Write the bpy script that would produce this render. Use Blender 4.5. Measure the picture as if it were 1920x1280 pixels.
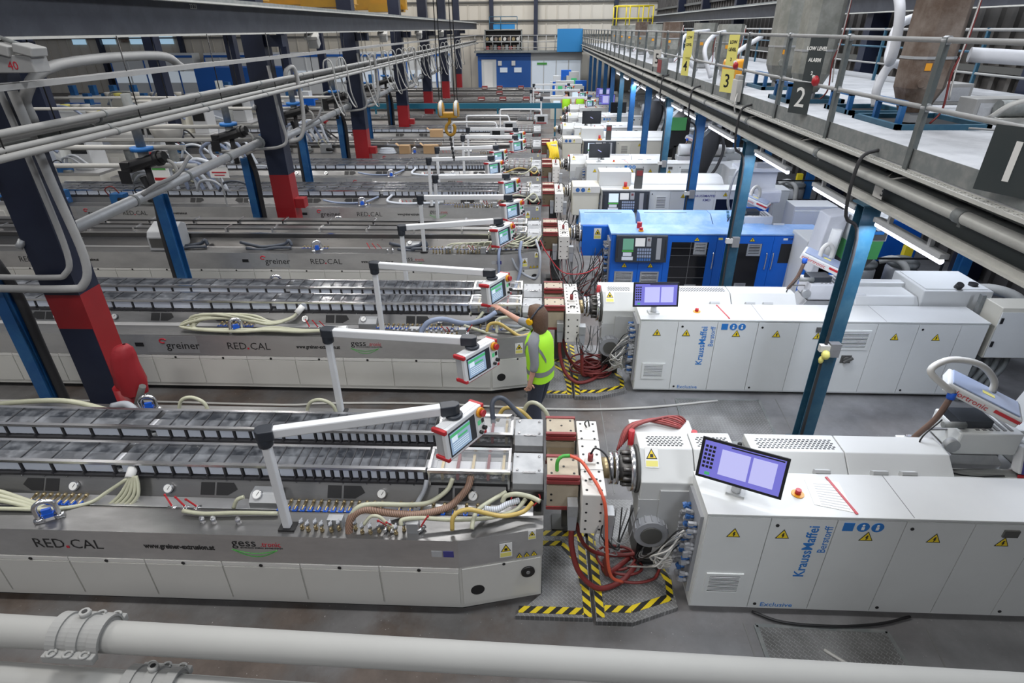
import bpy, math, random
from mathutils import Vector, Matrix
random.seed(7)
for o in list(bpy.data.objects): bpy.data.objects.remove(o)
SC = bpy.context.scene
COL = SC.collection
PI = math.pi
# ---------------------------------------------------------------- camera
def camera():
    yaw, pitch, roll = math.radians(-2.674), math.radians(28.59), math.radians(-.473)
    cy, sy, cp, sp = math.cos(yaw), math.sin(yaw), math.cos(pitch), math.sin(pitch)
    fw = Vector((sy*cp, cy*cp, -sp)); rt = Vector((cy, -sy, 0)); up = rt.cross(fw)
    c, s = math.cos(roll), math.sin(roll)
    r2 = c*rt + s*up; u2 = -s*rt + c*up
    cam = bpy.data.cameras.new('camera'); cam.sensor_width = 36; cam.lens = 36*1077/1920
    cam.clip_start = .05; cam.clip_end = 300
    o = bpy.data.objects.new('camera', cam); COL.objects.link(o)
    m = Matrix((( r2.x, u2.x, -fw.x, 0), (r2.y, u2.y, -fw.y, 0), (r2.z, u2.z, -fw.z, 4.7), (0, 0, 0, 1)))
    o.matrix_world = m
    SC.camera = o
camera()
# ---------------------------------------------------------------- world, hall lamps and added fill, exposure
W = bpy.data.worlds.new('hall_air'); SC.world = W; W.use_nodes = True
W.node_tree.nodes['Background'].inputs[0].default_value = (.80, .86, 1.0, 1)
W.node_tree.nodes['Background'].inputs[1].default_value = .22
SC.view_settings.view_transform = 'Standard'
try: SC.view_settings.look = 'None'
except Exception: pass
SC.view_settings.gamma = 1.0
SC.view_settings.use_curve_mapping = False
SC.view_settings.exposure = -.22
def overhead_lamp(x, y, z, sx, sy, power, col):
    l = bpy.data.lights.new('high_bay_and_fill_lamp', 'AREA'); l.shape = 'RECTANGLE'; l.size = sx; l.size_y = sy
    l.energy = power; l.color = col
    o = bpy.data.objects.new('high_bay_and_fill_lamp', l); COL.objects.link(o); o.location = (x, y, z)
# rows of high bay and added fill lamps under the hall roof (bays left and right of the crane runway)
for (x, p, col) in ((-11.0, 520, (1, .97, .93)), (-2.2, 600, (1, .98, .96)), (5.2, 720, (.90, .94, 1.0))):
    for y in (-5.0, 3.2, 11.5, 20.5, 30.0, 40.0, 48.5):  # first and last rows: unseen, added to brighten front faces and far end
        overhead_lamp(x, y, 11.0, 2.8, .8, p*(.75 if y < 0 else .7 if y < 5 else 1.0), col)
# ---------------------------------------------------------------- materials
MT = {}
def mat(name, col, rough=.5, metal=0., var=None, bump=None, spec=None, alpha=None, emit=None, stretch=None, coat=0):
    """var=(scale, amount, second colour): blotchy colour change; bump=(scale, strength)"""
    m = bpy.data.materials.new(name); m.use_nodes = True
    nt = m.node_tree; N = nt.nodes; L = nt.links; b = N['Principled BSDF']
    b.inputs['Base Color'].default_value = (*col, 1); b.inputs['Roughness'].default_value = rough
    b.inputs['Metallic'].default_value = metal
    if spec is not None: b.inputs['Specular IOR Level'].default_value = spec
    if coat: b.inputs['Coat Weight'].default_value = coat; b.inputs['Coat Roughness'].default_value = .1
    if emit: b.inputs['Emission Color'].default_value = (*emit[0], 1); b.inputs['Emission Strength'].default_value = emit[1]
    tc = None
    def coords():
        nonlocal tc
        if tc is None:
            g = N.new('ShaderNodeNewGeometry')
            tc = g.outputs['Position']
            if stretch:
                mp = N.new('ShaderNodeMapping'); mp.inputs['Scale'].default_value = stretch
                L.new(tc, mp.inputs['Vector']); tc = mp.outputs['Vector']
        return tc
    if var:
        n = N.new('ShaderNodeTexNoise'); n.inputs['Scale'].default_value = var[0]; n.inputs['Detail'].default_value = 6
        n.inputs['Roughness'].default_value = .65
        L.new(coords(), n.inputs['Vector'])
        r = N.new('ShaderNodeValToRGB'); r.color_ramp.elements[0].position = .42; r.color_ramp.elements[1].position = .68
        L.new(n.outputs['Fac'], r.inputs['Fac'])
        r.color_ramp.elements[0].color = (*col, 1)
        c2 = var[2]; a = var[1]
        r.color_ramp.elements[1].color = (*[col[i]*(1-a)+c2[i]*a for i in range(3)], 1)
        L.new(r.outputs['Color'], b.inputs['Base Color'])
        if metal > .5:
            mr = N.new('ShaderNodeMapRange'); mr.inputs['To Min'].default_value = rough*.75; mr.inputs['To Max'].default_value = min(1, rough*1.5)
            L.new(n.outputs['Fac'], mr.inputs['Value']); L.new(mr.outputs['Result'], b.inputs['Roughness'])
    if bump:
        n2 = N.new('ShaderNodeTexNoise'); n2.inputs['Scale'].default_value = bump[0]; n2.inputs['Detail'].default_value = 3
        L.new(coords(), n2.inputs['Vector'])
        bp = N.new('ShaderNodeBump'); bp.inputs['Strength'].default_value = bump[1]; bp.inputs['Distance'].default_value = .01
        L.new(n2.outputs['Fac'], bp.inputs['Height']); L.new(bp.outputs['Normal'], b.inputs['Normal'])
    if alpha is not None: b.inputs['Alpha'].default_value = alpha
    MT[name] = m
    return m
def G(v): return (v, v, v)
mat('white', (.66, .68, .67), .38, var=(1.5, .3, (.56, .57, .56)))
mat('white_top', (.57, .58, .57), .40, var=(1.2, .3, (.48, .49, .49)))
mat('panel', (.57, .565, .53), .42, var=(1.3, .25, (.48, .47, .44)))
mat('panel_edge', (.64, .63, .60), .4)
mat('beige', (.60, .58, .50), .45, var=(1.5, .3, (.5, .48, .42)))
mat('cover_grey', (.45, .46, .46), .45)
mat('steel', (.66, .66, .66), .36, .82, var=(1.6, .6, (.42, .42, .425)), stretch=(.5, 2, 1.2))
mat('steel_dark_reflect', (.24, .24, .24), .36, .9, var=(2.0, .6, (.14, .14, .14)), stretch=(.5, 1.5, 2))  # dark reflection of an unbuilt roof is put into this steel's colour
mat('screen_dim', (.10, .24, .17), .3, emit=((.10, .26, .18), .5))
mat('steel_dark', (.18, .175, .17), .36, 1, var=(3, .5, (.11, .105, .10)), stretch=(.4, 2, 2))
mat('steel_bright', (.72, .72, .73), .22, 1)
mat('galv', (.42, .43, .44), .5, .6, var=(6, .5, (.32, .33, .34)))
mat('dusty_steel', (.17, .185, .185), .65, .2, var=(7, .6, (.30, .30, .285)))
mat('dusty_pipe', (.46, .46, .43), .75, var=(6, .5, (.33, .33, .31)))
mat('rail_steel', (.10, .115, .115), .55, .3, var=(6, .6, (.19, .20, .195)))
mat('pipe_grey', (.33, .33, .315), .62, var=(3, .3, (.28, .28, .27)))
mat('clamp_grey', (.25, .25, .24), .65, var=(9, .4, (.24, .24, .23)))
mat('conduit_pale', (.33, .33, .32), .6, var=(5, .4, (.28, .28, .275)))
mat('conduit', (.30, .30, .295), .6, var=(5, .4, (.22, .22, .215)))
mat('dark_grate', (.085, .085, .08), .7)
mat('web', (.030, .040, .042), .55, var=(2, .5, (.05, .055, .055)))
mat('navy', (.007, .011, .030), .40, var=(2, .6, (.016, .023, .045)))
mat('navy_dusty', (.012, .015, .026), .5, var=(3, .7, (.034, .040, .054)))
mat('red_paint', (.26, .010, .014), .4, var=(2, .4, (.20, .012, .015)))
mat('red', (.42, .018, .025), .4)
mat('red_dull', (.23, .035, .035), .5)
mat('bluepost', (.010, .085, .25), .42, var=(4, .7, (.03, .14, .30)))
mat('steelblue', (.015, .075, .13), .45, var=(5, .7, (.045, .12, .17)))
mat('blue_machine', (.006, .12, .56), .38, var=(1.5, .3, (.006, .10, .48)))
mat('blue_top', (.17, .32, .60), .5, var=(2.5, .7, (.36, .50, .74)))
mat('teal', (.012, .14, .22), .5)
mat('sky_panel', (.015, .19, .45), .5)
mat('black', (.012, .012, .013), .45)
mat('black_gloss', (.010, .010, .012), .12)
mat('joint', (.022, .027, .036), .42)
mat('rubber', (.03, .03, .032), .7)
mat('console_grey', (.40, .41, .42), .45)
mat('console_white', (.67, .68, .69), .4)
mat('screen_blue', (.05, .08, .12), .25, emit=((.36, .50, .70), .75))
mat('screen_green', (.02, .2, .06), .3, emit=((.10, .55, .25), .6))
mat('screen_violet', (.05, .05, .2), .25, emit=((.23, .22, .75), .8))
mat('screen_pale', (.2, .2, .4), .25, emit=((.55, .55, .88), .85))
mat('screen_white', (.3, .35, .4), .25, emit=((.62, .74, .84), .9))
mat('screen_off', (.012, .013, .015), .18)
mat('orange', (.70, .30, .02), .4)
mat('yellow', (.72, .50, .01), .45)
mat('sign_yellow', (.78, .58, .02), .5)
mat('pale_yellow', (.72, .66, .18), .5)
mat('crane_yellow', (.42, .22, .012), .5, var=(3, .5, (.30, .16, .02)))
mat('rail_yellow', (.70, .55, .02), .5)
mat('hose_clear', (.46, .46, .34), .35, var=(8, .4, (.36, .36, .26)))
mat('hose_yellow', (.50, .36, .10), .35)
mat('hose_brown', (.13, .08, .06), .45)
mat('hose_blue', (.25, .30, .42), .4)
mat('hose_grey', (.33, .35, .38), .45)
mat('hose_white', (.58, .62, .68), .45)
mat('hose_dark', (.055, .065, .085), .45)
mat('hose_red', (.17, .022, .020), .5)
mat('lead_red', (.32, .055, .05), .5)
mat('hose_orange', (.62, .10, .05), .45)
mat('vein_hose', (.50, .49, .46), .55)
mat('bracket', (.045, .045, .05), .5, .3)
mat('cable_grey', (.20, .20, .20), .5)
mat('joint_strip', (.17, .17, .165), .6)
mat('brown_die', (.155, .12, .075), .5, .3)
mat('die_plate', (.42, .36, .27), .5, .1, var=(6, .5, (.33, .27, .2)))
mat('block_white', (.66, .64, .60), .5, var=(5, .4, (.56, .54, .5)))
mat('brass', (.42, .34, .20), .35, .8)
mat('valve_blue', (.01, .10, .55), .4)
mat('plug_blue', (.04, .13, .36), .4)
mat('plug_grey', (.30, .31, .33), .5)
mat('hi_vis', (.42, .85, .03), .6, emit=None)
mat('reflective', (.20, .21, .21), .6)
mat('shirt', (.26, .27, .29), .85, bump=(60, .3))
mat('trousers', (.035, .042, .062), .85, bump=(50, .3))
mat('skin', (.55, .30, .22), .5)
mat('hair', (.11, .060, .034), .6, bump=(80, .6))
mat('muff', (.75, .42, .0), .4)
mat('cardboard', (.42, .27, .14), .8)
mat('paper', (.75, .75, .73), .7)
mat('text_black', (.012, .012, .012), .5)
mat('text_red', (.45, .015, .03), .5)
mat('text_blue', (.02, .17, .50), .5)
mat('text_green', (.06, .35, .05), .5)
mat('text_white', (.75, .75, .72), .6)
mat('text_navy', (.05, .05, .22), .5)
mat('wall_cream', (.52, .485, .42), .8, var=(.8, .3, (.45, .42, .36)))
mat('wall_dark', (.085, .080, .076), .8, var=(2, .5, (.12, .11, .10)))
mat('wall_white', (.60, .62, .62), .6)
mat('office_blue', (.012, .10, .38), .5)
mat('office_glass', (.55, .60, .66), .2, emit=((.6, .68, .75), .35))
mat('window_day', (.45, .6, .75), .2, emit=((.42, .66, .85), .6))
mat('hopper_steel', (.22, .225, .20), .6, .35, var=(3, .8, (.38, .38, .35)))
mat('hopper_brown', (.105, .070, .050), .65, .2, var=(2.5, .85, (.25, .21, .18)))
mat('deck_dust', (.40, .41, .43), .85, var=(2.2, .7, (.26, .27, .285)), bump=(30, .8))
mat('powder', (.58, .59, .62), .8, var=(3, .4, (.44, .45, .48)))
mat('tube_light', (.9, .9, 1), .4, emit=((.80, .82, 1.0), 7.0))
mat('red_bag', (.27, .010, .016), .55, bump=(12, .5))
mat('lid_glass', (.04, .045, .055), .08, alpha=.45, spec=.4, var=(7, .7, (.36, .38, .41)))
mat('green_sheet', (.08, .36, .11), .45)
mat('window_pane', (.62, .67, .76), .14, alpha=.9, spec=.5)
mat('clear_glass', (.55, .58, .6), .05, alpha=.13, spec=.5)
mat('profile_white', (.72, .73, .75), .45)
mat('tank_inside', (.035, .038, .042), .5, .2, var=(22, .9, (.62, .64, .66)))
mat('vest_green', (.05, .28, .12), .6)
def floor_mat():
    m = bpy.data.materials.new('concrete'); m.use_nodes = True; nt = m.node_tree; N = nt.nodes; L = nt.links; b = N['Principled BSDF']
    g = N.new('ShaderNodeNewGeometry')
    def noise(s, d=8, off=0):
        n = N.new('ShaderNodeTexNoise'); n.inputs['Scale'].default_value = s; n.inputs['Detail'].default_value = d; n.inputs['Roughness'].default_value = .65
        mp = N.new('ShaderNodeMapping'); mp.inputs['Location'].default_value = (off, off*.7, 0)
        L.new(g.outputs['Position'], mp.inputs['Vector']); L.new(mp.outputs['Vector'], n.inputs['Vector']); return n.outputs['Fac']
    def ramp(f, a, b_, ca, cb):
        r = N.new('ShaderNodeValToRGB'); e = r.color_ramp.elements; e[0].position = a; e[1].position = b_; e[0].color = (*ca, 1); e[1].color = (*cb, 1)
        L.new(f, r.inputs['Fac']); return r.outputs['Color']
    def mix(f, a, c):
        x = N.new('ShaderNodeMix'); x.data_type = 'RGBA'
        L.new(f, x.inputs[0]); L.new(a, x.inputs[6]); L.new(c, x.inputs[7]); return x.outputs[2]
    base = ramp(noise(1.1), .3, .7, (.060, .056, .053), (.165, .16, .158))
    brown = ramp(noise(3.0, 8, 3), .3, .7, (.048, .034, .026), (.13, .10, .082))
    f1 = ramp(noise(.55, 7, 11), .47, .58, (0, 0, 0), (.9, .9, .9))
    c1 = mix(f1, base, brown)
    # left of the column row the slab is browner and dirtier
    sx = N.new('ShaderNodeSeparateXYZ'); L.new(g.outputs['Position'], sx.inputs[0])
    rx = N.new('ShaderNodeMapRange'); rx.inputs['From Min'].default_value = .7; rx.inputs['From Max'].default_value = 1.5; rx.inputs['To Max'].default_value = .75; L.new(sx.outputs['X'], rx.inputs['Value'])
    clean = ramp(noise(1.4, 8, 21), .3, .7, (.13, .132, .138), (.28, .285, .295))
    c1 = mix(rx.outputs['Result'], c1, clean)
    specks = ramp(noise(38, 2, 5), .71, .74, (0, 0, 0), (.8, .8, .8))
    pale = N.new('ShaderNodeRGB'); pale.outputs[0].default_value = (.42, .41, .40, 1)
    c2 = mix(specks, c1, pale.outputs[0])
    L.new(c2, b.inputs['Base Color'])
    rr = N.new('ShaderNodeMapRange'); rr.inputs['To Min'].default_value = .34; rr.inputs['To Max'].default_value = .7
    L.new(noise(2.3, 5, 8), rr.inputs['Value']); L.new(rr.outputs['Result'], b.inputs['Roughness'])
    MT['concrete'] = m
floor_mat()
def tread_mat():
    m = bpy.data.materials.new('tread_plate'); m.use_nodes = True; nt = m.node_tree; N = nt.nodes; L = nt.links; b = N['Principled BSDF']
    g = N.new('ShaderNodeNewGeometry')
    hs = []
    for rot in (PI/4, -PI/4):
        mp = N.new('ShaderNodeMapping'); mp.inputs['Rotation'].default_value = (0, 0, rot)
        L.new(g.outputs['Position'], mp.inputs['Vector'])
        br = N.new('ShaderNodeTexBrick'); br.inputs['Scale'].default_value = 9; br.inputs['Mortar Size'].default_value = .03
        br.inputs['Brick Width'].default_value = .55; br.inputs['Row Height'].default_value = .28; br.inputs['Mortar Smooth'].default_value = .3
        br.inputs['Color1'].default_value = (0, 0, 0, 1); br.inputs['Color2'].default_value = (0, 0, 0, 1); br.inputs['Mortar'].default_value = (1, 1, 1, 1)
        L.new(mp.outputs['Vector'], br.inputs['Vector']); hs.append(br.outputs['Color'])
    mx = N.new('ShaderNodeMix'); mx.data_type = 'RGBA'; mx.blend_type = 'MULTIPLY'; mx.inputs[0].default_value = 0.35
    L.new(hs[0], mx.inputs[6]); L.new(hs[1], mx.inputs[7])
    n = N.new('ShaderNodeTexNoise'); n.inputs['Scale'].default_value = 2.2; n.inputs['Detail'].default_value = 6
    L.new(g.outputs['Position'], n.inputs['Vector'])
    r = N.new('ShaderNodeValToRGB'); e = r.color_ramp.elements; e[0].position = .35; e[1].position = .7
    e[0].color = (.13, .13, .125, 1); e[1].color = (.30, .30, .30, 1); L.new(n.outputs['Fac'], r.inputs['Fac'])
    ad = N.new('ShaderNodeMix'); ad.data_type = 'RGBA'; ad.blend_type = 'ADD'; sc_ = N.new('ShaderNodeMath'); sc_.operation = 'MULTIPLY'; sc_.inputs[1].default_value = .28
    L.new(mx.outputs[2], sc_.inputs[0]); L.new(sc_.outputs[0], ad.inputs[0]); L.new(r.outputs['Color'], ad.inputs[6]); ad.inputs[7].default_value = (.75, .75, .75, 1)
    L.new(ad.outputs[2], b.inputs['Base Color']); b.inputs['Metallic'].default_value = .4; b.inputs['Roughness'].default_value = .45
    bp = N.new('ShaderNodeBump'); bp.inputs['Strength'].default_value = 1.0; bp.inputs['Distance'].default_value = .012
    L.new(mx.outputs[2], bp.inputs['Height']); L.new(bp.outputs['Normal'], b.inputs['Normal'])
    MT['tread'] = m
tread_mat()
def stripe_mat(name, ca, cb, k, dx, dy, dz, thr=.5):
    m = bpy.data.materials.new(name); m.use_nodes = True; nt = m.node_tree; N = nt.nodes; L = nt.links; b = N['Principled BSDF']
    g = N.new('ShaderNodeNewGeometry'); d = N.new('ShaderNodeVectorMath'); d.operation = 'DOT_PRODUCT'
    d.inputs[1].default_value = (dx*k, dy*k, dz*k); L.new(g.outputs['Position'], d.inputs[0])
    fr = N.new('ShaderNodeMath'); fr.operation = 'FRACT'; L.new(d.outputs['Value'], fr.inputs[0])
    gt = N.new('ShaderNodeMath'); gt.operation = 'GREATER_THAN'; gt.inputs[1].default_value = thr; L.new(fr.outputs[0], gt.inputs[0])
    mx = N.new('ShaderNodeMix'); mx.data_type = 'RGBA'; L.new(gt.outputs[0], mx.inputs[0])
    mx.inputs[6].default_value = (*ca, 1); mx.inputs[7].default_value = (*cb, 1)
    L.new(mx.outputs[2], b.inputs['Base Color']); b.inputs['Roughness'].default_value = .5
    MT[name] = m
stripe_mat('hazard', (.62, .47, .01), (.012, .012, .012), 8.5, 1, 1, 0)
stripe_mat('hazard_b', (.62, .47, .01), (.012, .012, .012), 8.5, 1, -1, 0)
stripe_mat('ribbed_hose', (.33, .20, .14), (.16, .10, .07), 62, 1, .1, .35)
stripe_mat('ribbed_white', (.60, .63, .68), (.36, .38, .42), 55, 1, .1, .2)
# ---------------------------------------------------------------- mesh helpers
ORG = {}
class MB:
    def __init__(s): s.v = []; s.f = []; s.s = []
    def add(s, vs, fs, sm=False):
        n = len(s.v); s.v += [tuple(v) for v in vs]; s.f += [tuple(i+n for i in f) for f in fs]; s.s += [sm]*len(fs); return s
    def box(s, x0, x1, y0, y1, z0, z1):
        return s.add([(x0,y0,z0),(x1,y0,z0),(x1,y1,z0),(x0,y1,z0),(x0,y0,z1),(x1,y0,z1),(x1,y1,z1),(x0,y1,z1)],
                     [(0,3,2,1),(4,5,6,7),(0,1,5,4),(1,2,6,5),(2,3,7,6),(3,0,4,7)])
    def obox(s, c, size, R):
        c = Vector(c); vs = []
        for dz in (-.5, .5):
            for dx, dy in ((-.5,-.5),(.5,-.5),(.5,.5),(-.5,.5)):
                vs.append(c + R @ Vector((dx*size[0], dy*size[1], dz*size[2])))
        return s.add(vs, [(0,3,2,1),(4,5,6,7),(0,1,5,4),(1,2,6,5),(2,3,7,6),(3,0,4,7)])
    def bar(s, p0, p1, w, h, up=(0,0,1)):
        p0 = Vector(p0); p1 = Vector(p1); d = (p1-p0); l = d.length; d.normalize(); u = Vector(up)
        if abs(d.dot(u)) > .98: u = Vector((0,1,0))
        r = d.cross(u).normalized(); u = r.cross(d)
        R = Matrix((d, r, u)).transposed()
        return s.obox((p0+p1)/2, (l, w, h), R)
    def _frame(s, d):
        d = d.normalized(); u = Vector((0,0,1)) if abs(d.z) < .9 else Vector((1,0,0))
        a = d.cross(u).normalized(); return a, a.cross(d)
    def cyl(s, p0, p1, r, n=12, r2=None, caps=True):
        p0 = Vector(p0); p1 = Vector(p1); a, b = s._frame(p1-p0); r2 = r if r2 is None else r2
        vs = []
        for p, q in ((p0, r), (p1, r2)):
            for i in range(n):
                t = 2*PI*i/n; vs.append(p + (a*math.cos(t)+b*math.sin(t))*q)
        m = len(s.v)
        s.add(vs, [(i, (i+1)%n, n+(i+1)%n, n+i) for i in range(n)], True)
        if caps:
            s.f += [tuple(m+i for i in range(n-1,-1,-1)), tuple(m+n+i for i in range(n))]; s.s += [False, False]
        return s
    def tube(s, pts, r, n=8, res=5, curve=True):
        P = [Vector(p) for p in pts]
        if curve and len(P) > 2:
            Q = []; E = [2*P[0]-P[1]]+P+[2*P[-1]-P[-2]]
            for i in range(1, len(E)-2):
                for k in range(res):
                    t = k/res; a, b, c, d = E[i-1:i+3]
                    Q.append(.5*((2*b)+(c-a)*t+(2*a-5*b+4*c-d)*t*t+(3*b-a-3*c+d)*t**3))
            Q.append(P[-1]); P = Q
        m = len(s.v); a = None; fs = []
        for i, p in enumerate(P):
            d = (P[min(i+1, len(P)-1)]-P[max(i-1, 0)]).normalized()
            if a is None: a, b = s._frame(d)
            else:
                a = (a-d*a.dot(d)).normalized()
            b = a.cross(d)
            for k in range(n):
                t = 2*PI*k/n; s.v.append(tuple(p+(a*math.cos(t)+b*math.sin(t))*r))
        for i in range(len(P)-1):
            for k in range(n):
                fs.append((m+i*n+k, m+i*n+(k+1)%n, m+(i+1)*n+(k+1)%n, m+(i+1)*n+k))
        s.f += fs; s.s += [True]*len(fs)
        s.f += [tuple(m+k for k in range(n-1,-1,-1)), tuple(m+(len(P)-1)*n+k for k in range(n))]; s.s += [False]*2
        return s
    def prism(s, poly, a0, a1, axis='z'):
        n = len(poly)
        def mk(p, h): return (p[0],p[1],h) if axis == 'z' else ((h,p[0],p[1]) if axis == 'x' else (p[0],h,p[1]))
        vs = [mk(p, a0) for p in poly]+[mk(p, a1) for p in poly]
        return s.add(vs, [tuple(range(n-1,-1,-1)), tuple(range(n,2*n))]+[(i,(i+1)%n,n+(i+1)%n,n+i) for i in range(n)])
    def lathe(s, prof, base, axis=(0,0,1), n=14):
        base = Vector(base); ax = Vector(axis).normalized(); a, b = s._frame(ax); m = len(s.v); fs = []
        for (r, h) in prof:
            for k in range(n):
                t = 2*PI*k/n; s.v.append(tuple(base+ax*h+(a*math.cos(t)+b*math.sin(t))*r))
        for i in range(len(prof)-1):
            for k in range(n): fs.append((m+i*n+k, m+i*n+(k+1)%n, m+(i+1)*n+(k+1)%n, m+(i+1)*n+k))
        s.f += fs; s.s += [True]*len(fs)
        s.f += [tuple(m+k for k in range(n-1,-1,-1)), tuple(m+(len(prof)-1)*n+k for k in range(n))]; s.s += [False]*2
        return s
    def ball(s, c, r, n=10):
        k = n//2; r = (r, r, r) if not hasattr(r, '__len__') else r; m = len(s.v); fs = []
        for i in range(k+1):
            ph = PI*i/k
            for j in range(n):
                t = 2*PI*j/n; s.v.append((c[0]+r[0]*math.sin(ph)*math.cos(t), c[1]+r[1]*math.sin(ph)*math.sin(t), c[2]+r[2]*math.cos(ph)))
        for i in range(k):
            for j in range(n): fs.append((m+i*n+j, m+(i+1)*n+j, m+(i+1)*n+(j+1)%n, m+i*n+(j+1)%n))
        s.f += fs; s.s += [True]*len(fs); return s
    def mesh(s, name, mt, off=(0,0,0)):
        me = bpy.data.meshes.new(name)
        me.from_pydata([(v[0]-off[0], v[1]-off[1], v[2]-off[2]) for v in s.v], [], s.f)
        me.polygons.foreach_set('use_smooth', s.s); me.materials.append(MT[mt]); me.update(); return me
    def split(s, name, mt, parent, bev=0):
        """every loose piece as an object of its own"""
        p = list(range(len(s.v)))
        def find(a):
            while p[a] != a: p[a] = p[p[a]]; a = p[a]
            return a
        for f in s.f:
            for k in f[1:]: p[find(k)] = find(f[0])
        g = {}
        for i, f in enumerate(s.f): g.setdefault(find(f[0]), []).append(i)
        for fs in g.values():
            m = MB(); mp = {}
            for i in fs:
                q = []
                for k in s.f[i]:
                    if k not in mp: mp[k] = len(m.v); m.v.append(s.v[k])
                    q.append(mp[k])
                m.f.append(tuple(q)); m.s.append(s.s[i])
            m.build(name, mt, parent, bev)
    def build(s, name, mt, parent=None, bev=0, label=None):
        off = ORG[parent.name] if parent else (0,0,0)
        me = s.mesh(name, mt, off)
        o = bpy.data.objects.new(name, me); COL.objects.link(o)
        if parent: o.parent = parent; ORG[o.name] = off
        if bev:
            md = o.modifiers.new('b', 'BEVEL'); md.width = bev; md.segments = 2; md.limit_method = 'ANGLE'
        if label: o['label'] = label
        return o
def put(name, me, parent, loc, rot=(0,0,0), scale=(1,1,1), label=None):
    """one copy of a shared mesh at a world position"""
    o = bpy.data.objects.new(name, me); COL.objects.link(o)
    off = ORG[parent.name] if parent else (0,0,0)
    o.location = (loc[0]-off[0], loc[1]-off[1], loc[2]-off[2]); o.rotation_euler = rot; o.scale = scale
    if parent: o.parent = parent; ORG[o.name] = loc
    if label: o['label'] = label
    return o
def tag(o, label, cat, group=None):
    o['label'] = label; o['category'] = cat
    if group: o['group'] = group
    return o
def thing(name, label, cat, loc=(0,0,0), group=None):
    o = bpy.data.objects.new(name, None); COL.objects.link(o); o.location = loc; ORG[o.name] = loc
    o.empty_display_size = .1
    return tag(o, label, cat, group)
def solo(mb, name, mt, label, cat, loc=None, group=None, bev=0):
    """a thing of one mesh, origin at its base"""
    if loc is None:
        n = len(mb.v); loc = (sum(v[0] for v in mb.v)/n, sum(v[1] for v in mb.v)/n, min(v[2] for v in mb.v))
    o = bpy.data.objects.new(name, mb.mesh(name, mt, loc)); COL.objects.link(o); o.location = loc; ORG[o.name] = loc
    if bev:
        md = o.modifiers.new('b', 'BEVEL'); md.width = bev; md.segments = 2; md.limit_method = 'ANGLE'
    return tag(o, label, cat, group)
def struct(mb, name, mt):
    o = mb.build(name, mt); ORG[o.name] = (0,0,0); o['kind'] = 'structure'; return o
def copy_tree(root, delta, label, skip=()):
    r = root.copy(); COL.objects.link(r); r.location = Vector(root.location)+Vector(delta); r['label'] = label
    ORG[r.name] = tuple(r.location)
    for ch in root.children:
        if any(ch.name.startswith(k) for k in skip): continue
        c = ch.copy(); COL.objects.link(c); c.parent = r; ORG[c.name] = tuple(r.location)
        for g in ch.children:
            d = g.copy(); COL.objects.link(d); d.parent = c
    return r
TXT = {}
def text(name, body, size, mt, parent, loc, rot, align='LEFT', extr=.001, sx=1.0, bold=0.):
    key = (body, size, mt, align, bold)
    if key not in TXT:
        cu = bpy.data.curves.new(name, 'FONT'); cu.body = body; cu.size = size; cu.align_x = align; cu.extrude = extr; cu.resolution_u = 2; cu.offset = bold
        to = bpy.data.objects.new('tmp', cu); COL.objects.link(to)
        dg = bpy.context.evaluated_depsgraph_get()
        me = bpy.data.meshes.new_from_object(to.evaluated_get(dg)); me.name = name
        bpy.data.objects.remove(to); bpy.data.curves.remove(cu)
        me.materials.clear(); me.materials.append(MT[mt]); TXT[key] = me
    return put(name, TXT[key], parent, loc, rot, (sx, 1, 1))
FRONT = (PI/2, 0, 0)
def multi(name, parts, off=(0,0,0)):
    """one shared mesh with several materials"""
    me = bpy.data.meshes.new(name); v = []; f = []; sm = []; mi = []
    for i, (mb, mt) in enumerate(parts):
        n = len(v); v += [(p[0]-off[0], p[1]-off[1], p[2]-off[2]) for p in mb.v]; f += [tuple(k+n for k in q) for q in mb.f]; sm += mb.s; mi += [i]*len(mb.f)
        me.materials.append(MT[mt])
    me.from_pydata(v, [], f); me.polygons.foreach_set('use_smooth', sm); me.polygons.foreach_set('material_index', mi); me.update(); return me
ORD = ['nearest', 'second', 'third', 'fourth', 'fifth', 'sixth', 'seventh', 'eighth', 'ninth', 'tenth', 'eleventh', 'twelfth', 'thirteenth', 'fourteenth', 'fifteenth', 'sixteenth', 'seventeenth', 'eighteenth', 'nineteenth', 'twentieth']
# ================================================================ the setting
struct(MB().box(-50, 12, -9, 54, -.3, 0), 'floor', 'concrete')
def wall_back():
    w = struct(MB().box(-50, 12, 53.2, 53.5, 0, 9), 'wall_back', 'wall_cream')
    rib = MB().box(-.03, .03, 53.14, 53.2, 0, 9).mesh('rib', 'wall_cream')
    for i in range(68): put('rib', rib, w, (-49+i*.9, 0, 0))
    for x in (-37., -30., -23., -16., -9.3, -3.9, -.35, 6.0, 10.6):
        MB().box(x-.16, x+.16, 52.75, 53.15, 0, 9).build('wall_post', 'navy', w)
    for z in (4.2, 5.25, 6.55): MB().box(-50, 12, 53.0, 53.14, z-.05, z+.05).build('wall_rail', 'dark_grate', w)
    for x in (-38.9, -36.3, -33.9, -31.3):
        MB().box(x-.55, x+.55, 53.08, 53.2, 3.75, 4.75).build('skylight', 'window_day', w)
    MB().box(-35.2, -34.5, 53.05, 53.14, 3.9, 4.8).build('vent_panel', 'hopper_brown', w)
wall_back()
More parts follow.
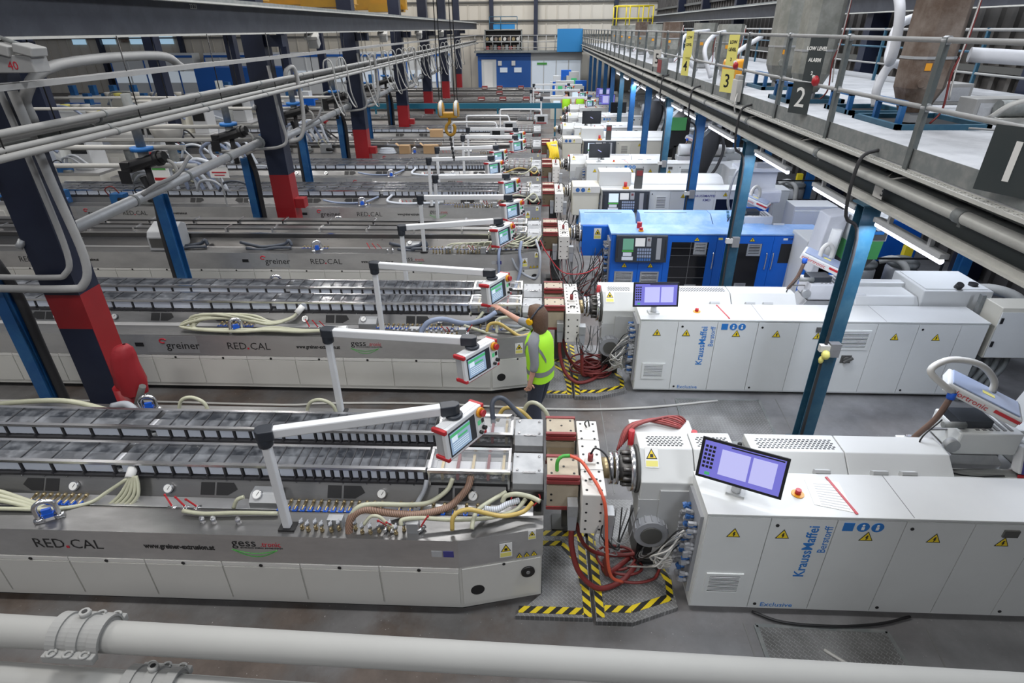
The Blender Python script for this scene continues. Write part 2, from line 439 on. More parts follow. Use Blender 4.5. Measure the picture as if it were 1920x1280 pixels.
def wall_right():
    w = struct(MB().box(9.3, 9.6, -9, 53.5, 0, 9), 'wall_right', 'wall_dark')
    rib = MB().box(9.2, 9.3, -.06, .06, 0, 9).mesh('rib', 'wall_dark')
    for i in range(110): put('rib', rib, w, (0, 1+i*.47, 0))
    for y in (5.5, 11.7, 17.9, 24.1, 30.3, 36.5, 42.7):
        MB().box(8.75, 9.2, y-.17, y+.17, 0, 9).build('wall_post', 'navy', w)
    for z in (3.9, 5.9): MB().box(9.1, 9.2, -1, 53, z-.06, z+.06).build('wall_rail', 'dark_grate', w)
wall_right()
def crane_runway(x, label, z0, z1, side):
    r = thing('crane_runway_beam', label, 'beam', (x, 26, z0))
    MB().box(x-.012, x+.012, 1.5, 52, z0+.02, z1-.02).build('web', 'navy_dusty', r)
    MB().box(x-.15, x+.15, 1.5, 52, z0, z0+.025).build('bottom_flange', 'dusty_pipe', r)
    MB().box(x-.15, x+.15, 1.5, 52, z1-.025, z1).build('top_flange', 'dusty_pipe', r)
    MB().box(x-.04, x+.04, 1.5, 52, z1, z1+.06).build('crane_rail', 'dusty_steel', r)
    return r
rb = crane_runway(-5.05, 'long navy crane runway beam above the red and navy columns', 4.64, 5.08, 1)
text('beam_number', '22.21', .09, 'dusty_pipe', rb, (-5.035, 9.35, 4.98), (PI/2, 0, PI/2))
crane_runway(8.7, 'navy crane runway beam along the dark ribbed wall behind the hoppers', 4.98, 5.45, -1)
# low tread-plate covers let into the slab
def floor_plate(name, poly, label):
    t = thing(name, label, 'floor plate', (poly[0][0], poly[0][1], 0))
    xs = [p[0] for p in poly]; ys = [p[1] for p in poly]
    MB().prism(poly, .0, .008).build('plate', 'tread', t)
    fr = MB(); n = len(poly)
    for i in range(n): fr.bar((*poly[i], .004), (*poly[(i+1)%n], .004), .035, .012)
    fr.build('rim', 'dusty_steel', t)
floor_plate('floor_plate', [(2.0, 2.72), (3.16, 2.72), (3.13, 3.36), (2.0, 3.38)], 'tread-plate trench cover in the aisle below the nearest cabinet row')
floor_plate('floor_plate', [(1.97, 5.75), (3.13, 5.75), (3.2, 6.95), (2.03, 6.95)], 'tread-plate trench cover in the aisle between the first two extruders')
j = MB()
for (a, b) in (((-9, 3.02), (1.97, 3.02)), ((1.9, 2.2), (1.9, 3.4)), ((3.3, 2.0), (3.5, 3.4)), ((.93, 5.0), (.93, 6.9)), ((1.86, 5.4), (1.86, 6.95)), ((3.35, 5.4), (3.45, 7.0)), ((3.4, 1.2), (3.28, 2.7))):
    j.bar((*a, .0015), (*b, .0015), .012, .003)
jo = struct(j, 'trim_1', 'joint_strip')
tag(jo, 'thin pale metal joint strips let into the concrete floor', 'floor joint')
# working platforms between calibration tables and extruders, with hazard tape
def tape(p0, p1, w, z, mt, parent):
    MB().bar((*p0, z), (*p1, z), w, .003).build('hazard_tape', mt, parent)
def platform(y0, n):
    t = thing('step_platform', '%s with black and yellow hazard tape edges' % ('tread-plate step in front of the nearest die head' if n == 0 else 'tread-plate step beside the worker, second line'), 'platform', (.6, y0, 0))
    y = y0-3.4
    MB().prism([(-.15, 3.36+y), (.545, 3.36+y), (.545, 4.30+y), (.09, 4.30+y), (.09, 3.6+y)], 0, .055).build('left_plate', 'tread', t)
    MB().prism([(.575, 3.33+y), (.9, 3.33+y), (1.33, 3.50+y), (1.33, 4.0+y), (1.1, 4.85+y), (.575, 4.85+y)], 0, .055).build('right_plate', 'tread', t)
    MB().prism([(.0, 4.33+y), (.545, 4.33+y), (.545, 4.95+y), (.0, 4.95+y)], 0, .05).build('rear_plate', 'concrete', t)
    tape((.505, 3.37+y), (.49, 4.9+y), .07, .058, 'hazard', t); tape((.62, 3.37+y), (.60, 4.85+y), .07, .058, 'hazard', t)
    tape((-.12, 3.425+y), (.47, 3.425+y), .07, .058, 'hazard_b', t)
    tape((.66, 3.46+y), (.9, 3.46+y), .07, .0585, 'hazard_b', t); tape((.9, 3.46+y), (1.28, 3.60+y), .07, .058, 'hazard_b', t)
    tape((1.28, 3.60+y), (1.30, 3.80+y), .06, .0585, 'hazard', t); tape((1.29, 3.80+y), (1.12, 4.4+y), .06, .058, 'hazard', t)
    tape((.1, 4.335+y), (.47, 4.335+y), .07, .055, 'hazard_b', t); tape((.1, 4.20+y), (.30, 4.20+y), .06, .058, 'hazard_b', t)
    tape((.30, 4.20+y), (.46, 3.95+y), .06, .0575, 'hazard', t); tape((.46, 3.95+y), (.485, 3.7+y), .06, .0572, 'hazard', t)
platform(3.4, 0); platform(6.97, 1)
# ================================================================ shared small fittings
def tri_mesh(s=.11):
    b = MB(); h = s*.9
    b.prism([(-s/2, 0), (s/2, 0), (0, h)], 0, .002, 'y')
    yv = MB(); k = .80; cz = h*.05
    yv.prism([(-s/2*k, cz+.004), (s/2*k, cz+.004), (0, h*k+cz+.004)], -.0015, 0, 'y')
    z = MB(); z.prism([(-.006, h*.14), (.002, h*.14), (.012, h*.38), (.004, h*.38), (.010, h*.60), (-.004, h*.60), (-.012, h*.33), (-.002, h*.33)], -.0025, -.0015, 'y')
    return multi('warning_sign', [(b, 'text_black'), (yv, 'sign_yellow'), (z, 'text_black')])
TRI = tri_mesh(.115)
def sticker_mesh(w, h):
    a = MB().box(-w/2, w/2, -.001, .001, 0, h)
    b = MB().prism([(-w*.42, h*.42), (w*.42, h*.42), (0, h*.94)], -.002, -.001, 'y')
    c = MB().prism([(-w*.32, h*.46), (w*.32, h*.46), (0, h*.85)], -.003, -.002, 'y')
    d = MB().box(-w*.44, w*.44, -.002, -.001, h*.06, h*.34)
    e = MB().box(-w*.12, w*.12, -.004, -.003, h*.5, h*.66)
    return multi('warning_label', [(a, 'paper'), (b, 'text_black'), (c, 'sign_yellow'), (d, 'pale_yellow'), (e, 'text_black')])
STK = sticker_mesh(.11, .17)
def gauge_mesh():
    a = MB().cyl((0, 0, 0), (0, -.03, 0), .045, 16); b = MB().cyl((0, -.03, 0), (0, -.033, 0), .038, 16)
    c = MB().bar((0, -.034, -.01), (.018, -.034, .022), .004, .004)
    return multi('pressure_gauge', [(a, 'steel_bright'), (b, 'paper'), (c, 'text_black')])
GAUGE = gauge_mesh()
def valve_mesh(cap):
    a = MB().cyl((0, 0, 0), (0, 0, .07), .012, 8).cyl((0, -.025, .045), (0, .025, .045), .011, 8); a.cyl((0, 0, 0), (0, 0, .018), .018, 6)
    b = MB().cyl((0, 0, .07), (0, 0, .10), .016, 8).box(-.006, .006, -.03, .03, .092, .102)
    return multi('valve', [(a, 'brass'), (b, cap)])
VALVE = valve_mesh('plug_grey'); VALVE_B = valve_mesh('valve_blue'); VALVE_R = valve_mesh('red')
def blue_valve_mesh():
    a = MB().cyl((0, -.05, .02), (0, .05, .02), .012, 8).cyl((0, .05, .02), (0, .08, .02), .017, 6)
    b = MB().box(-.019, .019, -.06, -.005, .0, .022)
    return multi('valve', [(a, 'brass'), (b, 'valve_blue')])
VALVE_T = blue_valve_mesh()
def tap_mesh():
    a = MB().cyl((-.04, 0, .03), (.04, 0, .03), .018, 8).cyl((0, 0, 0), (0, 0, .06), .015, 8)
    b = MB().bar((0, 0, .06), (-.05, .03, .15), .014, .008).ball((-.055, .034, .155), .012, 6)
    return multi('ball_valve', [(a, 'steel_bright'), (b, 'red')])
TAP = tap_mesh()
def shackle_mesh():
    a = MB(); pts = []
    for k in range(13):
        t = PI*k/12; pts.append((-.075*math.cos(t), 0, .13+.075*math.sin(t)))
    pts = [(-.075, 0, .0)]+pts+[(.075, 0, .0)]
    a.tube(pts, .022, 8, 2); a.cyl((-.11, 0, .015), (-.04, 0, .015), .03, 8).cyl((.04, 0, .015), (.11, 0, .015), .03, 8)
    b = MB().box(-.035, .035, -.014, .014, .03, .12).box(-.045, .045, -.018, .018, .06, .075)
    return multi('lifting_shackle', [(a, 'steel_bright'), (b, 'valve_blue')])
SHACKLE = shackle_mesh()
def hose(name, pts, r, mt, label, cat='hose', n=8, res=6, group=None):
    return solo(MB().tube(pts, r, n, res), name, mt, label, cat, group=group)
# ================================================================ calibration tables (left half of every line)
XL = -12.6
def cells_a():
    e = []; x = -1.0
    for i in range(14): e.append((x-.084, x)); x -= .086
    for i in range(10): e.append((x-.163, x)); x -= .166
    x -= .06
    while x > XL+.3: e.append((x-.296, x)); x -= .30
    return e
CELLS = cells_a()
def table_plan(d): return [(XL, d), (-.63+d*.1, d), (.09-d, .17+d), (.09-d, 1.70-d), (-.6, 1.87-d), (XL, 1.87-d)]
def logo_texts(t, y0, full, second):
    f = y0-.002
    for dx in ((0, -5.85) if second else (0,)):
        if full or dx:
            MB().box(-5.56+dx, -4.80+dx, f-.001, f+.001, .64, .91).build('name_plate', 'galv', t)
            sw = MB(); pts = [(-5.30+dx+.055*(1-k*.05)*math.cos(k*.62+.4), f-.002, .83+.042*(1-k*.05)*math.sin(k*.62+.4)) for k in range(9)]
            sw.tube(pts, .011, 6, 3); sw.build('swirl_mark', 'text_red', t)
            text('lettering', 'greiner', .17, 'text_black', t, (-5.27+dx, f-.003, .71), FRONT)
        text('lettering', 'RED', .158, 'text_black', t, (-4.385+dx, f, .715), FRONT, bold=-.001)
        MB().box(-4.092+dx, -4.066+dx, f-.002, f, .717, .743).build('red_dot', 'text_red', t)
        text('lettering', 'CAL', .158, 'text_black', t, (-4.05+dx, f, .715), FRONT, bold=-.001)
        text('lettering', 'www.greiner-extrusion.at', .082, 'text_black', t, (-3.38+dx, f, .745), FRONT, bold=.0022, sx=.73)
        if dx == 0:
            text('lettering', 'gess', .13, 'text_black', t, (-2.59, f, .80), FRONT)
            text('lettering', '.tronic', .085, 'text_red', t, (-2.34, f, .80), FRONT, sx=.8)
            text('lettering', 'EXTRUSION ENERGY SAVING SYSTEM', .022, 'text_black', t, (-2.52, f, .775), FRONT)
            pts = [(-2.60+.40*k/10, f-.001, .76-.085*math.sin(PI*k/10)) for k in range(11)]
            lf = MB().tube(pts, .0035, 5, 1); pts = [(-2.60+.40*k/10, f-.001, .76-.045*math.sin(PI*k/10)) for k in range(11)]
            lf.tube(pts, .003, 5, 1); lf.build('leaf_mark', 'text_green', t)
def tank(t, ya, yb, kind, panes):
    """vacuum tank with rows of lid panes and side windows"""
    zt = 1.19
    if kind == 'A':
        MB().box(XL, -.98, ya+.01, yb, .98, 1.05).build('tank_floor', 'steel_dark', t)
        MB().box(XL, -.98, yb-.012, yb, 1.05, zt).build('tank_back', 'steel', t)
        MB().box(XL, -.99, ya+.012, yb-.012, 1.05, 1.055).build('tank_lining', 'tank_inside', t)
        MB().box(XL, -.9, ya+.07, yb-.09, 1.085, 1.15).build('extruded_profile', 'profile_white', t)
        fr = MB()
        fr.box(XL, -.98, ya-.025, ya+.012, zt-.015, zt+.012).box(XL, -.98, yb-.02, yb+.015, zt-.005, zt+.022)
        fr.build('lid_rail', 'steel_bright', t)
        br = MB().box(-.001, .007, ya, yb, zt-.004, zt+.008).mesh('lid_bar', 'bracket'); wf = MB().box(-.004, .016, ya-.014, ya+.012, 1.04, zt-.015).box(-.001, .013, ya-.035, ya-.014, 1.035, 1.085).mesh('window_bracket', 'bracket')
        for (a, b) in CELLS:
            put('lid_bar', br, t, (b, 0, 0)); put('window_bracket', wf, t, (b, 0, 0))
        MB().box(XL, -.98, ya-.03, ya+.012, 1.03, 1.055).build('lower_rail', 'bracket', t)
        if panes:
            ms = {}
            for (a, b) in CELLS:
                w = round(b-a, 3)
                if w not in ms:
                    ms[w] = (MB().box(0, w-.006, ya+.012, yb-.02, zt-.002, zt+.002).mesh('lid_pane', 'lid_glass'),
                             MB().box(.02, w-.006, ya-.005, ya-.001, 1.075, zt-.018).mesh('side_window', 'window_pane'))
                if a < -9.6: continue
                put('lid_pane', ms[w][0], t, (a+.004, 0, 0)); put('side_window', ms[w][1], t, (a+.004, 0, 0))
            MB().box(XL, -9.7, ya+.012, yb-.02, zt-.002, zt+.002).build('lid_sheet', 'lid_glass', t)
            MB().box(XL, -9.7, ya-.005, ya-.001, 1.07, zt-.02).build('side_sheet', 'window_pane', t)
        else:
            MB().box(XL, -.98, ya+.012, yb-.02, zt-.002, zt+.002).build('lid_sheet', 'lid_glass', t)
            MB().box(XL, -.98, ya-.005, ya-.001, 1.07, zt-.02).build('side_sheet', 'window_pane', t)
    else:
        MB().prism([(ya, .98), (yb, .98), (yb, 1.19), (yb-.05, 1.215), (ya+.04, 1.19), (ya, 1.15)], XL, -.55, 'x').build('tank_body', 'steel_dark', t)
        MB().box(XL, -.55, ya+.04, yb-.05, 1.19, 1.225).build('tank_lid', 'steel_dark_reflect', t)
        MB().box(XL, -.55, ya-.03, ya, 1.13, 1.16).build('lid_rail', 'steel_bright', t)
        st = MB()
        for i in range(12): st.box(-1.5-i*.95, -1.46-i*.95, ya-.01, yb, 1.14, 1.235)
        st.split('lid_strap', 'steel_bright', t)
def end_box(t, ya, yb):
    """glazed cooling box at the die end"""
    MB().box(-.95, -.22, ya, yb, .95, 1.06).build('box_floor', 'black', t)
    MB().box(-.95, -.22, ya+.05, yb-.05, 1.06, 1.07).build('box_lining', 'tank_inside', t)
    MB().box(-.93, -.2, ya+.08, yb-.10, 1.10, 1.14).build('profile_end', 'profile_white', t)
    f = MB()
    for (a, b) in ((ya-.02, ya+.015), (yb-.015, yb+.02)): f.box(-.96, -.21, a, b, 1.18, 1.21)
    for x in (-.96, -.235): f.box(x, x+.025, ya, yb, 1.18, 1.21); f.box(x, x+.02, ya-.01, ya+.015, .98, 1.18)
    f.build('box_frame', 'steel_bright', t)
    for i in range(5): MB().box(-.85+i*.14, -.825+i*.14, ya+.03, yb-.03, 1.06, 1.17).build('red_divider', 'red_dull' if i % 2 else 'brass', t)
    MB().box(-.94, -.235, ya+.015, yb-.015, 1.195, 1.2).build('box_lid', 'clear_glass', t)
    MB().box(-.94, -.235, ya-.008, ya-.004, 1.06, 1.17).build('box_window', 'clear_glass', t)
def tool_clamp(t, ya, yb):
    MB().prism([(ya-.03, 1.02), (yb, 1.02), (yb, 1.17), (ya+.03, 1.17), (ya-.03, 1.09)], -.19, .085, 'x').build('tool_block', 'galv', t)
    MB().box(-.21, .095, ya-.05, yb+.02, .92, 1.02).build('tool_base', 'steel_dark', t)
    sc = MB()
    for x in (-.15, .05):
        for y in (ya+.06, yb-.05): sc.cyl((x, y, 1.17), (x, y, 1.182), .012, 8)
    sc.box(-.10, .02, ya+.02, ya+.04, 1.171, 1.176)
    sc.build('clamp_screws', 'steel_bright', t)
    MB().tube([(-.17, ya-.02, 1.0), (-.20, ya-.08, .95), (-.16, ya-.10, .88)], .008, 6).build('red_tube', 'red', t)
    MB().tube([(.03, ya-.02, 1.0), (.06, ya-.07, .96), (.0, ya-.11, .90)], .008, 6).build('red_tube', 'red', t)
def make_table(y0, kind, label, detail=2, full=True, second=True):
    global T0
    T0 = y0
    t = thing('calibration_table', label, 'machine', (-6, y0, 0), 'steel and cream calibration tables of the extrusion lines')
    P = lambda d: [(x, y+y0) for x, y in table_plan(d)]
    MB().prism(P(.06), 0, .08).build('plinth', 'black', t)
    MB().prism(P(.008), .08, .60).build('lower_body', 'panel', t)
    ys = y0
    # steel skirt: front band, deck strips front and back, ends
    sk = MB(); pl = P(0)
    for i in range(len(pl)):
        a = pl[i]; b = pl[(i+1) % len(pl)]
        sk.add([(*a, .605), (*b, .605), (*b, .93), (*a, .93)], [(0, 1, 2, 3)])
    sk.build('steel_skirt', 'steel', t); sk = MB()
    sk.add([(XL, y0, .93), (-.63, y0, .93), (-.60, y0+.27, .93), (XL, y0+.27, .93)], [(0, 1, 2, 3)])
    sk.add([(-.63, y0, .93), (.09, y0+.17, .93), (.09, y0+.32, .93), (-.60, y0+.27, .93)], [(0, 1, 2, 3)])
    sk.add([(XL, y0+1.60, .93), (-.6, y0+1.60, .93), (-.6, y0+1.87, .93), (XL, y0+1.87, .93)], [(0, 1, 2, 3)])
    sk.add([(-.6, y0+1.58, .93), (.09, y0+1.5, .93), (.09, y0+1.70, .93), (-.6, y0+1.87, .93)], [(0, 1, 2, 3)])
    sk.build('deck_plates', 'steel_dark_reflect', t)
    MB().box(XL, .08, y0+.30, y0+1.55, .60, .76).build('trough', 'dark_grate', t)
    MB().box(XL, .08, y0+.27, y0+.285, .76, .93).build('trough_wall', 'steel_dark', t)
    MB().box(XL, .0, y0+.41, y0+.46, .80, .90).box(XL, .0, y0+.33, y0+.41, .76, .90).build('ledge', 'steel', t)
    # sloping gauge panel
    MB().prism([(y0+.46, .86), (y0+.475, .86), (y0+.60, 1.03), (y0+.60, 1.045), (y0+.585, 1.04)], XL, -.25, 'x').build('gauge_panel', 'steel_dark_reflect' if kind == 'A' else 'steel_dark', t)
    MB().box(XL, .0, y0+.60, y0+1.45, .76, .98).build('under_frame', 'steel_dark', t)
    if kind == 'A':
        hx = [(-5.6, 1), (-4.62, -1), (-2.95, 1), (-1.75, 1), (-7.4, -1), (-8.6, 1), (-.72, 1)]
        c = MB(); nrm = Vector((0, -.17, .125)).normalized()
        for (x, s) in hx:
            for (a, b, cut) in ((-.15, -.02, 0), (.0, .20, .09)):
                pts = [(a, .25), (b, .25), (b-cut, .78), (a, .78)] if not cut else [(a, .25), (b-.09, .25), (b, .5), (b-.04, .78), (a, .78)]
                c.add([(x+s*px, y0+.46+.125*q-.003, .86+.18*q+.002) for (px, q) in pts], [tuple(range(len(pts)))[::s]])
        c.split('panel_cutout', 'black', t)
        if detail >= 1:
            for x in (-4.31, -3.40, -1.39, -6.3, -7.2, -.55): put('pressure_gauge', GAUGE, t, (x, y0+.52, .95), (-.6, 0, 0))
    for (ya, yb) in ((.59, .86), (1.13, 1.40)): tank(t, y0+ya, y0+yb, kind, detail >= 2)
    MB().box(XL, -.3, y0+.88, y0+1.10, 1.0, 1.03).build('middle_tray', 'steel_dark_reflect', t)
    for (ya, yb) in ((.57, .87), (1.11, 1.41)):
        end_box(t, y0+ya, y0+yb); tool_clamp(t, y0+ya, y0+yb)
    # cream access panels with a top strip and a black latch
    if detail >= 1:
        w = .70
        pm = MB().box(.008, w-.008, -.014, 0, .14, .545).mesh('access_panel', 'panel'); st = MB().box(.004, w-.004, -.012, 0, .555, .598).mesh('panel_strip', 'panel_edge')
        lt = MB().cyl((0, -.013, 0), (0, -.018, 0), .017, 10).mesh('latch', 'black')
        for i in range(16):
            x = -.635-w*(i+1)
            p = put('access_panel', pm, t, (x, y0+.008, 0)); put('panel_strip', st, t, (x, y0+.008, 0)); put('latch', lt, t, (x+w*.5, y0+.008, .572))
        # slanted end panel with the round ports
        a = Vector((-.625, y0+.008, 0)); b = Vector((.08, y0+.172, 0)); u = (b-a).normalized(); nr = Vector((u.y, -u.x, 0))
        R = Matrix((u, -nr, Vector((0, 0, 1)))).transposed()
        c0 = (a+b)/2
        MB().obox(c0+nr*.006+Vector((0, 0, .36)), (.70, .012, .45), R).build('end_panel', 'panel', t)
        def disc(px, z, r, mt, nm, d=.014, rz=1.0):
            q = c0+u*px+Vector((0, 0, z)); MB().cyl(q+nr*.01, q+nr*d, r, 20).build(nm, mt, t)
        disc(-.22, .30, .062, 'black', 'port_hole'); disc(.235, .44, .062, 'black', 'round_knob', .03); disc(.235, .44, .018, 'cable_grey', 'knob_cap', .034); disc(.02, .575, .014, 'black', 'latch')
        rz = math.atan2(u.y, u.x)
        def stick(px, z, me, nm, sc=1.0): q = c0+u*px+nr*.013+Vector((0, 0, z)); put(nm, me, t, q, (0, 0, rz), (sc, 1, sc))
        stick(.04, .66, STK, 'warning_label')
        for k in (.16, .225, .29): stick(k, .625, TRI, 'warning_sign', .5)
        stick(.27, .83, STK, 'warning_label', .62)
        for (px, mt, w2) in ((-.86, 'console_grey', .10), (-.76, 'text_navy', .10)): MB().box(px, px+w2-.01, y0-.003, y0-.001, .74, .81).build('data_plate', mt, t)
        MB().box(-5.72, -5.60, y0-.006, y0, .74, .80).build('socket_panel', 'black', t)
    logo_texts(t, y0, full, second and detail >= 1)
    if detail >= 1:
        for (x, yy, r) in ((-4.25, .12, .5), (-4.33, 1.74, .3)): put('lifting_shackle', SHACKLE, t, (x, y0+yy, .93), (0, 0, r))
        me = [VALVE, VALVE, VALVE_B, VALVE_R]
        for i in range(8): put('valve', VALVE_T, t, (-4.62+i*.068, y0+.36, .905))
        for i in range(14): put('valve', VALVE_T, t, (-2.28+i*.07, y0+.36, .905))
        for i in range(9): put('valve', VALVE_T, t, (-1.2+i*.10, y0+.36, .905))
        for x in (-1.98, -1.92, -1.86, -1.80, -1.72, -1.66): put('valve', VALVE, t, (x, y0+.07+.02*(int(x*50) % 2), .93))
        for x in (-1.52, -1.45, -1.38, -1.31, -1.22, -1.16, -1.10, -1.04, -.98): put('valve', VALVE, t, (x, y0+.06+.02*(int(x*50) % 3), .93))
        for x in (-1.25, -1.20, -.95): put('ball_valve', TAP, t, (x, y0+.1, .93), (0, 0, x*9))
        MB().box(-1.76, -1.63, y0+.10, y0+.17, .93, 1.03).box(-1.07, -.97, y0+.07, y0+.14, .93, 1.04).split('junction_box', 'galv', t)
        for k, x in enumerate((-3.28, -3.16, -3.05)): put('ball_valve', TAP, t, (x, y0+.33, .86), (0, 0, .4*k))
        b = MB().prism([(y0+.34, .9), (y0+.5, .9), (y0+.5, 1.02), (y0+.40, 1.02), (y0+.34, .97)], -2.56, -2.30, 'x'); b.build('instrument_box', 'galv', t)
        put('pressure_gauge', GAUGE, t, (-2.49, y0+.40, 1.01), (-.9, 0, 0))
        pn = MB()
        for x in (-2.88, -2.78, -2.56): pn.cyl((x, y0+.13, .93), (x, y0+.13, .985), .022, 10).cyl((x, y0+.13, .985), (x, y0+.13, 1.0), .015, 10)
        pn.build('deck_nipples', 'steel_bright', t)
        bl = MB()
        for i in range(40):
            bl.cyl((-1.1-i*.22, y0+.565, 1.018), (-1.1-i*.22, y0+.565, 1.028), .008, 6)
        bl.build('bolt_row', 'steel_bright', t)
    return t
TY = [3.40, 6.96, 10.33, 13.55, 16.65, 20.2, 23.6, 27.0, 30.4, 33.8, 37.2, 40.6]
tab = make_table(TY[0], 'A', 'brushed steel calibration table on the nearest line, two glass-lidded tanks')
copy_tree(tab, (0, TY[1]-TY[0], 0), 'brushed steel calibration table on the second line, beside the worker')
tabB = make_table(TY[2], 'B', 'steel calibration table with closed metal lids on the third line', detail=1)
copy_tree(tab, (0, TY[3]-TY[0], 0), 'brushed steel calibration table with glass lids on the fourth line')
copy_tree(tab, (0, TY[4]-TY[0], 0), 'brushed steel calibration table with glass lids on the fifth line')
copy_tree(tabB, (0, TY[5]-TY[2], 0), 'brown-grey calibration table with closed lids on the sixth line')
tabD = make_table(TY[6], 'A', 'distant glass-lidded calibration table on the seventh line', detail=0, full=False, second=False)
tabC = make_table(TY[7], 'B', 'distant steel calibration table on the eighth line', detail=0, full=False, second=False)
for i in range(8, 12):
    copy_tree(tabC, (0, TY[i]-TY[7], 0), 'distant steel calibration table on the %s line' % ORD[i], skip=('lettering', 'leaf', 'red_dot'))
# ================================================================ swing-arm operator consoles
def console(base, zd, zj, end, ang, label, hgt=.30):
    t = thing('operator_console', label, 'console', (base[0], base[1], zd), 'swing-arm operator consoles above the calibration tables')
    bx_, by_ = base; ex, ey = end
    MB().box(bx_-.07, bx_+.07, by_-.05, by_+.05, zd, zd+.02).build('foot', 'black', t)
    MB().box(bx_-.032, bx_+.032, by_-.032, by_+.032, zd+.02, zj-.09).build('post', 'console_white', t, bev=.008)
    d = Vector((ex-bx_, ey-by_, 0)); L = d.length; d.normalize(); sd = Vector((-d.y, d.x, 0))
    k = MB(); k.lathe([(.052, 0), (.06, .015), (.06, .08), (.05, .095)], (bx_, by_, zj-.11), n=12)
    p = Vector((bx_, by_, zj))
    k.prism([(bx_+d.x*a+sd.x*b, by_+d.y*a+sd.y*b) for a, b in ((-.06, -.03), (-.03, -.06), (.08, -.06), (.08, .06), (-.03, .06), (-.06, .03))], zj-.03, zj+.06)
    k.build('elbow_joint', 'joint', t, bev=.008)
    a0 = p+d*.07+Vector((0, 0, .015)); a1 = Vector((ex, ey, zj+.015))-d*.08
    MB().bar(a0, a1, .075, .085).build('arm', 'console_white', t, bev=.012)
    k = MB(); k.prism([(ex+d.x*a+sd.x*b, ey+d.y*a+sd.y*b) for a, b in ((-.09, -.05), (.03, -.05), (.07, -.02), (.07, .02), (.03, .05), (-.09, .05))], zj-.03, zj+.062)
    k.lathe([(.06, 0), (.075, .01), (.075, .03), (.06, .04)], (ex+d.x*.02, ey+d.y*.02, zj-.072), n=14)
    k.build('wrist_joint', 'joint', t, bev=.008)
    A = math.radians(ang); u = Vector((math.cos(A), math.sin(A), 0)); n = Vector((u.y, -u.x, 0)); up = Vector((0, 0, 1))
    tl = .10; n2 = (n*math.cos(tl)+up*math.sin(tl)); up2 = u.cross(-n2)*1.0
    up2 = (up - n2*up.dot(n2)).normalized()
    R = Matrix((u, -n2, up2)).transposed()
    w, h, dp = .50, hgt, .14
    c = Vector((ex+.06, ey+.02, zj-.072-h/2))
    F = lambda a, b, e: c+u*a+up2*b+n2*(dp/2+e)
    MB().obox(c-n2*.012, (w-.03, dp-.024, h-.03), R).build('housing', 'console_grey', t, bev=.01)
    MB().obox(c+n2*(dp/2-.02), (w, .04, h), R).build('front_frame', 'console_white', t, bev=.008)
    MB().obox(c+up2*(h/2-.012)-n2*.01, (w-.06, dp-.05, .03), R).build('top_cap', 'console_white', t)
    rb_ = MB()
    for s in (-1, 1):
        rb_.obox(c+u*(s*(w/2-.012))+up2*(h/2-.018), (.036, dp+.010, .040), R)
        rb_.obox(c+u*(s*(w/2-.012))-up2*(h/2-.016), (.036, dp+.010, .036), R)
    rb_.split('corner_bumper', 'red', t, bev=.008)
    MB().obox(c-up2*(h/2+.004), (w-.06, dp*.8, .016), R).build('grip_strip', 'red', t)
    MB().obox(F(-.045, -.005, .001), (.335, .004, .235*h/.3), R).build('bezel', 'joint', t)
    MB().obox(F(-.075, -.005, .004), (.25, .004, .20*h/.3), R).build('screen', 'screen_blue', t)
    s = MB(); s.obox(F(-.075, .072*h/.3, .0065), (.25, .002, .028), R); s.obox(F(-.05, .02, .0065), (.12, .002, .02), R); s.build('screen_header', 'screen_green', t)
    s = MB()
    for i in range(4): s.obox(F(-.08, -.015-.02*i, .0066), (.2, .001, .006), R)
    s.obox(F(-.15, .03, .0066), (.07, .001, .05), R)
    s.build('screen_rows', 'screen_white', t)
    MB().obox(F(.19, -.035, .001), (.095, .004, .17*h/.3), R).build('button_panel', 'paper', t)
    b = MB(); b.cyl(F(.19, .095*h/.3, .0), F(.19, .095*h/.3, .025), .045, 16); b.build('stop_collar', 'orange', t)
    MB().cyl(F(.19, .095*h/.3, .025), F(.19, .095*h/.3, .055), .027, 14, .032).build('stop_button', 'red', t)
    MB().obox(F(.17, -.0, .005), (.035, .006, .04), R).build('start_button', 'screen_green', t)
    b = MB(); b.cyl(F(.215, -.07, .0), F(.215, -.07, .035), .02, 10).cyl(F(.17, -.095, .0), F(.17, -.095, .03), .016, 10); b.obox(F(.215, 0, .005), (.03, .006, .04), R); b.build('selector_knobs', 'black', t)
    return t
CON = [((-2.11, 3.50), 1.93, (-.69, 3.88), 57, 'on the nearest line, largest in view'),
       ((-2.17, 5.20), 1.93, (-.66, 5.06), 53, 'on the far edge of the nearest table'),
       ((-2.16, 7.10), 1.94, (-.59, 6.86), 60, 'touched by the worker in the bright vest'),
       ((-2.15, 8.75), 1.93, (-.63, 9.15), 60, 'on the far edge of the second table'),
       ((-2.16, 10.45), 1.97, (-.53, 10.5), 50, 'on the front edge of the third table'),
       ((-2.15, 12.1), 1.97, (-.66, 12.22), 48, 'on the far edge of the third table'),
       ((-2.55, 13.66), 2.02, (-1.10, 13.88), 46, 'on the front edge of the fourth table'),
       ((-2.62, 15.3), 1.97, (-1.10, 15.55), 46, 'on the far edge of the fourth table'),
       ((-2.12, 16.77), 2.03, (-.64, 16.74), 44, 'on the front edge of the fifth table'),
       ((-2.16, 18.4), 2.0, (-.69, 18.35), 44, 'on the far edge of the fifth table')]
for (b, zj, e, ang, w) in CON:
    console(b, .93, zj, e, ang, 'grey touch-screen console on a white swing arm %s' % w)
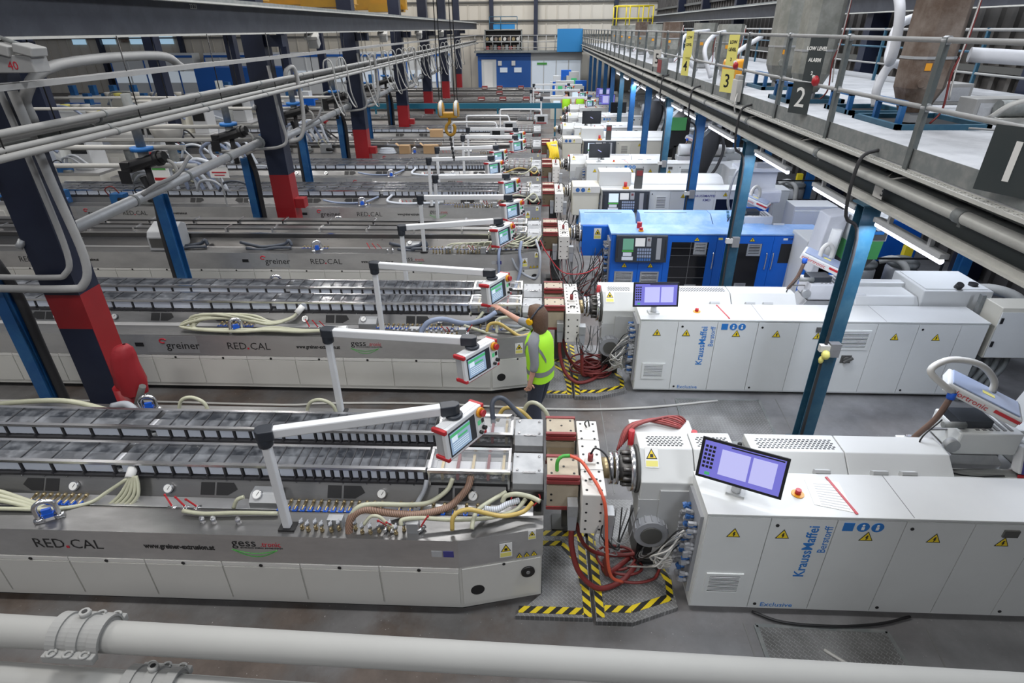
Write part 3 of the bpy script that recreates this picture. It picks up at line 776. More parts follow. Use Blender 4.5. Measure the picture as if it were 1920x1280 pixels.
def hoop_console(x, y, dx, label):
    t = thing('pendant_panel', label, 'control panel', (x, y, .93), 'grey pendant panels on bent tube arms')
    MB().tube([(x, y, .93), (x, y, 1.80), (x+.03, y, 1.92), (x+.15, y, 1.95), (x+dx-.2, y, 1.95), (x+dx-.05, y, 1.92), (x+dx, y, 1.80), (x+dx, y, 1.75)], .03, 8, 4).build('tube_arm', 'console_white', t)
    MB().box(x+dx-.22, x+dx+.25, y-.10, y+.10, 1.42, 1.75).build('panel_box', 'console_grey', t, bev=.01)
    MB().box(x+dx-.15, x+dx+.12, y-.106, y-.10, 1.52, 1.70).build('panel_screen', 'screen_off', t)
    MB().box(x+dx-.20, x+dx+.2, y-.108, y-.10, 1.44, 1.49).build('red_key_row', 'red_dull', t)
hoop_console(-2.9, 20.3, 1.5, 'grey pendant panel on a bent tube arm above the sixth table')
hoop_console(-2.6, 21.9, 1.55, 'grey pendant panel on a bent tube arm behind the sixth table')
hoop_console(-1.5, 23.75, 1.6, 'grey pendant panel on a bent tube arm above the seventh table')
for (b, e, w) in (((.1, 27.2), (2.2, 27.3), 'eighth'), ((-.4, 30.6), (2.1, 30.8), 'ninth'), ((-.3, 33.9), (1.6, 34.1), 'tenth')):
    console(b, .93, 2.0, e, 30, 'distant swing-arm console standing on the %s table' % w)
# ================================================================ die heads between table and extruder
def die_head(y, label, style=0):
    t = thing('extrusion_die', label, 'die head', (.4, y, .0), 'die heads of the extrusion lines')
    for (a, b, nm) in ((.50, .78, 'front'), (1.12, 1.38, 'rear')):
        y0, y1 = y+a, y+b
        MB().box(.125, .395, y0, y1, .84, 1.19).build('die_body', 'brown_die', t)
        MB().box(.12, .40, y0-.004, y1+.004, 1.19, 1.215).build('die_cover', 'die_plate', t, bev=.006)
        MB().box(.12, .40, y0-.012, y0-.002, .86, 1.12).build('die_face', 'die_plate' if style == 0 else 'brown_die', t)
        f = MB()
        for z in (.845, 1.15): f.box(.115, .41, y0-.022, y0, z, z+.035)
        f.box(.115, .41, y0-.016, y0+.016, 1.20, 1.225).box(.115, .41, y1-.016, y1+.016, 1.20, 1.225)
        f.build('red_frame', 'red_dull', t)
        s = MB()
        for (x, yy) in ((.16, y0+.05), (.16, y1-.05), (.36, y0+.05), (.36, y1-.05), (.27, (y0+y1)/2)): s.cyl((x, yy, 1.215), (x, yy, 1.219), .011, 8)
        for z in (.95, 1.02): s.cyl((.16, y0-.012, z), (.16, y0-.016, z), .011, 8)
        s.build('screw_holes', 'black', t)
    MB().box(.13, .39, y+.80, y+1.10, .86, 1.06).build('die_bridge', 'brown_die', t)
    MB().box(.42, .625, y+.30, y+1.36, .74, 1.20).build('adapter_block', 'block_white', t, bev=.01)
    s = MB()
    for i in range(9):
        for x in (.46, .585): s.cyl((x, y+.36+i*.118, 1.20), (x, y+.36+i*.118, 1.204), .012, 8)
    for i in range(4):
        for x in (.46, .585): s.cyl((x, y+.298, .80+i*.1), (x, y+.296, .80+i*.1), .011, 8)
    for yy in (.62, 1.05): s.box(.42, .626, y+yy, y+yy+.004, .75, 1.201)
    s.build('screw_holes', 'black', t)
    MB().tube([(.52, y+1.25, 1.2), (.50, y+1.25, 1.25), (.53, y+1.27, 1.27), (.55, y+1.27, 1.2)], .008, 6).tube([(.50, y+.50, 1.2), (.49, y+.46, 1.235), (.55, y+.46, 1.235), (.54, y+.50, 1.2)], .009, 6).build('lifting_eye', 'dark_grate', t)
    MB().box(.47, .56, y+.68, y+.76, 1.2, 1.225).build('sensor_base', 'block_white', t)
    MB().cyl((.515, y+.72, 1.225), (.515, y+.72, 1.30), .025, 10).build('red_sensor', 'red_dull', t)
    MB().tube([(.515, y+.72, 1.30), (.56, y+.73, 1.36), (.66, y+.68, 1.30), (.70, y+.55, 1.15)], .009, 6).build('sensor_lead', 'black', t)
    # stand
    MB().box(.30, .48, y+1.02, y+1.16, .055, .84).box(.2, .58, y+.98, y+1.2, .05, .07).build('die_stand', 'dark_grate', t)
    # connector drops
    for (x, c) in ((.35, .42), (.66, .33)):
        MB().box(x-.045, x+.045, y+c-.06, y+c+.06, .88, 1.0).build('plug_box', 'galv', t)
        MB().prism([(x-.035, .70), (x+.035, .70), (x+.045, .88), (x-.045, .88)], y+c-.05, y+c+.02, 'y').build('plug', 'plug_grey', t)
    return t
def barrel(t, y, x0=.62, x1=.95):
    """flanges and neck of the extruder barrel"""
    yc = y+.83; zc = 1.05
    MB().cyl((x0, yc, zc), (x0+.14, yc, zc), .10, 16).build('adapter_neck', 'brass', t)
    MB().cyl((x0+.08, yc, zc), (x0+.115, yc, zc), .155, 20).cyl((x0+.135, yc, zc), (x0+.165, yc, zc), .155, 20).build('clamp_flange', 'steel_bright', t)
    m = MB().cyl((x0+.16, yc, zc), (x1, yc, zc), .12, 16)
    for k in range(10):
        a = 2*PI*k/10; m.cyl((x0+.20, yc+.15*math.cos(a), zc+.15*math.sin(a)), (x1-.05, yc+.15*math.cos(a), zc+.15*math.sin(a)), .022, 8)
    m.build('barrel_bolts', 'steel_dark', t)
    MB().cyl((x1-.06, yc, zc), (x1-.005, yc, zc), .215, 24).build('barrel_flange', 'steel_bright', t)
    MB().cyl((x1-.005, yc, zc), (x1+.02, yc, zc), .225, 24).build('flange_ring', 'dark_grate', t)
for i, (yy, st, lb) in enumerate(((TY[0], 0, 'tan and white die head with red frames on the nearest line'), (TY[1], 0, 'tan and white die head with red frames behind the worker'),
        (TY[2], 1, 'bare steel die head in front of the blue extruder'), (TY[3], 1, 'brown die head at the end of the fourth table'), (TY[4], 1, 'brown die head at the end of the fifth table'), (TY[5], 1, 'brown die head of the sixth line beside the yellow hoses'))):
    if i < 3: dd = die_head(yy, lb, st)
    else: copy_tree(dd, (0, yy-TY[2], 0), lb)
# ================================================================ extruders (right half of every line)
def slots(mb, x0, x1, y0, y1, z, nx, ny):
    dx = (x1-x0)/nx; dy = (y1-y0)/ny
    for j in range(ny):
        for i in range(nx):
            xx = x0+dx*(i+.5*(j % 2)); mb.box(xx, xx+dx*.62, y0+dy*j, y0+dy*(j+.5), z, z+.0025)
def grille(t, x0, x1, y, z0, z1, mt='white', n=12, name='louvre_grille'):
    g = MB(); g.box(x0, x1, y-.012, y, z0, z1); o = g.build(name, mt, t)
    s = MB(); h = (z1-z0-.06)/n
    for i in range(n): s.prism([(y-.012, z0+.03+h*i), (y-.012, z0+.03+h*(i+.5)), (y-.0155, z0+.03+h*(i+.25))], x0+.03, x1-.03, 'x')
    s.build('louvre_blades', mt, o)
    d = MB()
    for i in range(n): d.box(x0+.03, x1-.03, y-.0128, y-.011, z0+.03+h*(i+.54), z0+.03+h*(i+.98))
    d.build('louvre_gaps', 'text_black', o)
def door_set(t, edges, y, z0, z1, mt, knobs=True):
    for i in range(len(edges)-1):
        a, b = edges[i], edges[i+1]
        d = MB().box(a+.004, b-.004, y-.014, y, z0, z1).build('door', mt, t)
        if knobs and i % 2 == 1:
            for zz in (z1-.07, z0+.05): MB().cyl((a+.06, y-.014, zz), (a+.06, y-.02, zz), .015, 10).build('lock', 'black', d)
def ppe_signs(t, x, y, z, s=1.0):
    MB().box(x, x+.085*s, y-.003, y, z-.045*s, z+.045*s).build('blue_notice', 'text_blue', t)
    for k in (1, 2):
        c = x+.045*s+k*.115*s
        o = MB().cyl((c, y, z), (c, y-.003, z), .05*s, 20).build('blue_sign', 'text_blue', t)
        MB().box(c-.012*s, c+.012*s, y-.0045, y-.003, z-.028*s, z+.004*s).ball((c, y-.003, z+.020*s), (.012*s, .0015, .012*s), 8).build('sign_figure', 'text_white', o)
def cabinet_plugs(t, x, y0, y1, n=16, seed=1):
    """plugs and leads on the end of a cabinet"""
    rnd = random.Random(seed)
    MB().box(x-.03, x, y0+.04, y1-.04, .18, 1.10).build('plug_plate', 'plug_grey', t)
    a = MB().cyl((0, 0, 0), (-.035, 0, 0), .016, 8).box(-.07, -.035, -.016, .016, -.018, .018).mesh('blue_plug', 'plug_blue')
    b = MB().cyl((0, 0, 0), (-.035, 0, 0), .018, 8).box(-.08, -.035, -.014, .014, -.02, .012).mesh('grey_plug', 'plug_grey')
    for i in range(n):
        zz = .25+.80*i/n+rnd.uniform(-.02, .02)
        for q in (0, 1, 2):
            yy = y0+.08+q*.12+rnd.uniform(-.03, .03)
            me, nm = ((a, 'blue_plug') if rnd.random() < .38 else (b, 'grey_plug'))
            put(nm, me, t, (x-.03, yy, zz), (0, rnd.uniform(-.3, .5), 0))
def extruder_km(y, label, xr=6.05, detail=2, name='extruder'):
    t = thing(name, label, 'extruder', (3.5, y, 0), 'extruders of the production lines')
    MB().box(1.50, xr-.1, y+.08, y+1.0, 0, .07).build('plinth', 'black', t)
    MB().box(1.43, xr, y, y+.50, .06, 1.19).build('cabinet', 'white', t)
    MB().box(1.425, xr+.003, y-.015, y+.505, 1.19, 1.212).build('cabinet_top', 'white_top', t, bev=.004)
    j = MB()
    for x in (3.07, 4.7): j.box(x, x+.006, y, y+.5, 1.2125, 1.2135)
    j.build('top_seam', 'cable_grey', t)
    ed = [1.435, 1.945, 2.475, 3.02, 3.56, 4.08, 4.60, 5.14, 5.69, xr-.005] if xr > 5.9 else [1.435, 1.95, 2.49, 3.04, 3.58, 4.10, 4.62, xr-.005]
    door_set(t, ed, y, .085, 1.175, 'white')
    for i in range(len(ed)-1):
        if i in (5, 8): continue
        xx = (ed[i]+ed[i+1])/2 if i != 1 else 2.07
        if i == 4: xx += .02
        put('warning_sign', TRI, t, (xx+(-.02 if i == 0 else 0), y-.018, .96 if i < 4 else .94))
    grille(t, 1.52, 1.84, y-.014, .26, .52)
    if xr > 5.9: grille(t, 4.15, 4.54, y-.014, .78, 1.08)
    text('lettering', 'KraussMaffei', .125, 'text_blue', t, (2.345, y-.016, .50), (PI/2, -PI/2, 0), bold=.0015, sx=.95)
    text('lettering', 'Berstorff', .095, 'text_blue', t, (2.455, y-.016, .80), (PI/2, -PI/2, 0), sx=.9)
    text('lettering', 'Exclusive', .075, 'text_blue', t, (2.05, y-.016, .105), FRONT, sx=1.05)
    ppe_signs(t, 2.53, y-.015, 1.11)
    MB().box(3.80, 3.92, y-.03, y-.014, 1.05, 1.12).build('hour_meter', 'dark_grate', t)
    k = MB().box(4.24, 4.38, y-.02, y-.014, .57, .69).cyl((4.31, y-.02, .63), (4.31, y-.05, .63), .045, 12).bar((4.27, y-.06, .60), (4.38, y-.06, .67), .03, .03); k.build('main_switch', 'dark_grate', t)
    # emergency stop, notice pocket, hinge lugs
    MB().cyl((2.24, y+.24, 1.212), (2.24, y+.24, 1.22), .052, 18).build('stop_plate', 'orange', t)
    MB().cyl((2.24, y+.24, 1.22), (2.24, y+.24, 1.262), .024, 14).build('stop_button', 'red', t)
    MB().prism([(2.33, y+.12), (2.62, y+.04), (2.65, y+.40), (2.37, y+.43)], 1.212, 1.216).build('notice_pocket', 'paper', t)
    ln = MB()
    for i in range(9): ln.bar((2.39+.004*i, y+.13+.03*i, 1.2165), (2.60, y+.075+.035*i, 1.2165), .006, .001)
    ln.build('notice_lines', 'console_grey', t)
    MB().bar((2.63, y+.02, 1.217), (2.57, y+.46, 1.217), .022, .006).build('red_strip', 'red', t)
    # barrel housing behind the cabinet
    zt = 1.30; ya, yb = y+.46, y+.95
    prof = [(ya, .66), (yb, .66), (yb, zt), (ya+.24, zt), (ya, zt-.20)]
    for (a, b) in ((.97, 1.452), (1.46, 1.845), (1.99, 2.812), (2.82, 3.74)):
        pf = prof if a < 1.4 else [(ya+.06, .95), (yb, .95), (yb, zt), (ya+.24, zt), (ya+.06, zt-.15)]
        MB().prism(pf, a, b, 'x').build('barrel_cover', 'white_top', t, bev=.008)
    MB().prism([(ya-.004, zt-.40), (ya-.004, .66), (ya+.03, .60), (ya+.2, .60), (ya+.2, zt-.4)], .965, 1.44, 'x').build('cover_skirt', 'cover_grey', t)
    MB().box(1.15, 1.42, ya-.02, ya+.02, .15, 1.02).build('side_plate', 'cover_grey', t)
    s = MB(); slots(s, 1.05, 1.38, ya+.28, yb-.06, zt, 9, 6); slots(s, 1.51, 1.80, ya+.28, yb-.06, zt, 8, 6); slots(s, 2.06, 2.76, ya+.28, yb-.06, zt, 18, 6)
    s.build('vent_slots', 'text_black', t)
    MB().box(1.85, 1.985, ya+.1, yb-.02, 1.0, 1.22).build('feed_gap', 'dusty_steel', t)
    k = MB()
    for yy in (ya+.22, ya+.36): k.cyl((1.92, yy, 1.22), (1.92, yy, 1.25), .03, 10).ball((1.92, yy, 1.275), .022, 8)
    k.build('gap_knobs', 'black', t)
    put('warning_label', STK, t, (1.075, ya+.10, 1.19), (-.88, 0, 0), (1.1, 1, 1.1))
    h = MB()
    for x in (2.50, 3.0, 3.25): h.prism([(y+.505, 1.10), (y+.56, 1.10), (y+.56, 1.22), (y+.52, 1.24), (y+.505, 1.22)], x, x+.13, 'x')
    h.split('hinge_lug', 'cover_grey', t)
    # red-cornered white guard behind the barrel
    MB().box(.95, 1.55, y+1.02, y+1.25, .80, 1.22).build('rear_guard', 'white_top', t)
    MB().cyl((.95, y+1.02, .8), (.95, y+1.02, 1.26), .03, 8).cyl((1.55, y+1.02, .8), (1.55, y+1.02, 1.26), .03, 8).split('red_corner', 'red', t)
    # fan motor under the housing
    m = MB().cyl((1.10, y+.36, .55), (1.10, y+.62, .55), .155, 20)
    for k in range(16):
        a = 2*PI*k/16; m.box(1.10+.155*math.cos(a)-.006, 1.10+.155*math.cos(a)+.006, y+.38, y+.6, .55+.155*math.sin(a)-.008, .55+.155*math.sin(a)+.008)
    m.build('fan_motor', 'plug_grey', t)
    MB().cyl((1.10, y+.345, .55), (1.10, y+.36, .55), .10, 18).build('fan_guard', 'dark_grate', t)
    MB().box(1.0, 1.25, y+.45, y+.9, .0, .4).build('motor_base', 'black', t)
    barrel(t, y-.12)
    cabinet_plugs(t, 1.43, y+.02, y+.48, 16 if detail > 1 else 8, int(y*10))
    # drive end: gear housing and oil tank box
    if xr > 5.9:
        MB().box(3.8, 6.2, y+.52, y+1.1, .05, 1.02).build('machine_bed', 'white', t)
        MB().prism([(y+.56, 1.02), (y+1.1, 1.02), (y+1.1, 1.30), (y+.66, 1.30), (y+.56, 1.20)], 4.55, 5.45, 'x').build('gear_housing', 'white_top', t, bev=.02)
        MB().box(4.45, 5.5, y+1.0, y+1.15, 1.25, 1.36).build('gear_rib', 'white_top', t, bev=.02)
        MB().box(5.45, 6.4, y+.56, y+1.35, .25, 1.42).build('drive_box', 'white_top', t, bev=.015)
        MB().box(5.5, 6.35, y+.62, y+1.30, 1.42, 1.432).build('drive_lid', 'white', t)
        MB().cyl((6.22, y+.75, 1.43), (6.22, y+.75, 1.47), .06, 12).cyl((5.95, y+.66, 1.43), (5.95, y+.62, 1.50), .05, 10).build('filler_cap', 'black', t)
    return t
EY = [3.52, 7.10, 10.6, 14.0, 17.35, 20.9, 24.2, 27.4, 30.6, 33.8, 37.2]
ex = extruder_km(EY[0], 'white extruder cabinet row on the nearest line with blue lettering')
copy_tree(ex, (0, EY[1]-EY[0], 0), 'white extruder cabinet row on the second line, behind the worker')
copy_tree(ex, (0, EY[4]-EY[0], 0), 'white extruder with blue lettering on the fifth line')
copy_tree(ex, (0, EY[6]-EY[0], 0), 'distant white extruder on the seventh line')
copy_tree(ex, (.35, EY[7]-EY[0], 0), 'distant white extruder on the eighth line')
for i in (8, 9, 10): copy_tree(ex, (.6+.2*(i-8), EY[i]-EY[0], 0), 'distant white extruder on the %s line' % ORD[i], skip=('louvre', 'warning', 'blue_', 'grey_', 'letter'))
# ---------------------------------------------------------------- monitors on the cabinets
def monitor(x, y, z, w, h, rz, tilt, on, label):
    t = thing('monitor', label, 'monitor', (0, 0, 0), 'flat monitors on the extruder cabinets')
    MB().box(-.075, .075, -.05, .07, 0, .02).build('foot', 'cover_grey', t)
    MB().cyl((0, 0, .02), (0, .02, .14), .04, 10).build('neck', 'console_white', t)
    R = Matrix.Rotation(tilt, 3, 'X'); c = Vector((0, -.01, .14+h/2*math.cos(tilt)-.02))
    q = lambda a, b, e: c+R@Vector((a, e, b))
    MB().obox(q(0, 0, .02), (w-.03, .05, h-.03), R).build('case', 'console_white', t, bev=.01)
    MB().obox(q(0, 0, -.008), (w, .016, h), R).build('bezel', 'black', t, bev=.003)
    if on:
        MB().obox(q(0, 0, -.018), (w-.05, .004, h-.05), R).build('screen', 'screen_violet', t)
        s = MB(); s.obox(q(-.085*w, -.0, -.021), (w*.33, .002, h*.62), R); s.obox(q(.245*w, -.0, -.021), (w*.27, .002, h*.62), R); s.build('screen_windows', 'screen_pale', t)
        k = MB()
        for i in range(3):
            for r in range(6): k.obox(q(-w*.43+i*w*.045, h*.30-r*h*.10, -.021), (w*.032, .002, h*.06), R)
        k.obox(q(.1, h*.40, -.021), (w*.6, .002, h*.03), R)
        k.build('screen_icons', 'text_black', t)
        MB().obox(q(-w*.37, -h*.36, -.021), (w*.06, .002, h*.07), R).build('screen_button', 'screen_green', t)
    else:
        MB().obox(q(0, 0, -.018), (w-.03, .004, h-.03), R).build('screen', 'screen_off', t)
        MB().obox(q(.0, -.01, -.021), (.12, .002, .02), R@Matrix.Rotation(.5, 3, 'Y')).build('idle_mark', 'screen_pale', t)
    t.location = (x, y, z); t.rotation_euler = (0, 0, rz)
    return t
monitor(1.72, 3.76, 1.212, .68, .36, -.42, -.30, True, 'lit violet monitor on the nearest cabinet, turned sideways')
monitor(1.63, 7.28, 1.212, .62, .34, .04, -.25, True, 'lit violet monitor on the second cabinet row')
monitor(1.80, 17.6, 1.212, .62, .40, .05, -.15, False, 'dark idle monitor on the fifth cabinet row')
monitor(2.10, 24.4, 1.212, .75, .48, .0, -.1, False, 'dark idle monitor on the seventh cabinet row')
monitor(3.55, 27.7, 1.212, .70, .45, .0, -.1, False, 'dark idle monitor on the eighth cabinet row')
monitor(3.35, 30.8, 1.212, .80, .5, .0, -.1, True, 'lit violet monitor on the ninth cabinet row')
monitor(3.5, 34.2, 1.212, .80, .5, .0, -.1, True, 'lit violet monitor on the tenth cabinet row')
# ---------------------------------------------------------------- built-in operator panel of the older extruders
def key_panel(t, x0, x1, y, z0, z1, green):
    w = x1-x0; h = z1-z0; tl = .12
    p = MB().prism([(y, z0), (y-.14, z0+.02), (y-.06, z1), (y, z1)], x0, x1, 'x').build('operator_panel', 'joint', t, bev=.008)
    def pl(a, b, c, d, mt, nm):
        m = MB(); f = lambda q: y-.14+.08*((q*h-.02)/(h-.02))-.003
        m.add([(x0+a*w, f(c), z0+c*h), (x0+b*w, f(c), z0+c*h), (x0+b*w, f(d), z0+d*h), (x0+a*w, f(d), z0+d*h)], [(0, 1, 2, 3)]); m.build(nm, mt, p)
    pl(.13, .34, .50, .90, green, 'display'); pl(.12, .34, .42, .48, 'text_green', 'display_keys')
    for r in range(2): pl(.12+.02*r, .34-.03*r, .12+.15*r, .25+.15*r, 'hose_white', 'key_block')
    pl(.37, .56, .62, .92, 'paper', 'paper_note'); pl(.59, .68, .62, .95, 'plug_grey', 'card_slot'); pl(.61, .66, .80, .90, 'red_dull', 'card_label'); pl(.79, .88, .15, .92, 'plug_grey', 'printer_slot')
    for r in range(4):
        for c in range(6): pl(.42+c*.047, .455+c*.047, .10+r*.12, .19+r*.12, 'plug_blue' if r == 0 else 'hose_blue', 'key')
    pl(.02, .04, .2, .85, 'black', 'handle'); pl(.95, .97, .2, .85, 'black', 'handle')
def extruder_blue(y):
    t = thing('extruder', 'bright blue extruder with black windows and keypad panel on the third line', 'extruder', (3, y, 0), 'extruders of the production lines')
    MB().box(1.5, 5.3, y+.06, y+1.2, 0, .08).build('plinth', 'black', t)
    MB().box(1.42, 5.38, y, y+.6, .06, 1.26).build('cabinet', 'blue_machine', t)
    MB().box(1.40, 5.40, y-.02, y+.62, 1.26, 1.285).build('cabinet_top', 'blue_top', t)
    for (a, b) in ((.86, 1.95), (2.05, 3.45), (3.46, 4.45)):
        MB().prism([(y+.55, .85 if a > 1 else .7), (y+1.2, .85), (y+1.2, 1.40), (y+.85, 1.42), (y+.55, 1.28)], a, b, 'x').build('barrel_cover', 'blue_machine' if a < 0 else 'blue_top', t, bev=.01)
    MB().box(.90, 1.5, y+.5, y+.56, .65, 1.26).build('cover_skirt', 'blue_machine', t)
    s = MB()
    for (a, b) in ((.95, 1.7), (2.15, 3.0)): s.box(a, b, y+.9, y+.95, 1.412, 1.42)
    for x in (3.75, 4.0): s.bar((x, y+.65, 1.40), (x+.10, y+1.05, 1.424), .05, .01)
    s.split('cover_slot', 'steelblue', t)
    ed = [1.43, 1.96, 2.44, 3.40, 3.55, 4.45, 5.36]
    door_set(t, ed, y, .09, 1.24, 'blue_machine', False)
    for (a, b, z0, z1) in ((2.56, 3.25, .2, 1.12), (3.66, 4.25, .2, 1.10), (4.60, 5.2, .72, 1.10)):
        MB().box(a, b, y-.02, y-.014, z0, z1).build('black_window', 'black_gloss', t)
    gl = MB()
    for z in (.4, .62, .85, 1.0): gl.box(2.56, 3.25, y-.0215, y-.02, z, z+.006)
    gl.box(2.92, 2.926, y-.0215, y-.02, .2, 1.12); gl.build('window_grid', 'cable_grey', t)
    for (a, b, z0, z1) in ((2.98, 3.22, .88, 1.12), (3.98, 4.24, .86, 1.10), (2.90, 3.12, .12, .26), (3.86, 4.08, .14, .30)): grille(t, a, b, y-.02, z0, z1, 'galv', 6)
    grille(t, 1.52, 1.88, y-.014, .18, .52, 'galv', 10); grille(t, 2.02, 2.38, y-.014, .18, .52, 'galv', 10)
    for x in (1.70, 2.20): put('warning_sign', TRI, t, (x, y-.018, .60))
    for x in (3.02, 4.05): put('warning_sign', TRI, t, (x, y-.018, 1.14), (0, 0, 0), (1, 1, .8))
    for x in (3.36, 4.36, 4.48): MB().tube([(x, y-.014, .60), (x, y-.05, .62), (x, y-.05, .90), (x, y-.014, .92)], .012, 6).build('door_handle', 'steel_bright', t)
    for x in (2.12, 3.42, 4.62): MB().box(x, x+.08, y-.018, y-.014, .72 if x < 3 else 1.17, .76 if x < 3 else 1.21).build('type_plate', 'pale_yellow' if x < 4 else 'paper', t)
    text('lettering', 'KRAUSS-MAFFEI KMD 60', .06, 'text_black', t, (4.68, y-.016, 1.175), FRONT)
    key_panel(t, 1.50, 2.46, y-.02, .74, 1.26, 'screen_dim')
    MB().cyl((1.98, y+.12, 1.285), (1.98, y+.12, 1.31), .05, 12).build('stop_collar', 'orange', t)
    MB().cyl((1.98, y+.12, 1.31), (1.98, y+.12, 1.36), .035, 12).build('stop_button', 'red', t)
    MB().box(1.93, 2.02, y+.3, y+.36, 1.285, 1.40).build('red_switch', 'red', t)
    put('warning_label', STK, t, (1.20, y+.495, 1.0), (0, 0, 0), (1.3, 1, 1.3))
    MB().box(4.5, 6.6, y+.5, y+1.2, .05, .75).build('machine_bed', 'blue_machine', t)
    barrel(t, y-.1, .6, .9)
    cabinet_plugs(t, 1.42, y+.05, y+.5, 14, 5)
    return t
extruder_blue(EY[2])
def extruder_old(y, label, white, txt):
    t = thing('extruder', label, 'extruder', (3, y, 0), 'extruders of the production lines')
    MB().box(1.6, 5.9, y+.06, y+1.2, 0, .08).build('plinth', 'black', t)
    MB().box(1.55, 6.0, y, y+.5, .06, 1.25).build('cabinet', white, t)
    MB().box(1.54, 6.01, y-.02, y+.52, 1.25, 1.27).build('cabinet_top', 'white_top', t)
    ed = [1.56, 2.70, 3.2, 3.68, 4.25, 4.75, 5.35, 5.98]; door_set(t, ed, y, .1, 1.24, white)
    MB().prism([(y+.5, .8), (y+1.15, .8), (y+1.15, 1.42), (y+.75, 1.42), (y+.5, 1.30)], 2.3, 4.6, 'x').build('barrel_cover', 'white_top', t, bev=.04)
    MB().box(1.5, 2.28, y+.35, y+.8, 1.27, 1.62).build('upper_box', 'white_top', t, bev=.01)
    MB().prism([(y+.05, .62), (y+.7, .55), (y+.7, 1.33), (y+.05, 1.33)], .85, 1.5, 'x').build('die_end_box', 'beige', t, bev=.02)
    MB().box(.84, 1.51, y+.03, y+.04, 1.18, 1.33).build('end_box_band', 'panel_edge', t)
    for k in (0, 1): MB().cyl((.97+k*.13, y+.03, 1.25), (.97+k*.13, y+.025, 1.25), .05, 14).build('blue_sign', 'plug_blue', t)
    put('warning_label', STK, t, (1.24, y+.025, 1.19), (0, 0, 0), (.8, 1, .8))
    MB().cyl((1.15, y+.1, .38), (1.15, y+.5, .38), .17, 16).build('blue_motor', 'bluepost', t)
    put('warning_sign', TRI, t, (3.5, y-.018, 1.08)); put('warning_sign', TRI, t, (4.5, y-.018, 1.12))
    MB().box(4.30, 4.70, y-.02, y-.014, .72, 1.05).build('display_window', 'black_gloss', t)
    grille(t, 2.85, 3.12, y-.014, .80, 1.12, white, 8)
    key_panel(t, 1.57, 2.68, y-.02, .74, 1.25, 'screen_white')
    MB().cyl((2.12, y+.12, 1.27), (2.12, y+.12, 1.42), .04, 10).build('beacon', 'red', t)
    MB().box(2.06, 2.20, y+.06, y+.16, 1.27, 1.31).build('beacon_base', 'orange', t)
    MB().box(2.34, 2.52, y+.1, y+.2, 1.27, 1.75).build('display_post', 'dark_grate', t)
    MB().box(2.36, 2.50, y+.09, y+.1, 1.58, 1.70).build('red_readout', 'red_dull', t)
    if txt:
        text('lettering', 'KRAUSSMAFFEI', .085, 'text_navy', t, (3.70, y-.016, 1.10), FRONT, bold=.001); text('lettering', 'KMD', .085, 'text_navy', t, (3.98, y-.016, 1.0), FRONT, bold=.001)
    barrel(t, y-.1, .6, .85)
    cabinet_plugs(t, 1.55, y+.05, y+.45, 10, 9)
    return t
extruder_old(EY[3], 'off-white extruder with keypad panel and tan end box on the fourth line', 'white', True)
extruder_old(EY[5], 'beige extruder with dark keypad panel on the sixth line', 'beige', False)
# ================================================================ column row on the left
def big_column(y, n, lab):
    x = -5.5
    t = thing('hall_column', lab, 'column', (x, y, 0), 'red and navy hall columns')
    def hs(z0, z1, mt, nm):
        m = MB(); m.box(x-.21, x+.21, y-.17, y-.145, z0, z1).box(x-.21, x+.21, y+.145, y+.17, z0, z1).box(x-.02, x+.02, y-.145, y+.145, z0, z1)
        m.box(x+.185, x+.21, y-.145, y+.145, z0, z1).build(nm, mt, t)
    if n == 0:
        hs(0, 1.58, 'navy', 'lower_shaft'); hs(1.58, 2.02, 'red_paint', 'red_band'); hs(2.02, 4.62, 'navy', 'upper_shaft'); MB().box(x+.21, x+.216, y-.17, y+.17, .9, 2.02).build('red_side', 'red_paint', t)
    else:
        hs(0, 2.0, 'red_paint', 'red_band'); hs(2.0, 4.62, 'navy', 'upper_shaft')
    hs(4.62, 9, 'navy', 'top_shaft')
    MB().box(x-.3, x+.3, y-.25, y+.25, 0, .03).build('base_plate', 'navy', t)
    MB().box(x-.1, x+.55, y-.10, y+.10, 4.42, 4.62).build('runway_bracket', 'navy', t)
    b = MB()
    for z in (2.6, 3.3): b.cyl((x-.24, y-.2, z), (x-.2, y-.16, z+.08), .04, 6)
    b.build('side_clamp', 'galv', t)
    if 0 < n < 5: MB().box(x+.2, x+.42, y-.12, y+.1, 1.28, 1.48).build('red_socket', 'red_paint', t)
COLY = [6.05, 12.35, 18.55, 24.8, 30.7, 36.8, 43.0]
for i, y in enumerate(COLY): big_column(y, i, 'navy hall column with %s, %s from the camera' % ('a red band and a red cover at its foot' if i == 0 else 'a bright red lower half', ORD[i] if i else 'nearest'))
t = thing('covered_pump', 'red plastic bag tied over a small pump at the foot of the nearest column', 'cover', (-5.0, 5.75, .60))
m = MB(); rings = [(.16, 0.80, .0), (.18, .95, .01), (.165, 1.15, 0), (.14, 1.32, .02), (.11, 1.42, .05), (.05, 1.46, .08), (.02, 1.47, .09)]
nv = 14
for (r, z, dx) in rings:
    for k in range(nv):
        a = 2*PI*k/nv; rr = r*(1+.10*math.sin(k*2.3+z*9)); m.v.append((-4.93+dx+rr*math.cos(a), 5.72+rr*.8*math.sin(a), z))
for i in range(len(rings)-1):
    for k in range(nv): m.f.append((i*nv+k, i*nv+(k+1)%nv, (i+1)*nv+(k+1)%nv, (i+1)*nv+k)); m.s.append(True)
m.build('bag', 'red_bag', t)
MB().cyl((-5.05, 5.72, 0), (-5.05, 5.72, .88), .12, 12).build('pump_stand', 'red_paint', t)
MB().cyl((-4.95, 5.62, .55), (-4.72, 5.62, .95), .04, 8).build('lever', 'dark_grate', t)
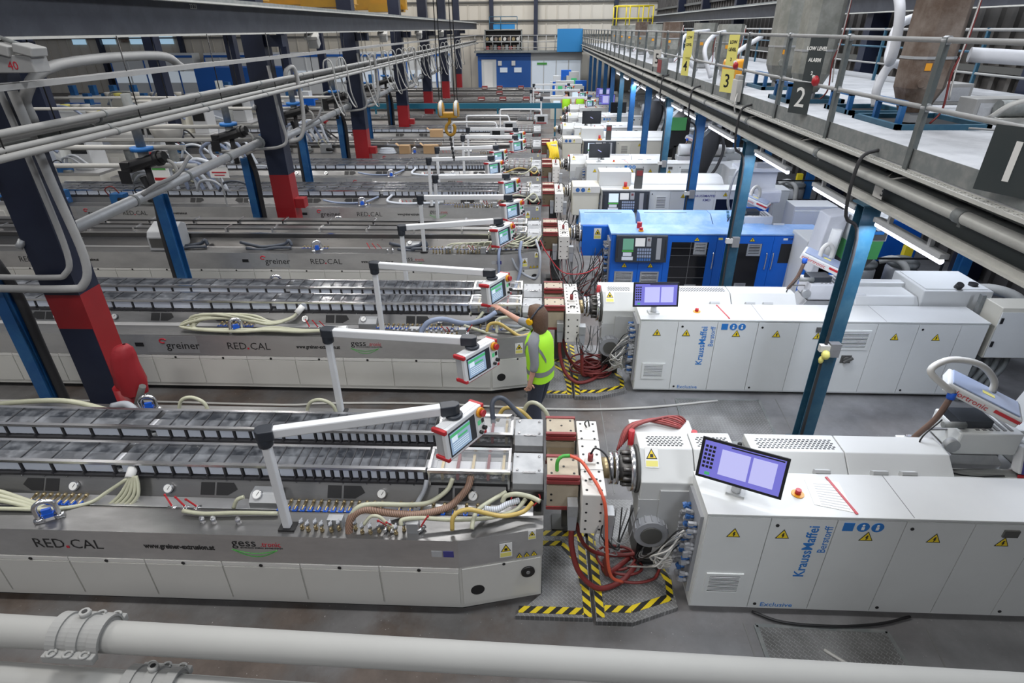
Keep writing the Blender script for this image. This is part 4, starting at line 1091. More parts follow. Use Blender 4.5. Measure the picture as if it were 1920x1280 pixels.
# slim blue posts behind the column row
for i, y in enumerate((5.98, 9.33, 12.5, 15.8, 19.1, 22.4, 25.7, 29.0)):
    t = thing('blue_post', 'slim bright blue steel post behind the column row, %s from the camera' % (ORD[i] if i else 'nearest'), 'post', (-6.3, y, 0), 'slim blue posts on the left')
    MB().box(-6.38, -6.22, y-.09, y-.075, 0, 2.3).box(-6.38, -6.22, y+.075, y+.09, 0, 2.3).box(-6.31, -6.29, y-.075, y+.075, 0, 2.3).build('shaft', 'bluepost', t)
    MB().box(-6.45, -6.15, y-.15, y+.15, 0, .02).build('base_plate', 'bluepost', t)
    MB().tube([(-6.16, y+.02, 0), (-6.17, y+.03, 1.2), (-6.15, y+.02, 1.9), (-6.2, y, 2.3), (-6.3, y, 2.6)] if i % 2 == 0 else [(-6.44, y-.02, .0), (-6.43, y-.02, 1.6), (-6.4, y, 2.2), (-6.5, y, 2.6)], .055, 8).build('black_downpipe', 'rubber', t)
# ---------------------------------------------------------------- overhead conduits on hangers under the runway beam
def conduit(x, z, r, y0, y1, mt, lab):
    t = thing('conduit', lab, 'pipe', (x, (y0+y1)/2, z), 'grey conduits hung along the column row')
    MB().cyl((x, y0, z), (x, y1, z), r, 10).build('pipe', mt, t)
    c = MB(); y = y0+.6
    while y < y1 and y < 30: c.cyl((x, y, z), (x, y+.035, z), r*1.22, 10); y += 2.05
    c.split('pipe_clip', 'dusty_steel', t)
t = thing('cable_tray', 'pale cable tray hung just under the runway beam', 'cable tray', (-4.9, 26, 4.24))
MB().box(-4.97, -4.83, 2.0, 51, 4.235, 4.25).box(-4.975, -4.965, 2.0, 51, 4.235, 4.285).box(-4.835, -4.825, 2.0, 51, 4.235, 4.285).build('tray', 'conduit', t)
c = MB()
for k in range(4): c.tube([(-4.95+.03*k, 2+i*3.5, 4.262+.012*((i*7+k) % 3)) for i in range(14)], .010, 6, 2)
c.build('cables', 'cable_grey', t)
for i, (x, z, r, mt, w) in enumerate(((-4.90, 3.89, .034, 'conduit_pale', 'upper thin'), (-5.0, 3.84, .045, 'conduit', 'upper thick'), (-5.12, 3.72, .06, 'dusty_steel', 'dark thick middle'),
                            (-4.90, 3.75, .030, 'conduit_pale', 'lower thin'), (-4.82, 3.70, .034, 'conduit_pale', 'lowest'))):
    conduit(x, z, r, 2.0, 50.5, mt, '%s grey conduit running the length of the column row' % w)
rod = MB().cyl((0, 0, 0), (0, 0, 1.0), .007, 6)
hang = thing('hanger_set', 'thin black hanger rods holding the grey conduits under the beam', 'hangers', (-4.9, 20, 3.7))
rm = rod.mesh('hanger_rod', 'black')
y = 3.2
while y < 40:
    put('hanger_rod', rm, hang, (-4.88, y, 3.68), (0, 0, 0), (1, 1, .98)); put('hanger_rod', rm, hang, (-5.03, y+.9, 3.70), (0, 0, 0), (1, 1, .96)); y += 2.05
# long diagonal-looking vent pipes between the columns
for i in range(5):
    y0, y1 = COLY[i]+.25, COLY[i+1]-.3
    t = thing('vent_pipe', 'shiny galvanised vent pipe spanning columns %s and %s' % (('one', 'two', 'three', 'four', 'five', 'six')[i], ('one', 'two', 'three', 'four', 'five', 'six')[i+1]), 'pipe', (-5.6, (y0+y1)/2, 2.6), 'galvanised vent pipes')
    MB().cyl((-5.62, y0, 2.60), (-5.72, y1, 2.68), .075, 14).build('pipe', 'galv', t)
    c = MB()
    for k in (.25, .5, .75): c.cyl((-5.62-.1*k, y0+(y1-y0)*k, 2.60+.08*k), (-5.62-.1*k, y0+(y1-y0)*k+.05, 2.60+.08*k), .085, 14)
    c.cyl((-5.72, y1-.02, 2.68), (-5.72, y1+.03, 2.68), .12, 12)
    c.build('pipe_bands', 'dusty_steel', t)
    MB().tube([(-5.6, y0+1.6, 2.66), (-5.5, y0+1.8, 2.75), (-5.5, y0+2.4, 2.78), (-5.55, y0+2.9, 2.95)], .03, 6).build('side_lead', 'cable_grey', t)
# bent conduits round the columns
def bent(pts, r, lab, mt='conduit'):
    hose('bent_conduit', pts, r, mt, lab, 'pipe', 10, 5, 'bent conduits at the columns')
bent([(-5.25, 5.86, 4.2), (-5.22, 5.86, 3.4), (-5.20, 5.84, 2.55), (-5.28, 5.80, 2.32), (-5.5, 5.78, 2.28), (-6.6, 5.80, 2.28)], .032, 'grey conduit bent round the face of the nearest column')
bent([(-5.12, 5.86, 4.2), (-5.08, 5.86, 3.3), (-5.02, 5.84, 2.5), (-5.10, 5.78, 2.20), (-5.35, 5.74, 2.16), (-6.6, 5.74, 2.16)], .045, 'thick grey conduit bent under the other at the nearest column')
bent([(-5.15, 6.0, 3.9), (-5.12, 6.0, 4.15), (-5.0, 6.4, 4.40), (-5.0, 8.2, 4.42), (-5.0, 8.7, 4.25)], .055, 'thick grey pipe arched beneath the runway beam')
for i, y in ((1, 12.1), (2, 18.3), (3, 24.5)):
    bent([(-5.25, y, 4.1), (-5.2, y, 3.2), (-5.15, y, 2.75), (-5.3, y-.05, 2.6), (-5.8, y-.05, 2.55), (-6.6, y-.05, 2.5)], .03, 'grey conduit curling round the %s column' % ORD[i])
    bent([(-5.0, y+.1, 3.75), (-4.95, y+.1, 4.0), (-4.85, y+.3, 4.0), (-4.85, y+.35, 3.2), (-4.95, y+.3, 2.75), (-5.2, y+.2, 2.65)], .04, 'thick grey pipe looping beside the %s column' % ORD[i])
# white cable loops that drop from the conduits to the lines
k = 0
for y in (14.2, 15.2, 17.4, 19.6, 20.6, 21.7, 22.6, 23.6, 25.6, 26.6, 27.6, 28.6, 29.6, 31.8, 33.0, 34.2, 35.4, 37.6, 39):
    dz = random.uniform(.7, 1.15)
    hose('drop_cable', [(-4.9, y, 3.9), (-4.86, y, 4.08), (-4.75, y+.05, 4.1), (-4.68, y+.05, 3.9), (-4.66, y+.1, 3.8-dz*.6), (-4.62, y+.3, 3.75-dz), (-4.8, y+.55, 3.8-dz), (-5.0, y+.6, 3.9-dz*.5), (-5.05, y+.6, 3.75)], .018, 'conduit_pale', 'looping pale drop cable hung from the conduits, %s from the camera' % (ORD[k] if k else 'nearest'), 'cable', 6, 4, 'white drop cables'); k += 1
# butterfly valves with black actuators on drop pipes
def actuator(x, y, z, n):
    t = thing('valve_actuator', 'black valve actuator with a blue flange on a drop pipe, %s from the camera' % (ORD[n] if n else 'nearest'), 'actuator', (x, y, z), 'black valve actuators on drop pipes')
    MB().cyl((x, y, z+.22), (x, y, z+1.0), .07, 12).build('drop_pipe', 'dusty_steel', t)
    MB().cyl((x, y, z+.16), (x, y, z+.22), .17, 16).build('blue_flange', 'text_blue', t)
    MB().cyl((x, y, z-.1), (x, y, z+.16), .08, 12).build('valve_body', 'dusty_pipe', t)
    m = MB().cyl((x-.30, y-.05, z-.10), (x+.38, y-.05, z+.08), .095, 8).cyl((x+.22, y-.05, z+.04), (x+.30, y-.05, z+.06), .12, 12)
    m.box(x-.36, x-.2, y-.14, y+.04, z-.16, z+.0); m.build('actuator', 'black', t, bev=.01)
    MB().box(x-.30, x-.12, y-.30, y-.29, z-.30, z-.10).build('tag_plate', 'black', t)
    MB().tube([(x+.3, y-.05, z+.05), (x+.45, y, z-.05), (x+.42, y+.05, z-.3), (x+.2, y+.1, z-.42)], .03, 8).build('air_hose', 'vein_hose', t)
    MB().cyl((x, y, z-.6 if n < 4 else 0), (x, y, z-.1), .05, 10).build('lower_pipe', 'rubber', t)
for n, (x, y, z) in enumerate(((-6.35, 9.3, 2.86), (-6.35, 12.2, 2.83), (-6.3, 15.6, 2.86), (-6.3, 18.9, 2.85), (-6.3, 22.0, 2.85), (-6.3, 25.5, 2.85))): actuator(x, y, z, n)
# flood light boxes on the runway
t = thing('flood_lamp', 'grey lamp housing numbered 40 under the runway beam', 'lamp', (-4.84, 5.5, 4.3))
MB().box(-4.98, -4.62, 5.62, 5.82, 4.37, 4.52).build('gear_box', 'conduit', t, bev=.01)
MB().obox((-4.90, 5.70, 4.575), (.24, .22, .09), Matrix.Rotation(.25, 3, 'Y')).obox((-4.66, 5.70, 4.56), (.17, .2, .08), Matrix.Rotation(.25, 3, 'Y')).build('lamp_head', 'conduit_pale', t, bev=.01)
MB().cyl((-4.92, 5.7, 4.6), (-4.98, 5.72, 4.66), .02, 8).cyl((-4.68, 5.7, 4.58), (-4.92, 5.72, 4.66), .02, 8).build('bracket', 'dusty_steel', t)
text('lettering', '40', .10, 'text_red', t, (-4.86, 5.618, 4.40), FRONT)
for i, y in enumerate((14.0, 20.4, 26.5, 32.5)):
    t = thing('flood_lamp', 'small grey lamp under the runway beam, %s one along' % ORD[i+1], 'lamp', (-4.95, y, 4.4), 'lamps under the runway beam')
    MB().obox((-4.95, y, 4.48), (.22, .2, .22), Matrix.Rotation(.5, 3, 'X')).build('gear_box', 'pipe_grey', t, bev=.01)
    MB().obox((-4.95, y-.1, 4.58), (.3, .16, .08), Matrix.Rotation(.6, 3, 'X')).build('lamp_head', 'vein_hose', t, bev=.01)
# rods and chilled-water pipes crossing to the left bay
for i, (y, z) in enumerate(((9.4, 3.05), (9.6, 2.72), (12.7, 2.9), (12.75, 2.62), (15.9, 2.9), (19.2, 2.85))):
    solo(MB().cyl((-20, y, z), (-5.7, y, z), .04, 10), 'cross_pipe', 'vein_hose', 'pale pipe crossing into the left bay, %s from the camera' % (ORD[i] if i else 'nearest'), 'pipe', group='pale pipes crossing the left bay')
# ================================================================ far columns of the left bay
for i, (x, y) in enumerate(((-14.5, 17.5), (-14.5, 23.6), (-14.5, 29.8), (-14.5, 36), (-14.5, 42.2), (-20.2, 17.5))):
    t = thing('bay_column', 'navy column of the second row in the left bay, %s from the camera' % (ORD[i] if i else 'nearest'), 'column', (x, y, 0), 'navy columns of the left bay')
    MB().box(x-.22, x+.22, y-.2, y-.17, 0, 9).box(x-.22, x+.22, y+.17, y+.2, 0, 9).box(x-.02, x+.22, y-.17, y+.17, 0, 9).build('shaft', 'navy', t)
    MB().box(x-.35, x+.35, y-.3, y+.3, 0, .03).build('base_plate', 'navy', t)
# yellow travelling crane girders over the left bay
for i, (y, z, h) in enumerate(((13.5, 5.25, .5), (20.2, 5.3, .65), (28, 5.35, .5))):
    t = thing('crane_girder', 'yellow crane girder over the left bay, %s from the camera' % (ORD[i] if i else 'nearest'), 'crane', (-12, y, z), 'yellow crane girders')
    MB().box(-24, -5.7, y, y+.3, z+.1, z+h).build('girder', 'crane_yellow', t)
    MB().box(-24, -5.7, y-.15, y+.45, z+.08, z+.10).build('flange', 'crane_yellow', t)
    MB().box(-7.2, -5.9, y-.5, y+.8, z, z+.28).build('end_carriage', 'crane_yellow', t)
t = thing('work_lamp', 'bright round high lamp seen between the columns under the crane', 'lamp', (-9, 30.5, 5.6))
MB().lathe([(.55, 0), (.5, .15), (.2, .45), (.1, .5)], (-8.6, 31, 6.2), n=18).build('shade', 'galv', t); MB().cyl((-8.6, 31, 6.17), (-8.6, 31, 6.2), .5, 18).build('lens', 'tube_light', t)
# crane hook
hx, hy = -1.72, 11.7
t = thing('crane_hook', 'yellow crane hook block with a hanging chain over the tables', 'crane hook', (hx, hy, 2.4))
for s_ in (-1, 1):
    MB().cyl((hx+s_*.145-.03, hy, 3.36), (hx+s_*.145+.03, hy, 3.36), .15, 18).build('sheave', 'vein_hose', t, bev=.01)
    MB().cyl((hx+s_*.145-.045, hy, 3.34), (hx+s_*.145-.03, hy, 3.34), .13, 16).cyl((hx+s_*.145+.03, hy, 3.34), (hx+s_*.145+.045, hy, 3.34), .13, 16).build('sheave_cheek', 'crane_yellow', t)
    MB().cyl((hx+s_*.145-.02, hy-.05, 3.4), (hx+s_*.12-.04, hy, 8.8), .009, 6).cyl((hx+s_*.145+.02, hy+.05, 3.4), (hx+s_*.12+.03, hy, 8.8), .009, 6).build('rope', 'black', t)
MB().box(hx-.17, hx+.17, hy-.09, hy+.09, 3.20, 3.30).build('cross_head', 'crane_yellow', t, bev=.02)
MB().tube([(hx, hy, 3.22), (hx, hy, 3.12), (hx-.06, hy, 3.05), (hx-.07, hy, 2.95), (hx, hy, 2.88), (hx+.08, hy, 2.92), (hx+.10, hy, 3.02), (hx+.07, hy, 3.08)], .03, 8, 4).build('hook', 'crane_yellow', t)
ch = MB()
for i in range(11): ch.obox((hx+.005*i, hy, 2.84-i*.042), (.05 if i % 2 else .02, .02 if i % 2 else .05, .05), Matrix.Identity(3))
ch.build('chain', 'rubber', t)
# ================================================================ walkway gantry on the right
WX = 3.42
def gantry():
    t = thing('walkway', 'raised dusty walkway platform with dark fascia beam on the right', 'walkway', (5, 20, 3.1))
    Y0, Y1 = .4, 52
    MB().box(WX+.02, WX+.045, Y0, Y1, 3.12, 3.40).build('fascia_web', 'web', t)
    MB().box(WX-.06, WX+.12, Y0, Y1, 3.10, 3.122).build('fascia_bottom_flange', 'dusty_pipe', t)
    MB().box(WX-.06, WX+.12, Y0, Y1, 3.40, 3.415).build('fascia_top_flange', 'dusty_steel', t)
    MB().box(WX-.02, WX+.02, Y0, Y1, 3.122, 3.17).build('fascia_ledge', 'dusty_pipe', t)
    MB().box(3.3, 8.6, Y0, Y1, 3.56, 3.60).build('deck', 'deck_dust', t)
    MB().box(WX+.12, 8.6, Y0, Y1, 3.50, 3.56).build('deck_underside', 'web', t)
    bm = MB().box(WX+.05, 8.6, -.06, .06, 3.16, 3.5).mesh('cross_beam', 'web'); y = 1.1
    while y < 51: put('cross_beam', bm, t, (0, y, 0)); y += 1.65
    # grating strip outside the toe board, with brackets
    g = MB(); g.box(3.19, 3.20, Y0, Y1, 3.545, 3.575).box(3.285, 3.295, Y0, Y1, 3.545, 3.575)
    y = Y0
    while y < 16: g.box(3.20, 3.285, y, y+.012, 3.555, 3.57); y += .085
    for k in range(2): g.box(3.225+.03*k, 3.231+.03*k, Y0, Y1, 3.555, 3.57)
    g.build('grating_strip', 'dusty_pipe', t)
    br = MB(); y = 1.6
    while y < 40: br.prism([(3.24, 3.54), (3.5, 3.54), (3.5, 3.42)], y, y+.012, 'y'); br.box(3.22, 3.5, y, y+.14, 3.53, 3.542); y += 1.05
    br.build('grating_brackets', 'dusty_steel', t)
    tb = MB().box(3.295, 3.303, .004, 1.646, 3.585, 3.745).mesh('toe_board', 'dusty_steel')
    y = 2.1-1.65
    pm = MB().box(3.27, 3.28, -.032, .032, 3.56, 4.61).box(3.28, 3.33, -.006, .006, 3.56, 4.61).mesh('rail_post', 'rail_steel')
    sh = MB().cyl((3.30, -.03, 4.59), (3.30, .03, 4.59), .034, 10).cyl((3.30, -.03, 4.08), (3.30, .03, 4.08), .034, 10).mesh('rail_socket', 'galv')
    while y < 50:
        put('toe_board', tb, t, (0, y, 0)); p = put('rail_post', pm, t, (0, y, 0)); put('rail_socket', sh, t, (0, y, 0)); y += 1.65
    MB().cyl((3.30, Y0, 4.59), (3.30, Y1, 4.59), .022, 10).build('top_rail', 'conduit', t)
    MB().cyl((3.30, Y0, 4.08), (3.30, Y1, 4.08), .020, 10).build('middle_rail', 'conduit', t)
    # guard rail on the wall side
    pr = MB().box(7.58, 7.63, -.025, .025, 3.6, 4.65).mesh('rail_post', 'steelblue'); y = 1.5
    while y < 51: put('rail_post', pr, t, (0, y, 0)); y += 1.65
    for z in (4.62, 4.28, 3.95): MB().cyl((7.6, Y0, z), (7.6, Y1, z), .025 if z > 4.5 else .02, 8).build('wall_side_rail', 'conduit' if z != 4.28 else 'steelblue', t)
    n = MB().box(WX-.062, WX-.058, 5.75, 5.92, 3.20, 3.36).build('number_plate', 'vein_hose', t)
    text('lettering', '3', .15, 'text_black', n, (WX-.0635, 5.80, 3.23), (PI/2, 0, -PI/2))
    return t
GW = gantry()
t = thing('service_pipe', 'dusty grey service pipe running along the walkway fascia', 'pipe', (WX-.09, 20, 3.4))
MB().cyl((WX-.11, .4, 3.385), (WX-.11, 51, 3.385), .052, 12).build('pipe', 'dusty_pipe', t)
c = MB()
for i in range(14): c.cyl((WX-.11, 1.9+2.6*i, 3.385), (WX-.11, 2.0+2.6*i, 3.385), .06, 12).box(WX-.11, WX+.03, 1.93+2.6*i, 1.97+2.6*i, 3.3, 3.33)
c.split('pipe_clamp', 'dusty_steel', t)
t = thing('cable_bundle', 'bundle of dusty cables lying behind the fascia pipe', 'cables', (3.5, 15, 3.43))
m = MB()
for k in range(4): m.tube([(3.50+.03*k+.03*math.sin(i*1.7+k), 1+i*1.2, 3.43+.012*((i+k) % 2)) for i in range(26)], .013, 6, 3)
m.build('cables', 'dusty_pipe', t)
m = MB()
for i in range(8): m.tube([(3.5, 3.3+i*2.1, 3.44), (3.4, 3.4+i*2.1, 3.47), (3.3, 3.55+i*2.1, 3.42), (3.42, 3.7+i*2.1, 3.44)], .009, 6)
m.build('loose_leads', 'vein_hose', t)
# ---------------------------------------------------------------- gantry columns
CY = [6.02, 9.8, 13.05, 16.3, 19.6, 22.9, 26.2, 29.5, 32.8, 36.1, 39.4, 42.7]
cc = ['steelblue', 'steelblue', 'bluepost', 'steelblue', 'bluepost', 'bluepost', 'steelblue', 'bluepost', 'bluepost', 'bluepost', 'bluepost', 'bluepost']
def gantry_column(x, y, mt, lab, grp, fittings):
    t = thing('gantry_column', lab, 'column', (x, y, 0), grp)
    m = MB(); m.box(x-.09, x+.09, y-.08, y-.068, 0, 3.10).box(x-.09, x+.09, y+.068, y+.08, 0, 3.10).box(x-.006, x+.006, y-.068, y+.068, 0, 3.1); m.box(x+.078, x+.09, y-.068, y+.068, 0, 3.1)
    m.build('shaft', mt, t)
    MB().box(x-.14, x+.14, y-.14, y+.14, 0, .02).box(x-.12, x+.12, y-.12, y+.12, 3.085, 3.10).build('end_plates', 'steelblue', t)
    if fittings:
        MB().tube([(x-.08, y-.12, .2), (x-.10, y-.12, 1.5), (x-.10, y-.12, 2.75), (x-.28, y-.13, 3.0), (x-.30, y-.12, 3.45), (x-.2, y-.1, 3.62), (x+.2, y-.1, 3.64)], .018, 8, 5).build('lamp_conduit', 'rubber', t)
        MB().box(x-.06, x+.06, y-.16, y-.08, 1.35, 1.52).build('socket_box', 'cable_grey', t)
        MB().box(x-.17, x-.06, y-.16, y-.10, 1.42, 1.50).build('socket_lid', 'vein_hose', t)
        if y < 7: MB().ball((x-.11, y-.19, 1.40), (.05, .05, .06), 8).ball((x-.14, y-.18, 1.33), (.03, .03, .05), 8).build('yellow_plug', 'pale_yellow', t)
    return t
for i, y in enumerate(CY):
    gantry_column(3.42, y, cc[i], 'blue steel column holding up the walkway edge, %s from the camera' % (ORD[i] if i else 'nearest'), 'front columns of the walkway', i < 4)
for i, y in enumerate((6.02, 9.8, 13.05, 16.3, 19.6, 22.9, 26.2)):
    gantry_column(7.45, y, 'bluepost', 'blue steel column under the wall side of the walkway, %s from the camera' % (ORD[i] if i else 'nearest'), 'rear columns of the walkway', False)
for i, y in enumerate(CY[2:6]):
    solo(MB().bar((3.42, y, 2.55), (3.95, y, 3.12), .05, .07), 'knee_brace', 'dusty_steel', 'slanting knee brace at walkway column %s' % ORD[i+2], 'brace', group='knee braces under the walkway')
# ---------------------------------------------------------------- tube lights under the fascia
def tube_lamp(x, y0, y1, lab, zt=3.10):
    t = thing('tube_lamp', lab, 'lamp', (x, (y0+y1)/2, 3.0), 'tube lights under the walkway')
    MB().box(x-.04, x+.04, y0, y1, 2.955, 3.0).box(x-.02, x+.02, y0+.2, y0+.24, 3.0, zt).box(x-.02, x+.02, y1-.24, y1-.2, 3.0, zt).build('fitting', 'console_grey', t)
    MB().cyl((x, y0+.02, 2.93), (x, y1-.02, 2.93), .026, 10).build('tube', 'tube_light', t)
    l = bpy.data.lights.new('tube_glow', 'AREA'); l.shape = 'RECTANGLE'; l.size = .10; l.size_y = y1-y0; l.energy = 38; l.color = (.80, .86, 1.0)
    o = bpy.data.objects.new('tube_glow', l); COL.objects.link(o); o.parent = t; o.location = (0, 0, -.115)
for i, y in enumerate((4.6, 7.9, 11.2, 14.5, 17.8, 21.1)): tube_lamp(6.1, y, y+1.3, 'tube light under the middle of the walkway deck, %s from the camera' % (ORD[i] if i else 'nearest'), 3.5)
TL = [(4.75, 5.85), (6.25, 7.35), (8.2, 9.55), (10.7, 12.4), (13.4, 14.6), (15.0, 16.1), (17.2, 18.3), (20, 21.2), (22, 23.2), (24.6, 25.8), (27, 28.2)]
for i, (a, b) in enumerate(TL): tube_lamp(3.44, a, b, 'glowing white tube light under the walkway edge, %s from the camera' % (ORD[i] if i else 'nearest'))
# ---------------------------------------------------------------- signs hung on the walkway rail
def rail_sign(y, z, w, h, mt, lines, tm, lab, size, tilt=0):
    t = thing('rail_sign', lab, 'sign', (3.28, y, z), 'signs hung on the walkway rail')
    pl_ = MB(); pl_.box(3.277, 3.283, y-w/2, y+w/2, z, z+h); pl_.build('plate', mt, t)
    for k, (s, zz) in enumerate(lines): text('lettering', s, size, tm, t, (3.275, y, z+zz), (PI/2, 0, -PI/2), 'CENTER', bold=.002)
    t.rotation_euler = (0, 0, .45); t.location = (3.22, y, z)
    return t
rail_sign(7.80, 3.74, .30, .36, 'web', [('2', .08)], 'text_white', 'black plate with a white figure 2 on the walkway rail', .32)
rail_sign(4.15, 3.66, .36, .44, 'web', [('1', .09)], 'text_white', 'black plate with a white figure 1 at the right edge', .38)
rail_sign(7.62, 4.12, .24, .46, 'web', [('LOW LEVEL', .33), ('ALARM', .21), ('2', .07)], 'text_white', 'tall black plate lettered LOW LEVEL ALARM 2', .055)
rail_sign(10.9, 4.12, .24, .46, 'pale_yellow', [('LOW', .33), ('LEVEL', .22), ('3', .07)], 'text_black', 'yellow plate on the rail beside the beige switch box', .07)
rail_sign(10.95, 3.70, .30, .36, 'pale_yellow', [('3', .08)], 'text_black', 'yellow plate with a figure 3 on the walkway rail', .30)
rail_sign(14.1, 4.12, .24, .5, 'pale_yellow', [('LOW', .36), ('LEVEL', .22)], 'text_black', 'yellow plate beyond the orange drum on the rail', .07)
rail_sign(14.2, 3.75, .24, .5, 'pale_yellow', [('4', .1)], 'text_black', 'yellow plate with a figure 4 on the walkway rail', .28)
rail_sign(17.7, 3.74, .34, .42, 'vein_hose', [('5', .08)], 'text_black', 'pale plate with a figure 5 on the walkway rail', .36)
for i, y in enumerate((4.0, 7.55, 10.7, 14.3)):
    t = thing('alarm_lamp', 'small red alarm lamp on the walkway rail, %s from the camera' % (ORD[i] if i else 'nearest'), 'lamp', (3.28, y, 4.05), 'red alarm lamps')
    MB().ball((3.25, y, 4.13), (.045, .05, .06), 10).build('lens', 'red', t); MB().cyl((3.25, y, 4.15), (3.25, y+.07, 4.18), .03, 8).build('holder', 'vein_hose', t)
t = thing('switch_box', 'beige switch box strapped to the walkway rail', 'switch box', (3.2, 10.35, 3.7))
MB().box(3.17, 3.26, 10.2, 10.46, 3.62, 3.95).build('box', 'vein_hose', t, bev=.01); MB().box(3.18, 3.26, 10.22, 10.4, 3.95, 4.02).build('cap', 'pipe_grey', t, bev=.01)
MB().tube([(3.2, 10.2, 3.75), (3.15, 10.1, 3.6), (3.2, 10.15, 3.45)], .012, 6).build('lead', 'vein_hose', t)
t = thing('red_box', 'red-faced grey control box standing at the rail beyond the signs', 'control box', (3.2, 16.8, 3.7))
MB().box(3.12, 3.28, 16.4, 17.0, 3.62, 4.0).build('box', 'dusty_steel', t); MB().box(3.112, 3.12, 16.44, 16.96, 3.66, 3.96).build('face', 'red_dull', t)
solo(MB().lathe([(.20, 0), (.22, .04), (.22, .5), (.2, .55)], (3.75, 12.4, 3.6)), 'orange_drum', 'orange', 'orange drum standing on the walkway deck', 'drum')
# ---------------------------------------------------------------- material hoppers on the deck
def square_loft(mb, secs, cx, cy):
    n0 = len(mb.v)
    for (hx_, hy_, z, dx) in secs:
        for (a, b) in ((-1, -.6), (-.6, -1), (.6, -1), (1, -.6), (1, .6), (.6, 1), (-.6, 1), (-1, .6)): mb.v.append((cx+dx+a*hx_, cy+b*hy_, z))
    for i in range(len(secs)-1):
        for k in range(8): mb.f.append((n0+i*8+k, n0+i*8+(k+1) % 8, n0+(i+1)*8+(k+1) % 8, n0+(i+1)*8+k)); mb.s.append(False)
    mb.f.append(tuple(n0+k for k in range(7, -1, -1))); mb.s.append(False)
    mb.f.append(tuple(n0+(len(secs)-1)*8+k for k in range(8))); mb.s.append(False)
def opening(cx, cy, w, lab):
    t = thing('hatch_frame', lab, 'hatch frame', (cx, cy, 3.6), 'blue hatch frames on the deck')
    m = MB(); m.box(cx-w, cx+w, cy-w, cy-w+.06, 3.6, 3.66).box(cx-w, cx+w, cy+w-.06, cy+w, 3.6, 3.66).box(cx-w, cx-w+.06, cy-w, cy+w, 3.6, 3.66).box(cx+w-.06, cx+w, cy-w, cy+w, 3.6, 3.66); m.build('kerb', 'steelblue', t)
    MB().box(cx-w+.06, cx+w-.06, cy-w+.06, cy+w-.06, 3.60, 3.606).build('opening', 'black', t)
    m = MB()
    for s in (-1, 1): m.box(cx-.42+s*.0, cx-.36, cy+s*.28-.03, cy+s*.28+.03, 3.6, 3.88)
    m.box(cx-.42, cx-.36, cy-.31, cy+.31, 3.84, 3.9); m.build('stirrup', 'bluepost', t)
def hopper(cx, cy, s, mt, lab, low='hopper_steel', top=5.9):
    t = thing('hopper', lab, 'hopper', (cx, cy, 3.62), 'material hoppers on the walkway')
    m = MB(); square_loft(m, [(.20*s, .20*s, 3.62, -.0), (.20*s, .20*s, 3.74, 0)], cx, cy); m.build('outlet', 'galv', t)
    m = MB(); square_loft(m, [(.24*s, .24*s, 3.74, 0), (.42*s, .42*s, 4.02, 0), (.44*s, .44*s, 4.34, 0)], cx, cy); m.build('cone', low, t)
    m = MB(); square_loft(m, [(.455*s, .455*s, 4.34, 0), (.455*s, .455*s, 4.37, 0)], cx, cy); m.build('seam_band', 'galv', t)
    m = MB(); square_loft(m, [(.44*s, .44*s, 4.37, 0), (.44*s, .44*s, top, 0)], cx, cy); m.build('body', mt, t)
    MB().box(cx-.25*s, cx-.12*s, cy-.445*s, cy-.43*s, 4.22, 4.30).build('orange_sticker', 'orange', t)
    MB().cyl((cx-.22*s, cy-.42*s, 4.08), (cx-.22*s, cy-.45*s, 4.08), .09*s, 14).build('sight_port', mt, t)
    MB().tube([(cx+.4*s, cy-.46*s, top-.1), (cx+.42*s, cy-.48*s, 4.6), (cx+.3*s, cy-.5*s, 4.2), (cx+.35*s, cy-.5*s, 3.8), (cx+.1, cy-.5*s, 3.63)], .012, 6).build('red_lead', 'hose_red', t)
    MB().tube([(cx+.44*s, cy-.46*s, top-.1), (cx+.40*s, cy-.48*s, 4.7), (cx+.36*s, cy-.5*s, 4.25), (cx+.42*s, cy-.5*s, 3.9)], .010, 6).build('grey_lead', 'vein_hose', t)
    return t
hopper(4.72, 8.0, .56, 'hopper_brown', 'large brown dust-stained hopper nearest the camera on the walkway', 'hopper_brown')
opening(4.80, 7.95, .55, 'blue hatch frame round the nearest brown hopper')
opening(4.75, 9.15, .42, 'empty blue hatch frame behind the nearest hopper')
hopper(4.45, 10.6, .60, 'hopper_steel', 'tall grey metal hopper, second on the walkway')
hopper(4.85, 12.9, .66, 'hopper_steel', 'tall grey metal hopper behind the second one')
opening(4.45, 10.6, .45, 'blue hatch frame round the second hopper'); opening(4.85, 12.9, .5, 'blue hatch frame round the third hopper')
hopper(4.7, 16.3, .62, 'hopper_steel', 'smaller grey hopper beyond the tall pair', top=4.75); hopper(4.9, 19.6, .7, 'hopper_steel', 'small grey hopper, fifth along the walkway', top=4.8)
hopper(4.6, 22.9, .7, 'hopper_brown', 'brown hopper, sixth along the walkway', top=4.85); hopper(4.6, 26.2, .7, 'hopper_steel', 'grey hopper, seventh along the walkway', top=4.8); hopper(4.6, 29.5, .7, 'hopper_brown', 'brown hopper near the far end of the walkway', top=4.9)
for i, y in enumerate((33, 36, 39.5)): hopper(4.6, y, .7, 'hopper_steel', 'far grey hopper at the %s end of the walkway' % ('nearer', 'middle', 'furthest')[i], top=4.8)
def white_hose(pts, r, lab): hose('conveying_hose', pts, r, 'powder', lab, 'hose', 10, 6, 'white conveying hoses on the walkway')
white_hose([(4.95, 10.85, 5.3), (4.98, 9.9, 5.25), (4.9, 9.3, 4.95), (4.88, 9.1, 4.5), (4.9, 9.15, 4.25), (5.05, 9.5, 4.4), (5.35, 9.9, 4.75), (6.1, 9.8, 4.85)], .065, 'thick white hose arching between the two nearest hoppers')
